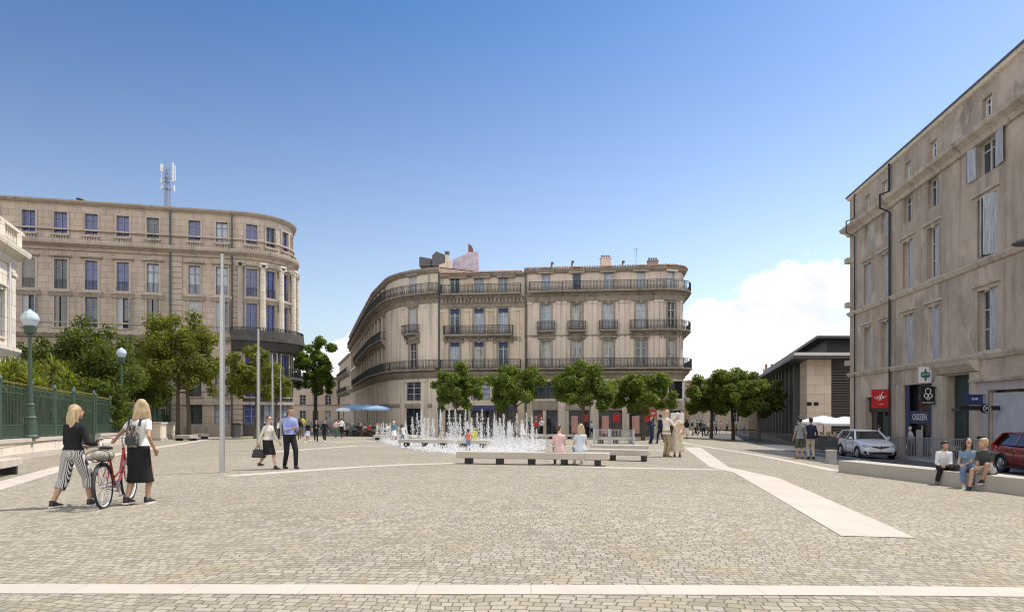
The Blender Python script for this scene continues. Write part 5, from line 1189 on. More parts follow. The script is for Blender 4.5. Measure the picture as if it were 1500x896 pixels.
# ---------------------------------------------------------------- cars
glass_mat('car glass', (.02, .025, .03), .03); mat('tyre', (.018, .018, .018), .85); mat('rim', (.5, .51, .53), .3, metal=.8); mat('chrome', (.7, .7, .7), .12, metal=1)
mat('car white', (.66, .70, .76), .28, coat=.8); mat('car red', (.22, .012, .014), .25, coat=.9); mat('black plastic', (.02, .02, .022), .5); mat('lamp glass', (.35, .38, .42), .06, spec=.9)
def car(lab, loc, heading, paint, roof_col=None):
    """local: length along y, front at -y"""
    t = thing('parked_car', lab, 'car', loc, heading); S = []
    st = [(-2.04, .50, .30, .56), (-2.0, .70, .24, .66), (-1.82, .82, .2, .80), (-1.45, .865, .18, .90), (-.95, .87, .18, .98), (-.7, .87, .18, 1.0), (0, .865, .18, .97), (.9, .865, .18, .99), (1.5, .855, .18, 1.03), (1.85, .80, .2, 1.0), (2.0, .70, .26, .90), (2.04, .55, .32, .78)]
    m = MB()
    for y, w_, zl, zt in st:
        h = [(0, zt + .03), (w_ * .6, zt + .02), (w_ * .9, zt - .01), (w_ * .985, zt - .10), (w_, (zl + zt) / 2 + .05), (w_ * .975, zl + .14), (w_ * .88, zl), (0, zl)]
        S.append([(x, y, z) for x, z in h] + [(-x, y, z) for x, z in h[-2:0:-1]])
    m.loft(S); o = fixn(m.build('body', M[paint], t, local=True)); o_body = o; sb = o.modifiers.new('sub', 'SUBSURF'); sb.levels = sb.render_levels = 2
    o.data.polygons.foreach_set('use_smooth', [True] * len(o.data.polygons))
    bl = {'f0': (-.78, .70, .985), 'r0': (1.86, .66, 1.0), 'f1': (-.12, .56, 1.42), 'r1': (1.45, .52, 1.40)}
    def c4(k, s): y, x, z = bl[k]; return Vector((x * s, y, z))
    m = MB(); rings = []
    for k in range(7):
        q = k / 6; y0 = -.16 + (1.5 + .16) * q; wx = .575 - .045 * q; zt = 1.425 + .045 * math.sin(math.pi * (q * .85 + .1)) - .02 * q
        rings.append([(-wx, y0, zt - .06), (-wx * .94, y0, zt - .01), (-wx * .5, y0, zt + .02), (wx * .5, y0, zt + .02), (wx * .94, y0, zt - .01), (wx, y0, zt - .06), (wx * .6, y0, zt - .07), (-wx * .6, y0, zt - .07)])
    m.loft(rings); m.build('roof', M[roof_col or paint], t, smooth=2, local=True)
    def pane(name, pts, mm='car glass'):
        q = MB(); n = len(pts); c = sum((Vector(p) for p in pts), Vector()) / n
        q.add(pts, [tuple(range(n))]); return q.build(name, M[mm], t, local=True)
    pane('windscreen', [c4('f0', -1), c4('f0', 1), c4('f1', 1), c4('f1', -1)]); pane('rear_window', [c4('r0', 1), c4('r0', -1), c4('r1', -1), c4('r1', 1)])
    for s in (-1, 1):
        lo = lambda y: Vector((s * (.815 - .02 * abs(y - .3)), y, .985)); hi = lambda y: Vector((s * .575, y, 1.40))
        pane('side_window', [lo(-.62), lo(.42), hi(.42), hi(-.05)]); pane('side_window', [lo(.5), lo(1.55), hi(1.25), hi(.5)])
        q = MB(); q.bar(lo(-.80) * .985, c4('f1', s) + Vector((s * .02, 0, 0)), .09, .06); q.bar(lo(.46), hi(.46), .09, .03); q.bar(lo(1.85) * .98, hi(1.42), .34, .05); q.bar(hi(-.1), hi(1.45), .06, .05); q.build('pillar', M[paint], t, local=True)
        q = MB(); q.loft([[(s * (.84 + .0 * a), -.52 - .05, .98), (s * (1.0), -.5 - .05, 1.0), (s * 1.0, -.5 - .05, 1.12), (s * .86, -.52 - .05, 1.1)], [(s * .86, -.4, .99), (s * .98, -.42, 1.01), (s * .98, -.42, 1.1), (s * .88, -.4, 1.08)]] if not (a := 0) else []); fixn(q.build('wing_mirror', M[paint], t, local=True))
        q = MB(); q.box((s * .872, .35, .80), (.03, .17, .035)); q.box((s * .872, 1.3, .84), (.03, .15, .035)); q.build('door_handle', M[paint], t, local=True)
        q = MB(); q.bar((s * .872, .46, .3), (s * .872, .46, .93), .012); q.bar((s * .868, -.66, .34), (s * .868, -.66, .9), .012); q.box((s * .86, .3, .24), (.05, 1.9, .1)); q.build('door_seam', M['black plastic'], t, local=True)
        for y in (-1.28, 1.22):
            o = MB(); c = Vector((s * .80, y, .31)); Rx = Matrix.Rotation(R(90), 3, 'Y')
            def ring(prof, n=22): return [[c + Vector((s * d, r * math.cos(a), r * math.sin(a))) for a in [2 * math.pi * k / n for k in range(n)]] for r, d in prof]
            o.loft(ring([(.20, .06), (.29, .09), (.315, .06), (.315, -.12), (.2, -.14)])); w_ = fixn(o.build('wheel', M['tyre'], t, smooth=True, local=True))
            o = MB(); o.loft(ring([(.205, .075), (.19, .085), (.17, .05), (.05, .05)]))
            for k in range(5): a = 2 * math.pi * k / 5; o.bar(c + Vector((s * .07, .04 * math.cos(a), .04 * math.sin(a))), c + Vector((s * .075, .19 * math.cos(a), .19 * math.sin(a))), .05, .03)
            fixn(o.build('rim', M['rim'], w_, local=True))
            o = MB(); arc = [2 * math.pi * k / 24 for k in range(-1, 14)]
            o.tube([c + Vector((s * .068, .36 * math.cos(a), .36 * math.sin(a))) for a in arc], .032, 6); o.build('wheel_arch', M['black plastic'], t, local=True)
    from mathutils.bvhtree import BVHTree
    bvh = BVHTree.FromObject(o_body, bpy.context.evaluated_depsgraph_get())
    # nose
    def nose(pts, name, mm, lift=.015):
        q = MB(); lo_, hi_ = [], []; x0_, x1_ = min(p[0] for p in pts), max(p[0] for p in pts)
        def span(x):
            zs = []
            for (xa, za), (xb, zb_) in zip(pts, pts[1:] + pts[:1]):
                if xa != xb and min(xa, xb) - 1e-6 <= x <= max(xa, xb) + 1e-6: zs.append(za + (zb_ - za) * (x - xa) / (xb - xa))
            return min(zs), max(zs)
        rows_ = []
        for i in range(13):
            x = x0_ + (x1_ - x0_) * (.002 + .996 * i / 12); z0_, z1_ = span(x); col_ = []
            for j in range(4):
                z = z0_ + (z1_ - z0_) * j / 3; hit = bvh.ray_cast(Vector((x, -4, z)), Vector((0, 1, 0)))[0]; col_.append((x, (hit.y if hit else -1.95) - lift * .5, z))
            rows_.append(col_)
        q.add([p for r_ in rows_ for p in r_], [(4 * i + j, 4 * i + j + 1, 4 * i + j + 5, 4 * i + j + 4) for i in range(12) for j in range(3)])
        o_ = q.build(name, M[mm], t, smooth=2, local=True); return o_
        V = []; n = 0; back = [(x, y + .06, z) for x, y, z in V]; q.add(V + back, [tuple(range(n)), tuple(n + i for i in range(n))[::-1]] + [(i, (i + 1) % n, n + (i + 1) % n, n + i) for i in range(n)]); return fixn(q.build(name, M[mm], t, local=True))
    nose([(-.40, .64), (0, .56), (.40, .64), (.46, .70), (.12, .68), (-.12, .68), (-.46, .70)], 'grille', 'black plastic', .03); nose([(-.52, .28), (.52, .28), (.60, .40), (-.60, .40)], 'lower_grille', 'black plastic', .03)
    for s in (-1, 1): nose([(s * .42, .66), (s * .72, .60), (s * .80, .70), (s * .74, .78), (s * .50, .72)], 'headlight', 'lamp glass', .035); nose([(s * .62, .30), (s * .76, .32), (s * .76, .44), (s * .66, .44)], 'fog_light', 'black plastic', .03)
    nose([(-.26, .42), (.26, .42), (.26, .52), (-.26, .52)], 'number_plate', 'sign white', .05)
    q = MB(); E = [Vector((0, -2.06, .735)), Vector((.075, -2.075, .635)), Vector((0, -2.085, .535)), Vector((-.075, -2.075, .635))]
    q.tube(E + [E[0]], .018, 6); q.build('emblem', M['chrome'], t, local=True)
    q = MB(); q.box((0, 2.03, .62), (1.2, .05, .12)); q.build('rear_bumper', M['black plastic'], t, local=True)
    for s in (-1, 1): q = MB(); q.box((s * .64, 1.98, .84), (.26, .12, .2)); q.build('tail_light', M['sign red'], t, local=True)
    return t
def carplace(px, Y): p = onground(px, Y); return p + Vector((0, 0, .012))
hd0 = math.atan2(RBd.x, -RBd.y)   # front along RBd
car('white five door hatchback parked by the road facing the square', carplace(1268, 36.2), hd0, 'car white')
p = Vector((18.25, 23.2, 0)); p.z = gz(p.x, p.y) + .012; car('dark red hatchback parked behind the seated people at the right edge', p, hd0, 'car red')

# ---------------------------------------------------------------- parasols, tables, chairs
mat('parasol blue', (.20, .33, .50), .8, var=.1); mat('parasol white', (.72, .73, .75), .8, var=.05); mat('wicker', (.12, .10, .085), .8, var=.2); mat('chair green', (.08, .12, .11), .6)
def parasol(px, Y, rad, zt, m, lab, group):
    b = onground(px, Y); t = thing('parasol', lab, 'parasol', b, 0, group); h = zt - b.z; n = 8; mb = MB()
    top = Vector((0, 0, h)); rim = [Vector((rad * math.cos(2 * math.pi * k / n + .3), rad * math.sin(2 * math.pi * k / n + .3), h - rad * .26)) for k in range(n)]; mid = [p * .5 + Vector((0, 0, h * .5 + .05)) for p in rim]
    V = [top] + mid + rim + [p + Vector((0, 0, -.18)) for p in rim]
    F = [(0, 1 + k, 1 + (k + 1) % n) for k in range(n)] + [(1 + k, 1 + n + k, 1 + n + (k + 1) % n, 1 + (k + 1) % n) for k in range(n)] + [(1 + n + k, 1 + 2 * n + k, 1 + 2 * n + (k + 1) % n, 1 + n + (k + 1) % n) for k in range(n)]
    mb.add(V, F); mb.build('canopy', M[m], t, local=True)
    mb = MB(); mb.tube([(0, 0, .1), (0, 0, h)], .035, 8); mb.build('pole', M['grey iron'], t, local=True); mb = MB(); mb.lathe([(.35, 0), (.35, .06), (.08, .1)], 10); mb.build('base', M['grey iron'], t, local=True)
    mb = MB()
    for p in rim: mb.bar((0, 0, h - rad * .36), p * .98, .02)
    mb.build('ribs', M['grey iron'], t, local=True)
for px, Y, r_, z_, lab in ((520, 76, 1.7, 1.05, 'pale blue parasol over the cafe terrace, nearest the narrow street'), (538, 73, 1.7, .98, 'pale blue parasol over the middle of the cafe terrace'), (552, 71, 1.6, .92, 'pale blue parasol over the cafe terrace, closest to the fountain')): parasol(px, Y, r_, z_ - .2 + CAMZ - .2, 'parasol blue', lab, 'blue cafe parasols')
parasol(503, 72, .8, .55 + CAMZ - .3, 'parasol white', 'small white parasol behind the couple in pale shirts', None)
for px, Y, r_, z_, lab in ((1206, 60, 2.1, -.55, 'white parasol by the stone pier on the market terrace'), (1238, 58, 2.2, -.6, 'white parasol on the market terrace beside the weathered block')): parasol(px, Y, r_, z_ + CAMZ + .05, 'parasol white', lab, 'white terrace parasols')
def chair_proto(m, lab, group):
    t = thing('cafe_chair', lab, 'chair', (0, 0, 0), 0, group); q = MB(); q.box((0, 0, .45), (.42, .42, .04)); q.build('seat', m, t, local=True); q = MB(); q.box((0, .2, .68), (.42, .035, .36)); q.build('backrest', m, t, local=True)
    for x in (-.18, .18):
        for y in (-.18, .19): q = MB(); q.bar((x, y, 0), (x, y * .98, .86 if y > 0 else .44), .03); q.build('leg', m, t, local=True)
    return t
def table_proto(lab, group):
    t = thing('cafe_table', lab, 'table', (0, 0, 0), 0, group); q = MB(); q.lathe([(.35, .70), (.36, .73), (.35, .74)], 14); q.build('tabletop', M['white metal'], t, local=True); q = MB(); q.tube([(0, 0, .02), (0, 0, .7)], .03, 8); q.lathe([(.22, 0), (.2, .03), (.04, .05)], 10); q.build('leg', M['grey iron'], t, local=True); return t
SEATS = []
rg = random.Random(5)
def terrace(spots, clab, tlab, cg, tg, m):
    cp = chair_proto(m, clab, cg); tp = table_proto(tlab, tg); KID[cp.name] = kids(cp); KID[tp.name] = kids(tp)
    first = [True, True]
    for px, Y in spots:
        b = onground(px, Y); o = tp if first[1] else copy_tree(tp); first[1] = False; o.location = b
        a0_ = rg.uniform(0, 3)
        for k in range(3):
            a = a0_ + k * 2.1; q = b + Vector((.62 * math.cos(a), .62 * math.sin(a), 0)); q.z = gz(q.x, q.y)
            c = cp if first[0] else copy_tree(cp); first[0] = False
            rz = math.atan2(b.y - q.y, b.x - q.x) + math.pi / 2; c.location = q; c.rotation_euler = (0, 0, rz); SEATS.append((q, rz, px))
terrace([(511, 73), (520, 71), (528, 74), (535, 70), (541, 72.5), (548, 69), (556, 70), (563, 68)], 'dark wicker cafe chair at a table under the blue parasols', 'small round table under the blue parasols', 'chairs under the blue parasols', 'tables under the blue parasols', M['wicker'])
terrace([(1198, 57), (1206, 60), (1214, 57), (1221, 59.5), (1229, 57), (1236, 60), (1241, 56.5)], 'dark green cafe chair at a table under the white parasols', 'small round table under the white parasols', 'chairs under the white parasols', 'tables under the white parasols', M['chair green'])
# ---------------------------------------------------------------- people
def skin_mat(name, col):
    m, nt, b = nodes(name); b.inputs['Base Color'].default_value = (*col, 1); b.inputs['Roughness'].default_value = .5; b.inputs['Subsurface Weight'].default_value = .08; b.inputs['Subsurface Scale'].default_value = .01; MT[name] = m
skin_mat('skin fair', (.56, .36, .27)); skin_mat('skin tan', (.43, .255, .17)); skin_mat('skin dark', (.10, .055, .035))
mat('eye', (.03, .022, .018), .3); mat('lip', (.36, .13, .11), .5)
def cloth(name, col, var=.12): return mat(name, col, .88, var=var, vscale=6, bump=.5, bscale=11, spec=.2, stretch=(1, 1, .5))
for n_, c_ in dict(black=(.018, .018, .02), white=(.74, .74, .75), cream=(.66, .61, .54), pink=(.66, .46, .44), paleblue=(.50, .57, .66), blueshirt=(.30, .36, .66), navy=(.025, .035, .07), denim=(.15, .22, .36), grey=(.22, .23, .24), charcoal=(.055, .062, .06), khaki=(.34, .27, .17), olive=(.085, .095, .065), red=(.50, .05, .045), coral=(.62, .17, .14), yellow=(.60, .60, .07), green=(.07, .20, .12), brown=(.16, .09, .055), stone=(.52, .46, .37), slateblue=(.20, .29, .42), teal=(.10, .22, .26), ltgrey=(.42, .43, .45)).items(): cloth('cloth ' + n_, c_)
stripes_mat('cloth stripes', (.03, .03, .045), (.72, .70, .68), 17); print_mat('cloth floral', (.60, .55, .42), [(.28, .30, .17), (.62, .30, .22), (.72, .70, .60)], 16); print_mat('bag print', (.04, .035, .045), [(.35, .12, .18), (.45, .4, .3), (.1, .15, .12)], 26)
print_mat('cloth dots', (.50, .57, .66), [(.7, .72, .74)], 30)
def hair_mat(name, a, b_):
    m, nt, b = nodes(name); tc = nt.nodes.new('ShaderNodeTexCoord'); n = noise(nt, mapping(nt, tc.outputs['Object'], (60, 60, 5)), 1, 5, .7)
    nt.links.new(rgbmix(nt, ramp(nt, n, .3, .7), a, b_), b.inputs['Base Color']); b.inputs['Roughness'].default_value = .45
    bp = nt.nodes.new('ShaderNodeBump'); bp.inputs['Strength'].default_value = .7; bp.inputs['Distance'].default_value = .01; nt.links.new(n, bp.inputs['Height']); nt.links.new(bp.outputs[0], b.inputs['Normal']); MT[name] = m
hair_mat('hair blond', (.28, .19, .10), (.60, .46, .27)); hair_mat('hair brown', (.05, .03, .02), (.12, .07, .045)); hair_mat('hair black', (.012, .011, .011), (.03, .028, .026)); hair_mat('hair grey', (.45, .43, .40), (.68, .66, .62))
mat('leather', (.025, .022, .02), .45); mat('tan leather', (.22, .11, .055), .5); mat('sole', (.72, .72, .70), .6); mat('paper', (.75, .75, .73), .8, var=.08, vscale=9); mat('sunglasses', (.10, .015, .012), .15)
mat('red paint', (.30, .018, .018), .3, coat=.6); mat('canvas', (.33, .31, .27), .9, var=.5, vscale=14, bump=.5, bscale=20)
PEND = []
def remesh(mb, name, m, parent, vox, smooth=2, extra=None):
    me = mb.mesh(name, m); o = link(name, me, parent); bm = bmesh.new(); bm.from_mesh(me); bmesh.ops.recalc_face_normals(bm, faces=bm.faces); bm.to_mesh(me); bm.free()
    r = o.modifiers.new('r', 'REMESH'); r.mode = 'VOXEL'; r.voxel_size = vox; r.use_smooth_shade = True
    s = o.modifiers.new('s', 'SMOOTH'); s.factor = .5; s.iterations = smooth
    PEND.append((o, extra)); return o
def ik(a, b, l1, l2, pole):
    d = b - a; L_ = d.length; mx_ = (l1 + l2) * .995
    if L_ > mx_: b = a + d * (mx_ / L_); d = b - a; L_ = mx_
    x = (l1 * l1 - l2 * l2 + L_ * L_) / (2 * L_); h = math.sqrt(max(0, l1 * l1 - x * x)); u = d / L_
    p = Vector(pole); p = (p - u * p.dot(u)); p = p.normalized() if p.length > 1e-4 else Vector((0, -1, 0))
    return a + u * x + p * h, b
def person(pos, face, ht, label, pose='stand', fem=False, skin='skin fair', top=('cloth white', 1.0), bottom=('trousers', 'cloth black', 1.0), shoe='leather', hair=('short', 'hair brown'), det=0, yaw=0, pitch=0, group=None, seat=.45, aL=None, aR=None, hL=None, hR=None, lean=None, slim=1.0, untuck=False, glasses=False, child=False, sole=None):
    """local axes: faces -y, z up; metres for a 1.75 m figure, scaled to ht"""
    s = ht / 1.75 if pose != 'sit' else ht / 1.28; vox = {0: .032, 1: .02, 2: .0095}[det]
    hw = .085 if fem else .082; sw = (.146 if fem else .160)
    V3 = Vector; le = R(lean if lean is not None else {'stand': 1, 'walk': 4, 'run': 12, 'sit': 12}[pose])
    if pose == 'sit': pc = V3((0, .0, seat / s + .10))
    else: pc = V3((0, 0, .945 if pose == 'stand' else .93))
    z0 = 0.085
    if aL is None: aL, aR = {'stand': ((.10, .0, z0), (-.10, .03, z0)), 'walk': ((.07, -.28, z0 + .01), (-.07, .30, z0 + .10)), 'run': ((.07, -.3, z0 + .03), (-.07, .42, z0 + .3)), 'sit': ((.12, -.46, z0), (-.12, -.42, z0))}[pose]
    if hL is None: hL, hR = {'stand': ((.27, -.05, .86), (-.27, -.03, .86)), 'walk': ((.27, .12, .88), (-.27, -.2, .90)), 'run': ((.28, .15, 1.0), (-.28, -.35, 1.15)), 'sit': ((.14, -.36, pc.z + .14), (-.14, -.34, pc.z + .14))}[pose]
    aL, aR, hL, hR = map(V3, (aL, aR, hL, hR))
    up = V3((0, -math.sin(le), math.cos(le))); fw = V3((0, -math.cos(le), -math.sin(le)))
    sp_ = lambda t, f=0: pc + up * t + fw * f
    hip = {1: pc + V3((hw, 0, -.03)), -1: pc + V3((-hw, 0, -.03))}; sh = {1: sp_(.425) + V3((sw, 0, 0)), -1: sp_(.425) + V3((-sw, 0, 0))}
    kn, an, el, ha = {}, {}, {}, {}
    for k, a, h in ((1, aL, hL), (-1, aR, hR)):
        kn[k], an[k] = ik(hip[k], a, .435, .42, (k * .12, -1, .15)); el[k], ha[k] = ik(sh[k], h, .285, .255, (k * .35, .8, -.5))
    nk = sp_(.525); hc = nk + up * .155 + fw * .025
    yw, pt = R(yaw), R(pitch)
    HM = Matrix.Rotation(yw, 3, 'Z') @ Matrix.Rotation(pt, 3, 'X'); hp = lambda x, y, z: hc + HM @ V3((x, y, z))
    n = 10 if det < 2 else 14
    def ring(t, rx, ry, f=0): c = sp_(t, f); return [c + V3((rx * math.cos(a), 0, 0)) - fw * (ry * math.sin(a)) for a in [2 * math.pi * j / 14 for j in range(14)]]
    w1 = slim * (.90 if fem else 1.0); chest = .155 * w1 if fem else .162 * w1
    TR = [(-.10, .145 * slim, .105), (-.03, .168 * slim, .118), (.05, .160 * slim if fem else .150 * slim, .108), (.15, .128 * w1, .092), (.22, .132 * w1, .094), (.34, chest, .112), (.42, chest * 1.02, .105), (.458, sw * .74, .084), (.49, sw * .46, .072), (.518, .066, .06)]
    B = MB(); B.loft([ring(t, a, b) for t, a, b in TR]); B.cone(nk - up * .03, nk + up * .07 + fw * .01, .058 if not fem else .050, .05, n)
    hs = 1.22 if child else 1.0
    B.ell(hp(0, .012, .03), (.076 * hs, .096 * hs, .095 * hs), n + 2, HM); B.ell(hp(0, -.022, -.035), (.06 * hs, .074 * hs, .082 * hs), n + 2, HM)
    if det:
        B.tube([hp(0, -.088, .025), hp(0, -.113, -.018), hp(0, -.095, -.028)], [.010, .017, .012], 6); B.ell(hp(0, -.092, -.062), (.024, .012, .011), 8, HM); B.ell(hp(0, -.075, -.105), (.022, .02, .016), 8, HM)
        for k in (1, -1): B.ell(hp(k * .078, .01, .0), (.012, .022, .032), 8, HM)
    else: B.ell(hp(0, -.095, -.005), (.014, .022, .02), 6, HM)
    for k in (1, -1):
        q = slim if fem else 1.0
        B.cone(hip[k], kn[k], .082 * q, .054 * q, n, True); mid = kn[k].lerp(an[k], .32) + V3((0, .012, 0)); B.cone(kn[k], mid, .052 * q, .054 * q, n, True); B.cone(mid, an[k], .054 * q, .034, n, True)
        B.cone(sh[k], el[k], .050 * (q if not fem else .86), .037 * (1 if not fem else .88), n, True); B.cone(el[k], ha[k], .037 * (1 if not fem else .88), .026, n, True)
        d = (ha[k] - el[k]).normalized(); sd = d.cross(V3((0, -1, 0))); sd = sd.normalized() if sd.length > .15 else V3((1, 0, 0)); pn = d.cross(sd).normalized()
        B.ell(ha[k] + d * .045, (.018, .034, .052), n, Matrix((pn, sd, d)).transposed())
        if det == 2:
            for i, (o_, l_) in enumerate(((-.027, .072), (-.009, .082), (.009, .078), (.026, .06))):
                p0 = ha[k] + d * .075 + sd * o_; p1 = p0 + d * l_ * .5 + pn * .006; p2 = p1 + d * l_ * .4 + pn * .022; B.tube([p0, p1, p2], [.0105, .0095, .008], 6)
            ts = -1 if k == 1 else 1; p0 = ha[k] + d * .03 + sd * .03 * ts; B.tube([p0, p0 + d * .03 + sd * .022 * ts, p0 + d * .058 + sd * .024 * ts + pn * .012], [.013, .012, .009], 6)
        elif det == 1: B.ell(ha[k] + d * .1 + pn * .012, (.012, .03, .045), 8, Matrix((pn, sd, d)).transposed())
        else: B.ell(ha[k] + d * .09, (.02, .03, .05), 6, Matrix((pn, sd, d)).transposed())
        ft = an[k] - V3((0, 0, .045)); B.cone(ft + V3((0, .03, -.005)), ft + V3((0, -.13, -.012)), .030, .026, 8, True)
    cen = {'e': [hp(.03, -.088, .012), hp(-.03, -.088, .012)], 'l': hp(0, -.10, -.062)}
    def feats(me):
        if not det: return
        for p in me.polygons:
            c = p.center
            if min((c - e).length for e in cen['e']) < .013: p.material_index = 1
            elif (c - cen['l']).length < .017 and abs((HM.transposed() @ (c - cen['l'])).z) < .009: p.material_index = 2
    body = remesh(B, 'person', [M[skin], M['eye'], M['lip']], None, vox, 3 if det < 2 else 4, feats)
    body.location = pos; body.rotation_euler = (0, 0, R(face)); body.scale = (s, s, s)
    tag(body, label, 'person', group); OFF[body.name] = V3((0, 0, 0))
    # clothes
    if top:
        T = MB(); inf = .016 if det == 2 else .022; lo = -.10 if untuck else .03
        rr = [(t, a, b) for t, a, b in TR if t > lo]; a0 = .165 * slim if untuck else .155 * slim
        T.loft([ring(lo, a0 + inf + .012, .118 + inf + .012)] + [ring(t, max(a + inf, (.148 if untuck or not fem else .13)) if t < .47 else a + inf * .7, b + inf * (1 if t < .47 else .6)) for t, a, b in rr[:-1]] + [ring(.512, .078, .066)])
        if fem: 
            for k in (1, -1): T.ell(sp_(.32, .075) + V3((k * .07, 0, 0)), (.068, .055, .065), n)
        for k in (1, -1):
            sl_ = top[1]; T.ell(sh[k], (.056, .058, .056), n)
            if sl_ > 0:
                q = min(1, sl_ / .5) ; e1 = sh[k].lerp(el[k], q); T.tube([sh[k], e1], [.056, .054 - .008 * q], n)
                if sl_ > .5: T.ell(el[k], (.048,) * 3, n); T.tube([el[k], el[k].lerp(ha[k], (sl_ - .5) / .5 * .96)], [.048, .038], n)
        remesh(T, 'shirt', M[top[0]], body, vox * 1.05, 2)
        if len(top) > 2:      # open jacket front showing a shirt
            J = MB(); J.loft([[p + fw * .016 for p in ring(t, a * .35, b + inf)] for t, a, b in ((.1, .13, .09), (.3, .15, .1), (.47, .14, .085))]); remesh(J, 'shirt_front', M[top[2]], body, vox, 1)
    if bottom:
        kind, bm_, ln = bottom; P = MB()
        if kind in ('trousers', 'shorts', 'wide'):
            P.loft([ring(-.13, .13 * slim, .10)] + [ring(t, a * slim, b) for t, a, b in ((-.08, .172, .128), (-.02, .185, .135), (.03, .176, .126), (.085, .156, .114))])
            wd_ = .02 if kind == 'wide' else .0
            for k in (1, -1):
                e1 = hip[k].lerp(kn[k], min(1, ln * 2)); P.ell(hip[k], (.098, .098, .09), n); P.tube([hip[k], e1], [.098 + wd_ * .6, .074 + wd_ + (.018 if kind == 'shorts' else 0)], n)
                if ln > .5: P.ell(kn[k], (.072 + wd_,) * 3, n); P.tube([kn[k], kn[k].lerp(an[k], (ln - .5) * 2 * .97 + .02)], [.072 + wd_, .056 + wd_ * 1.6], n)
        else:      # skirt or dress from the waist down to ln of the leg
            lk = (kn[1] + kn[-1]) / 2; la = (an[1] + an[-1]) / 2; hem = pc.lerp(lk, min(1, ln * 2)) if ln <= .5 else lk.lerp(la, (ln - .5) * 2)
            kx = abs(kn[1].y - kn[-1].y) * .5 * min(1, ln * 2) + abs(an[1].y - an[-1].y) * .25 * max(0, ln - .5)
            fl_ = {'pencil': .0, 'skirt': .06, 'full': .10}[kind]
            if pose == 'sit': P.loft([ring(.1, .14, .11), ring(0, .19, .15), ring(-.08, .2, .15)]); [P.cone(hip[k], kn[k], .1, .085, n, True) for k in (1, -1)]; P.tube([lk, hem - V3((0, 0, .02))], [.15, .16], n)
            else:
                rg_ = [ring(.09, .14 * slim, .11), ring(0, .182 * slim, .135)]
                for q in (.35, .7, 1.0):
                    c = pc.lerp(hem, q); rg_.append([c + V3((max(.186 + fl_ * q, q * (.105 + max(abs(kn[1].x), abs(kn[-1].x), (abs(an[1].x)) * (ln > .6)))) * math.cos(a) * (1 + .04 * math.sin(5 * a)), (.13 + fl_ * q + kx * q) * math.sin(a), 0)) for a in [2 * math.pi * j / 14 for j in range(14)]])
                P.loft([r for r in rg_])
        remesh(P, {'trousers': 'trousers', 'wide': 'trousers', 'shorts': 'shorts'}.get(kind, 'skirt'), M[bm_], body, vox * 1.05, 2)
    if shoe:
        for k in (1, -1):
            S = MB(); tilt = max(0, an[k].z - .12) * 2.2 if pose in ('walk', 'run') else 0; Q = Matrix.Rotation(-tilt if an[k].y > 0 else 0, 3, 'X'); f0 = an[k]
            P_ = lambda x, y, z: f0 + Q @ V3((x, y, z))
            S.loft([[P_(x * w_, y, -.078) for x in (-1,)] + [P_(-w_, y, -.05), P_(-w_ * .8, y, h_), P_(w_ * .8, y, h_), P_(w_, y, -.05), P_(w_, y, -.078)] for y, w_, h_, x in ((.062, .026, -.02, 1), (.045, .038, .03, 1), (-.02, .040, .028, 1), (-.07, .043, -.02, 1), (-.14, .046, -.036, 1), (-.18, .034, -.045, 1), (-.195, .018, -.055, 1))])
            o = fixn(S.build('shoe', M[shoe], body, smooth=2, local=True))
            if sole and det: S = MB(); S.loft([[P_(-w_, y, -.088), P_(-w_, y, -.062), P_(w_, y, -.062), P_(w_, y, -.088)] for y, w_ in ((.066, .03), (.04, .042), (-.07, .047), (-.15, .049), (-.2, .022))]); fixn(S.build('sole', M[sole], o, local=True))
    if hair and hair[0] != 'bald':
        H = MB(); hk, hm = hair; a = hs
        H.ell(hp(0, .03, .045), (.088 * a, .096 * a, .094 * a), n + 2, HM); H.ell(hp(0, .045, .0), (.084 * a, .076 * a, .09 * a), n + 2, HM)
        if hk == 'short': H.ell(hp(0, -.03, .085), (.07 * a, .06 * a, .045 * a), n, HM)
        if hk in ('long', 'wavy'):
            ln = .36 if hk == 'long' else .24
            for x in (-.065, -.03, 0, .03, .065):
                w_ = .03 if hk == 'wavy' else .0
                H.tube([hp(x * .9, .06, .05), hp(x * 1.25, .085, -.08), hp(x * 1.35 + w_ * math.sin(9 * x), .09 if pose != 'sit' else .10, -.08 - ln * .5) , hp(x * 1.1 - w_ * .5, .075, -.08 - ln)], [.045, .048, .042, .018], 8)
            for x in (-.075, .075): H.tube([hp(x, .0, .06), hp(x * 1.15, .0, -.06), hp(x * 1.1, .03, -.18)], [.025, .028, .02], 8)
        if hk == 'bun': H.ell(hp(0, .125, .05), (.045, .045, .045), n, HM)
        if hk == 'hat': H.lathe([(.17, -.0), (.17, .012), (.1, .02), (.09, .1), (.04, .12)], 14, hp(0, .0, .07))
        remesh(H, 'hair' if hk != 'hat' else 'sun_hat', M[hm], body, vox, 2)
    if glasses:
        q = MB(); [q.ell(hp(k * .032, -.098, .014), (.027, .010, .02), 10, HM) for k in (1, -1)]; q.bar(hp(-.02, -.104, .02), hp(.02, -.104, .02), .008); [q.bar(hp(k * .058, -.088, .018), hp(k * .082, .0, .015), .006) for k in (1, -1)]; q.build('sunglasses', M['sunglasses'], body, local=True)
    W = lambda v: Vector(pos) + Matrix.Rotation(R(face), 3, 'Z') @ (V3(v) * s)
    return dict(o=body, W=W, s=s, ha=ha, el=el, sp=sp_, hp=hp, sh=sh, pc=pc)
def px_h(px, fy, hy): p = G(px, fy); return p, (fy - hy) / 1000 * p.y
def pp(px, fy, hy, face, label, **k):
    p, h = px_h(px, fy, hy); return person(p, face, h, label, **k)

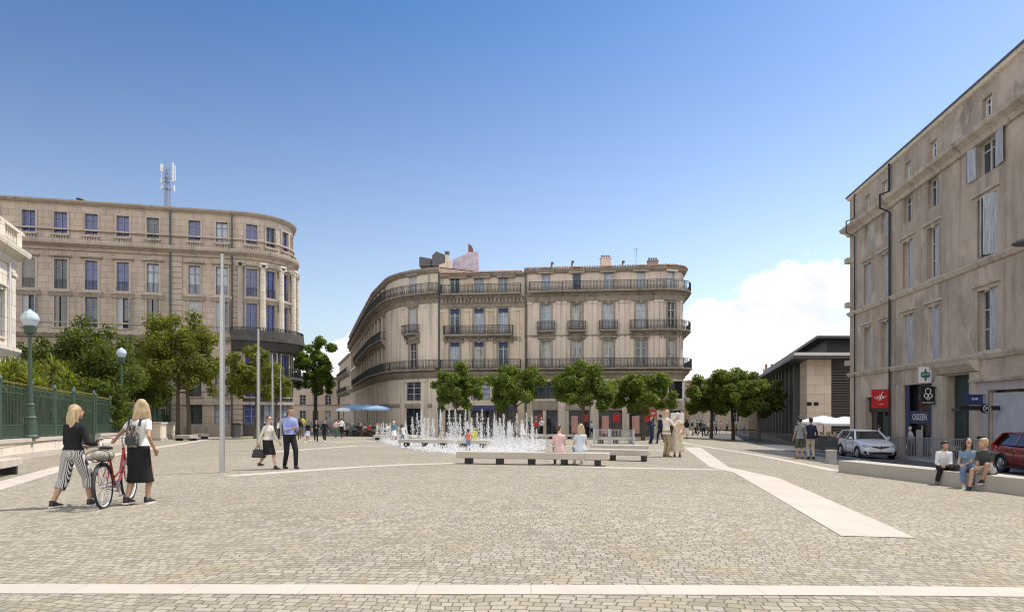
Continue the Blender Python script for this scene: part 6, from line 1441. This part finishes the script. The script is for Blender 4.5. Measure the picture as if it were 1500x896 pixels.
# --- two women walking with the bicycle
A = pp(107, 742, 591, 172, 'woman in black top and striped cropped trousers walking away', pose='walk', fem=True, det=2, skin='skin tan', top=('cloth black', 1.0), bottom=('wide', 'cloth stripes', .72), shoe='leather', sole='sole', hair=('long', 'hair blond'), yaw=-34, aL=(.20, .20, .10), aR=(-.16, -.20, .085), hL=(.12, -.30, 1.02), hR=(-.21, -.28, 1.06), untuck=False)
q = A['W'](A['ha'][-1] + Vector((-.02, -.06, -.06))); t = thing('drink_bottle', 'small pale drink bottle held by the woman in striped trousers', 'bottle', q); m = MB(); m.lathe([(.028, -.1), (.03, -.02), (.028, .05), (.012, .08), (.012, .11)], 10); m.build('bottle', M['sole'], t, smooth=True, local=True); m = MB(); m.lathe([(.014, .11), (.014, .13)], 8); m.build('cap', M['tan leather'], t, local=True)
Bw = pp(203, 738, 583, 176, 'blonde woman in white T-shirt and dark skirt pushing a bicycle', pose='walk', fem=True, det=2, skin='skin tan', top=('cloth white', .30), bottom=('pencil', 'cloth black', .66), shoe='leather', sole='sole', hair=('wavy', 'hair blond'), yaw=38, aL=(.10, .16, .11), aR=(-.09, -.10, .085), hL=(.56, -.24, 1.06), hR=(-.24, -.05, .92), glasses=True, untuck=False)
# backpack on her back
bp = Bw['W'](Bw['sp'](.20, -.17)); t = thing('backpack', 'small patterned dark backpack worn by the woman in white', 'backpack', bp, R(176) + math.pi); t.scale = (Bw['s'],) * 3
m = MB(); m.loft([[(x * w_, y, z) for x, y in ((-1, -.05), (-.8, .05), (.8, .05), (1, -.05))] for z, w_ in ((-.2, .10), (-.16, .135), (0, .14), (.12, .125), (.18, .08))]); o = fixn(m.build('bag_body', M['bag print'], t, local=True)); b = o.modifiers.new('b', 'SUBSURF'); b.levels = b.render_levels = 2
m = MB(); m.loft([[(x * w_, y, z) for x, y in ((-1, -.09), (-.9, -.05), (.9, -.05), (1, -.09))] for z, w_ in ((-.16, .09), (-.12, .11), (-.03, .105), (-.01, .09))]); o = fixn(m.build('pocket', M['cloth charcoal'], t, local=True)); b = o.modifiers.new('b', 'SUBSURF'); b.levels = b.render_levels = 1
for k in (-1, 1): m = MB(); m.tube([(k * .09, .03, .15), (k * .10, .05, .26), (k * .10, .16, .30), (k * .11, .24, .18)], .018, 6); m.build('strap', M['leather'], t, local=True)
# bicycle
def bicycle(rear, front, lab):
    d = front - rear; d.z = 0; ang = math.atan2(d.y, d.x); t = thing('bicycle', lab, 'bicycle', rear, ang); t.rotation_euler = (R(-3), 0, ang); wb = 1.06; r = .335
    def wheel(x):
        m = MB(); m.tube([(x + r * math.cos(a), 0, r + r * math.sin(a)) for a in np.linspace(0, 2 * math.pi, 41)], .022, 8, False); w_ = m.build('wheel', M['tyre'], t, smooth=True, local=True)
        m = MB(); m.tube([(x + (r - .03) * math.cos(a), 0, r + (r - .03) * math.sin(a)) for a in np.linspace(0, 2 * math.pi, 41)], .013, 6, False); m.build('rim', M['white metal'], w_, smooth=True, local=True)
        m = MB(); m.tube([(x, -.05, r), (x, .05, r)], .025, 8)
        for k in range(20): a = 2 * math.pi * k / 20; m.bar((x + .02 * math.cos(a), .02 * (-1) ** k, r + .02 * math.sin(a)), (x + (r - .03) * math.cos(a + .15), 0, r + (r - .03) * math.sin(a + .15)), .004)
        m.build('spokes', M['chrome'], w_, local=True)
        m = MB(); m.loft([[(x + (r + .035) * math.cos(a), -.03, r + (r + .035) * math.sin(a)), (x + (r + .05) * math.cos(a), 0, r + (r + .05) * math.sin(a)), (x + (r + .035) * math.cos(a), .03, r + (r + .035) * math.sin(a)), (x + (r + .03) * math.cos(a), 0, r + (r + .03) * math.sin(a))] for a in (np.linspace(.5, 3.5, 14) if x < .1 else np.linspace(.3, 2.4, 12))]); fixn(m.build('mudguard', M['black plastic'], t, smooth=True, local=True))
    wheel(0); wheel(wb)
    m = MB(); bb = Vector((.46, 0, .29)); st = Vector((.30, 0, .78)); hdt = Vector((.90, 0, .86)); hdb = Vector((.95, 0, .66))
    m.tube([bb, st], .018, 8); m.tube([bb, bb.lerp(hdb, .4) + Vector((.02, 0, -.05)), hdb], .024, 8); m.tube([bb + Vector((-.03, 0, .14)), bb.lerp(hdt, .5) + Vector((.03, 0, -.06)), hdt], .02, 8); m.tube([hdt + Vector((-.01, 0, .04)), hdb], .024, 8)
    for k in (-.05, .05): m.tube([(0, k, r), bb], .011, 6); m.tube([(0, k, r), st - Vector((0, -k * .3, .06))], .009, 6); m.tube([hdb, (wb - .04, k, .5), (wb, k, r)], .012, 6)
    m.build('frame', M['red paint'], t, smooth=True, local=True)
    m = MB(); m.tube([st, (.27, 0, .90)], .013, 8); m.build('seat_post', M['chrome'], t, local=True)
    m = MB(); m.loft([[(x, -w_, .90 + h_), (x, -w_ * .6, .94 + h_), (x, w_ * .6, .94 + h_), (x, w_, .90 + h_)] for x, w_, h_ in ((.10, .05, .02), (.14, .10, .02), (.24, .085, 0), (.36, .035, .0), (.42, .02, -.01))]); o = fixn(m.build('saddle', M['leather'], t, smooth=2, local=True))
    m = MB(); m.tube([hdt, (.86, 0, 1.02), (.90, 0, 1.06)], .014, 8); m.tube([(.66, -.30, 1.03), (.82, -.26, 1.07), (.90, -.08, 1.06), (.90, .08, 1.06), (.82, .26, 1.07), (.66, .30, 1.03)], .012, 8); m.build('handlebar', M['chrome'], t, smooth=True, local=True)
    for k in (-1, 1): m = MB(); m.tube([(.64, k * .305, 1.03), (.76, k * .275, 1.055)], .018, 8); m.build('grip', M['leather'], t, local=True)
    m = MB(); [m.bar((-.22, y, .73), (.26, y, .73), .012) for y in (-.06, 0, .06)]; [m.bar((0, k, r), (-.08, k, .73), .01) for k in (-.06, .06)]; m.build('carrier', M['chrome'], t, local=True)
    m = MB(); m.box((-.22, 0, .56), (.02, .05, .06)); m.build('rear_reflector', M['sign red'], t, local=True)
    m = MB(); m.tube([(.46, -.08, .29), (.46, .08, .29)], .02, 8); m.lathe([(.09, -.004), (.09, .004)], 16) if False else None; m.tube([(.46, -.05, .29), (.46, -.045, .29)], .09, 18); m.bar((.46, -.07, .29), (.40, -.08, .14), .02); m.bar((.46, .07, .29), (.52, .08, .44), .02); m.box((.40, -.12, .14), (.08, .09, .02)); m.box((.52, .12, .44), (.08, .09, .02)); m.build('crank', M['steel'], t, local=True)
    m = MB(); m.bar((0, -.05, r + .04), (.46, -.05, .38), .01); m.bar((0, -.05, r - .04), (.46, -.05, .2), .01); m.build('chain', M['iron'], t, local=True)
    m = MB(); m.tube([(.1, .04, .3), (.02, .16, .02)], .009, 6); m.build('kickstand', M['steel'], t, local=True)
    # soft bag strapped on the carrier is a thing of its own
    q = Vector((-.02, 0, .82)); w_ = Matrix.Rotation(ang, 3, 'Z') @ Matrix.Rotation(R(-3), 3, 'X') @ q + rear
    s_ = thing('carrier_bag', 'crumpled grey canvas bag strapped on the bicycle carrier', 'bag', w_, ang); m = MB()
    m.ell((-.05, .0, 0), (.15, .11, .075), 12, Matrix.Rotation(.3, 3, 'Y')); m.ell((.05, -.09, .0), (.10, .08, .07), 10, Matrix.Rotation(-.4, 3, 'X')); m.ell((-.08, .11, -.015), (.10, .08, .06), 10); remesh(m, 'bag', M['canvas'], s_, .018, 1)
    m = MB(); [m.tube([(x, .17 * math.cos(a), .09 * math.sin(a)) for a in np.linspace(0, 2 * math.pi, 17)], .006, 5, False) for x in (-.1, .06)]; m.build('strap', M['leather'], s_, local=True)
    return t
rw = G(153, 744); fr = rw + Vector((-.19, 1.05, 0)); bicycle(rw, fr, 'red step-through bicycle with a chrome handlebar, pushed across the setts')

# --- walking couple
Cw = pp(392, 687, 608, 62, 'woman in cream blouse and black skirt walking beside the pole', pose='walk', fem=True, det=2, top=('cloth cream', 1.0), bottom=('pencil', 'cloth black', .50), shoe='leather', hair=('bun', 'hair brown'), glasses=True, hL=(.26, -.22, .88), hR=(-.25, .12, .84), yaw=-8)
q = Cw['W'](Cw['ha'][-1] + Vector((-.02, 0, -.10))); t = thing('handbag', 'black leather handbag carried low by the woman in cream', 'handbag', q, R(62) + math.pi / 2); t.scale = (Cw['s'],) * 3
m = MB(); m.loft([[(x * .5 * w_, y * d_, z) for x, y in ((-1, -1), (1, -1), (1, 1), (-1, 1))] for z, w_, d_ in ((-.36, .44, .07), (-.34, .46, .08), (-.10, .36, .045), (-.09, .34, .03))]); fixn(m.build('bag_body', M['leather'], t, local=True))
for y in (-.03, .03): m = MB(); m.tube([(.11 * math.cos(a), y, -.10 + .11 * math.sin(a)) for a in np.linspace(0, math.pi, 11)], .009, 6); m.build('handle', M['leather'], t, local=True)
Cm = pp(424, 686, 594, 40, 'tall man in blue shirt and black trousers walking, hands clasped ahead', pose='walk', det=2, skin='skin tan', top=('cloth blueshirt', .97), bottom=('trousers', 'cloth black', 1.0), hair=('short', 'hair brown'), aL=(.11, -.18, .085), aR=(-.10, .10, .088), hL=(.10, -.34, 1.13), hR=(-.07, -.33, 1.12), yaw=10)
# --- older couple with a map, and two dark suited men
O1 = pp(976, 669, 600, 118, 'bald man in pale pink shirt and khaki trousers reading a map', det=2, top=('cloth cream', .55), bottom=('trousers', 'cloth khaki', 1.0), shoe='tan leather', hair=('bald', 'hair grey'), hL=(.08, -.42, 1.36), hR=(-.22, -.30, 1.30), yaw=0, pitch=10, untuck=True)
O2 = pp(992, 669, 604, 172, 'grey haired woman in long floral dress seen from behind', fem=True, det=2, top=('cloth floral', .2), bottom=('full', 'cloth floral', .84), hair=('short', 'hair grey'), hL=(.20, -.30, 1.36), hR=(-.24, -.10, .98), yaw=15, slim=1.08)
q = O1['W'](Vector((.02, -.56, 1.46))); t = thing('map', 'large white unfolded map held up by the bald man', 'map', q, R(20)); m = MB()
for k in range(4): x = -.33 + .165 * k; m.add([(x, .03 * (k % 2), -.2), (x + .165, .03 * ((k + 1) % 2), -.2), (x + .165, .03 * ((k + 1) % 2), .2), (x, .03 * (k % 2), .2)], [(0, 1, 2, 3)])
o = m.build('map_sheet', M['paper'], t, local=True); so_ = o.modifiers.new('s', 'SOLIDIFY'); so_.thickness = .004
q = O2['W'](O2['ha'][1] * 0 + Vector((.30, -.04, .86))); t = thing('shoulder_bag', 'small tan shoulder bag between the bald man and the floral dress', 'bag', q); m = MB(); m.loft([[(-.13, -.04, z), (.13, -.04, z), (.13, .04, z), (-.13, .04, z)] for z in (-.1, .08)]); fixn(m.build('bag_body', M['cloth khaki'], t, local=True)); m = MB(); m.tube([(-.12, 0, .08), (-.1, 0, .4), (.0, .02, .52)], .01, 5); m.build('strap', M['tan leather'], t, local=True)
pp(953, 650, 608, 60, 'man in dark suit standing by the red sign with folded arms', det=1, top=('cloth navy', 1.0, 'cloth white'), bottom=('trousers', 'cloth navy', 1.0), hair=('short', 'hair black'), hL=(.10, -.3, 1.2), hR=(-.08, -.3, 1.2))
pp(968, 650, 606, 200, 'man in navy suit half hidden behind the bald man', det=1, top=('cloth navy', 1.0), bottom=('trousers', 'cloth navy', 1.0), hair=('short', 'hair black'), pose='walk')
# --- seated on the front bench, backs to us
def on_bench(px, B0, B1, dep, px0, px1): pass
def seated(px, py_bench, hy, face, seat, label, back=.32, **k):
    g_ = G(px, py_bench); p = g_ + Vector((0, back, 0)); p.z = gz(p.x, p.y); h = (CAMZ + (600 - hy) / 1000 * p.y) - p.z
    s_seat = seat
    return person(p, face, max(.9, h), label, pose='sit', seat=s_seat, **k)
seated(820, 681, 623, 178, .40, 'person in pale pink shirt sitting on the long front bench', det=1, top=('cloth pink', .6), bottom=('trousers', 'cloth black', 1.0), hair=('short', 'hair brown'), yaw=-45, untuck=True, lean=6)
seated(852, 681, 621, 184, .40, 'woman in pale blue dress with long blond hair on the front bench', det=1, fem=True, top=('cloth dots', .3), bottom=('skirt', 'cloth dots', .7), shoe='sole', hair=('long', 'hair blond'), yaw=15, lean=5, untuck=True)
# --- three people on the solid bench at the right
def seated_at(px, Y, hy, face, seat, label, **k):
    p = onground(px, Y); h = CAMZ + (600 - hy) / 1000 * Y - p.z; return person(p, face, h, label, pose='sit', seat=seat, **k)
bl = lambda px: (lambda g_: g_.y)(G(px, 691 + (px - 1228) * .1286))
Y1, Y2, Y3 = bl(1380) + .30, bl(1420) + .28, bl(1446) + .26
seated_at(1381, Y1, 645, -20, .36, 'dark haired man in white shirt seated with hands between knees', det=2, skin='skin tan', top=('cloth white', .9), bottom=('trousers', 'cloth black', .95), shoe='tan leather', hair=('short', 'hair black'), yaw=35, aL=(.25, -.42, .085), aR=(-.25, -.44, .085), hL=(.07, -.36, .62), hR=(-.12, -.40, .58), lean=20)
seated_at(1418, Y2, 641, -30, .36, 'woman in slate blue top and jeans with red sunglasses, seated', det=2, fem=True, top=('cloth slateblue', .22), bottom=('trousers', 'cloth denim', .9), shoe='sole', hair=('long', 'hair black'), glasses=True, yaw=20, aL=(.02, -.50, .085), aR=(-.12, -.44, .085), hL=(-.10, -.38, .62), hR=(-.14, -.30, .58), lean=10)
seated_at(1447, Y3, 640, -62, .36, 'blond man in charcoal T-shirt and grey shorts seated with crossed legs', det=2, skin='skin tan', top=('cloth charcoal', .36), bottom=('shorts', 'cloth ltgrey', .40), shoe='leather', sole='sole', hair=('short', 'hair blond'), yaw=-25, aL=(.04, -.30, .26), aR=(-.12, -.55, .085), hL=(.06, -.40, .58), hR=(-.05, -.42, .56), lean=14, untuck=True)
p = onground(1404, (Y1 + Y2) / 2 - .05); t = thing('sling_bag', 'small black bag on the bench edge beside the woman in jeans', 'bag', p + Vector((0, 0, .36))); m = MB(); m.loft([[(-.1 * w_, -.05, z), (.1 * w_, -.05, z), (.1 * w_, .05, z), (-.1 * w_, .05, z)] for z, w_ in ((0, 1), (.12, 1.05), (.16, .8))]); fixn(m.build('bag_body', M['leather'], t, local=True)); m = MB(); m.tube([(-.09, 0, .14), (-.05, .05, .3), (.06, .1, .34), (.09, 0, .14)], .008, 5); m.build('strap', M['leather'], t, local=True)
# --- pair on the right looking away
pp(1172, 672, 611, 185, 'man in dark cap, grey-green T-shirt and long olive shorts', det=1, skin='skin tan', top=('cloth grey', .4), bottom=('shorts', 'cloth olive', .55), shoe='tan leather', hair=('hat', 'hair black'), untuck=True)
pp(1188, 672, 611, 178, 'man in dark jacket and beige trousers standing with his back turned', det=1, skin='skin tan', top=('cloth navy', 1.0), bottom=('trousers', 'cloth stone', 1.0), hair=('short', 'hair black'), untuck=True)
pp(1144, 641, 616, 160, 'person in pale clothes and hat beyond the road railing', det=0, fem=True, top=('cloth ltgrey', .6), bottom=('trousers', 'cloth ltgrey', 1.0), hair=('hat', 'cloth ltgrey')); pp(1151, 641, 616, 190, 'person all in white with white hat beyond the road railing', det=0, fem=True, top=('cloth white', .6), bottom=('skirt', 'cloth white', .8), hair=('hat', 'cloth white'))
p = rb(8.5, 1.2); p.z = gz(p.x, p.y) + .13; person(p, 100, 1.72, 'pedestrian in dark jacket on the pavement behind the white car', top=('cloth charcoal', 1.0), bottom=('trousers', 'cloth khaki', 1.0), hair=('short', 'hair brown'), pose='walk', det=0)
p = rb(12.2, .9); p.z = gz(p.x, p.y) + .13; person(p, 270, 1.62, 'person in grey lilac top at the door of the blue shop', top=('cloth ltgrey', .6), bottom=('trousers', 'cloth navy', 1.0), hair=('short', 'hair grey'), det=0)
# --- by the fountain
pp(686, 661, 628, 195, 'child in coral T-shirt and denim shorts at the water edge', child=True, det=1, skin='skin dark', top=('cloth coral', .4), bottom=('shorts', 'cloth denim', .55), shoe=None, hair=('short', 'hair black'), untuck=True, hL=(.27, .0, .95), hR=(-.27, 0, .95))
pp(695, 653, 626, 180, 'child in bright yellow clothes among the water jets', child=True, det=0, top=('cloth yellow', .3), bottom=('shorts', 'cloth yellow', .55), hair=('short', 'hair blond'), shoe=None)
pp(591, 650, 621, -75, 'child in white top and jeans running through the spray', child=True, pose='run', det=1, skin='skin dark', top=('cloth white', .5), bottom=('trousers', 'cloth denim', 1.0), hair=('short', 'hair black'), untuck=True)
pp(577, 646, 617, 20, 'child in pink cap and pale green clothes at the fountain edge', child=True, det=0, top=('cloth teal', .4), bottom=('skirt', 'cloth white', .5), hair=('hat', 'cloth pink'), shoe=None)
pp(647, 652, 628, 180, 'child in beige clothes standing inside the fountain', child=True, det=0, top=('cloth stone', .4), bottom=('shorts', 'cloth stone', .5), hair=('short', 'hair blond'), shoe=None)
pp(748, 645, 624, 170, 'child in blue grey wading at the right of the jets', child=True, det=0, top=('cloth slateblue', .4), bottom=('shorts', 'cloth navy', .5), hair=('short', 'hair brown'), shoe=None, pose='walk')
pp(765, 645, 615, 140, 'child in white dress with ginger hair at the right of the jets', child=True, det=0, fem=True, top=('cloth white', .2), bottom=('full', 'cloth white', .5), hair=('wavy', 'hair blond'), shoe=None)
# --- behind the benches
pp(777, 641, 611, 150, 'person in dark grey top leaning by the stone bench behind the jets', det=0, top=('cloth charcoal', .5), bottom=('trousers', 'cloth charcoal', 1), hair=('short', 'hair black'))
pp(785, 641, 612, 190, 'person in dark red top standing by the stone bench', det=0, top=('cloth red', .5), bottom=('trousers', 'cloth brown', 1), hair=('short', 'hair brown')); pp(793, 640, 611, 180, 'person in white T-shirt and black trousers by the stone bench', det=0, top=('cloth white', .45), bottom=('trousers', 'cloth black', 1), hair=('short', 'hair grey'))
pp(867, 640, 616, 185, 'passer-by in pale blue shirt before the shop posters', det=0, top=('cloth paleblue', .5), bottom=('trousers', 'cloth navy', 1), hair=('short', 'hair black'), pose='walk'); pp(861, 641, 620, 200, 'passer-by in black near the forked plane trunk', det=0, top=('cloth black', .8), bottom=('trousers', 'cloth black', 1), hair=('short', 'hair brown'))
pp(934, 638, 613, 160, 'person in red brown top before the pink shop window', det=0, top=('cloth red', .5), bottom=('trousers', 'cloth charcoal', 1), hair=('short', 'hair brown'))
# --- far left walkers
pp(439, 644, 611, 200, 'person in black just behind the blue shirted man', det=0, top=('cloth black', 1), bottom=('trousers', 'cloth brown', 1), hair=('long', 'hair brown'), fem=True, pose='walk'); pp(443, 639, 608, 180, 'distant person in yellow top by the trunk of the leafy tree', det=0, top=('cloth yellow', .5), bottom=('trousers', 'cloth grey', 1))
pp(451, 648, 616, -30, 'woman in black top and pale blue skirt walking with the dark clad pair', det=1, fem=True, skin='skin tan', top=('cloth black', .4), bottom=('skirt', 'cloth paleblue', .45), shoe='sole', hair=('bun', 'hair brown'), pose='walk')
pp(463, 647, 614, 20, 'walker in black with a white bag strap, middle of the dark clad pair', det=1, top=('cloth black', .5, 'cloth white'), bottom=('trousers', 'cloth black', 1), hair=('short', 'hair brown'), pose='walk'); pp(475.5, 647, 614, 10, 'walker all in black with white shoes, right of the dark clad pair', det=1, top=('cloth black', .9), bottom=('trousers', 'cloth black', 1), shoe='sole', hair=('short', 'hair brown'), pose='walk')
pp(492, 641, 613, 190, 'person in pale pink shirt and dark trousers walking to the cafe', det=0, top=('cloth pink', .9), bottom=('trousers', 'cloth green', 1), pose='walk'); pp(500, 641, 611, 175, 'person in white lilac shirt and black trousers walking to the cafe', det=0, top=('cloth white', .9), bottom=('trousers', 'cloth black', 1), pose='walk')
pp(408, 643, 614, 90, 'person in white shirt behind the thinnest pole', det=0, top=('cloth white', .9), bottom=('trousers', 'cloth navy', 1))
# --- far right crowd
pp(1006, 643, 613, 150, 'woman in black and white dress walking at the street mouth', det=1, fem=True, top=('cloth black', .4), bottom=('skirt', 'cloth white', .6), hair=('long', 'hair black'), pose='walk')
rg = random.Random(21); tops = ['white', 'grey', 'navy', 'paleblue', 'red', 'black', 'pink', 'stone', 'green', 'charcoal', 'ltgrey', 'brown', 'slateblue']; bots = ['black', 'navy', 'denim', 'stone', 'charcoal', 'brown']
word = dict(white='white', grey='grey', navy='navy', paleblue='pale blue', red='red', black='black', pink='pink', stone='beige', green='green', charcoal='charcoal', ltgrey='light grey', brown='brown', slateblue='slate blue', denim='denim blue')
used = set()
def uniq(fmt):
    for _ in range(200):
        a, b = rg.choice(tops), rg.choice(bots)
        if a != b and (fmt, a, b) not in used: used.add((fmt, a, b)); return a, b
    return a, b
for px, fy, hy in ((1014, 637, 615), (1018, 638, 616), (1021, 636, 614), (1026, 637, 614), (1031, 640, 615), (1036, 637, 616), (1040, 637, 615), (1045, 635, 615), (1049, 636, 616), (1056, 635, 616), (1065, 634, 617), (1078, 634, 617), (1090, 635, 618)):
    a, b = uniq('far'); pp(px, fy, hy, rg.choice([0, 180, 200, 90, 30]), 'distant pedestrian in %s top and %s trousers in the street crowd' % (word[a], word[b]), det=0, top=('cloth ' + a, .6), bottom=('trousers', 'cloth ' + b, 1), hair=('short', rg.choice(['hair brown', 'hair black', 'hair grey'])), pose=rg.choice(['walk', 'stand']))
# --- cafe guests on their chairs
for i, (q, rz, px) in enumerate(SEATS):
    if rg.random() < .22: continue
    where = 'blue' if px < 700 else 'white'; a, b = uniq(where)
    s_ = rg.uniform(1.22, 1.32); pos = Vector(q) + Matrix.Rotation(rz, 3, 'Z') @ Vector((0, .02, 0))
    person(pos, math.degrees(rz), s_, 'cafe guest in %s top and %s trousers seated under the %s parasols' % (word[a], word[b], where), pose='sit', seat=.47, det=0, top=('cloth ' + a, .6), bottom=('trousers', 'cloth ' + b, 1), hair=('short', rg.choice(['hair brown', 'hair black', 'hair grey', 'hair blond'])), group='guests under the %s parasols' % where)
# turn the modifier stacks into plain meshes in one pass
dg = bpy.context.evaluated_depsgraph_get()
new = [bpy.data.meshes.new_from_object(o.evaluated_get(dg)) for o, _ in PEND]
for (o, ex), me in zip(PEND, new):
    old = o.data; mats = [m_ for m_ in old.materials]; o.modifiers.clear(); o.data = me
    me.materials.clear(); [me.materials.append(m_) for m_ in mats]
    me.polygons.foreach_set('material_index', [0] * len(me.polygons)); me.polygons.foreach_set('use_smooth', [True] * len(me.polygons))
    if ex: ex(me)
    me.name = o.name
# ---------------------------------------------------------------- fountain
wm, nt, b = nodes('white water'); b.inputs['Base Color'].default_value = (.84, .84, .84, 1); b.inputs['Roughness'].default_value = .12; b.inputs['IOR'].default_value = 1.33; mxs = nt.nodes.new('ShaderNodeMixShader'); tr = nt.nodes.new('ShaderNodeBsdfTransparent'); mxs.inputs[0].default_value = .5; nt.links.new(b.outputs[0], mxs.inputs[1]); nt.links.new(tr.outputs[0], mxs.inputs[2]); nt.links.new(mxs.outputs[0], nt.nodes['Material Output'].inputs[0]); MT['white water'] = wm
fm, nt, b = nodes('foam sheet'); g = nt.nodes.new('ShaderNodeNewGeometry'); n = noise(nt, mapping(nt, g.outputs['Position'], (1, 1.6, 1)), 1.5, 9, .75); b.inputs['Roughness'].default_value = .15
nt.links.new(rgbmix(nt, ramp(nt, n, .40, .56), (.17, .165, .15), (.80, .82, .83)), b.inputs['Base Color']); MT['foam sheet'] = fm
insub(gp((560, 648), (585, 655), (625, 661), (690, 665), (765, 665), (800, 658), (806, 650), (800, 643), (700, 638), (560, 639), (535, 642)), 'fountain_water', fm, .009, .6)
_t = (1 + 5 ** .5) / 2
OCT = np.array([(1, 0, 0), (-1, 0, 0), (0, 1, 0), (0, -1, 0), (0, 0, 1), (0, 0, -1)], float); OF = [(0, 2, 4), (2, 1, 4), (1, 3, 4), (3, 0, 4), (2, 0, 5), (1, 2, 5), (3, 1, 5), (0, 3, 5)]
def drops(P, rad, name, parent=None):
    V = (P[:, None, :] + OCT[None] * rad[:, None, None] * np.array([1, 1, 1.5])).reshape(-1, 3); F = (np.array(OF)[None] + 6 * np.arange(len(P))[:, None, None]).reshape(-1, 3)
    me = bpy.data.meshes.new(name); me.from_pydata(V.tolist(), [], F.tolist()); me.materials.append(MT['white water']); me.polygons.foreach_set('use_smooth', [True] * len(me.polygons)); me.update(); return me
def jet_mesh(h, seed):
    rg = np.random.default_rng(seed); n = int(75 + 65 * h); u = rg.random(n); z = h * (1 - u ** 1.35)            # more water towards the head
    wd = .015 + .19 * (1 - z / h) ** .8 * h ** .5 + .05 * (rg.random(n) < .2); a = rg.random(n) * 6.283; r = wd * np.sqrt(rg.random(n))
    P = np.stack([r * np.cos(a), r * np.sin(a), z], 1); rad = (.010 + .024 * rg.random(n) ** 2)
    k = int(n * .4); z2 = h * rg.random(k); P2 = np.stack([rg.normal(0, .03, k) * (1.1 - z2 / h), rg.normal(0, .03, k) * (1.1 - z2 / h), z2], 1)     # the core
    return drops(np.concatenate([P, P2]), np.concatenate([rad, .012 + .018 * rg.random(k)]), 'water_jet')
JM = {}
rg = random.Random(77); jets = []
for px, py, top in ((617, 651, 601), (627, 650, 612), (634, 650, 613), (645, 652, 600), (658, 651, 598), (667, 650, 599), (674, 652, 607), (682, 651, 600), (691, 652, 612), (699, 652, 605), (706, 651, 599), (715, 652, 612), (724, 652, 606), (732, 652, 612), (738, 651, 606), (747, 652, 615), (757, 652, 606), (764, 652, 616), (771, 652, 605), (779, 651, 609), (604, 648, 611), (611, 648, 605), (622, 647, 612), (594, 646, 617)): jets.append((px, py, top))
for i in range(52): px = rg.uniform(549, 786); jets.append((px, rg.choice([643, 645, 647, 649, 654, 657]) if px > 590 else rg.choice([642, 643.5, 645]), None))
for i, (px, py, top) in enumerate(jets):
    p = G(px, py); h = ((py - top) * p.y / 1000) if top else rg.uniform(.8, 1.5)
    k = (round(h * 2.5) / 2.5, i % 3)
    if k not in JM: JM[k] = jet_mesh(k[0], i)
    o = link('water_jet', JM[k]); o.location = p; o.rotation_euler = (0, 0, rg.uniform(0, 6)); o.scale = (1, 1, h / k[0])
    tag(o, 'white jet of bubbling water rising from the plaza fountain', 'water jet', 'fountain water jets')
rgn = np.random.default_rng(3); Q = []
while len(Q) < 2600:
    px, py = rgn.uniform(560, 800), 640 + 24 * rgn.random() ** .7
    if py > 648 + (px - 560) * .27 and px < 630: continue
    if px > 780 and py > 659: continue
    p = G(px, py); Q.append((p.x, p.y, p.z + .02 + .22 * rgn.random() ** 3))
o = link('water_splash', drops(np.array(Q), .015 + .04 * rgn.random(len(Q)) ** 2, 'water_splash')); tag(o, 'white splashing droplets over the wet paving of the fountain', 'splash', kind='stuff')
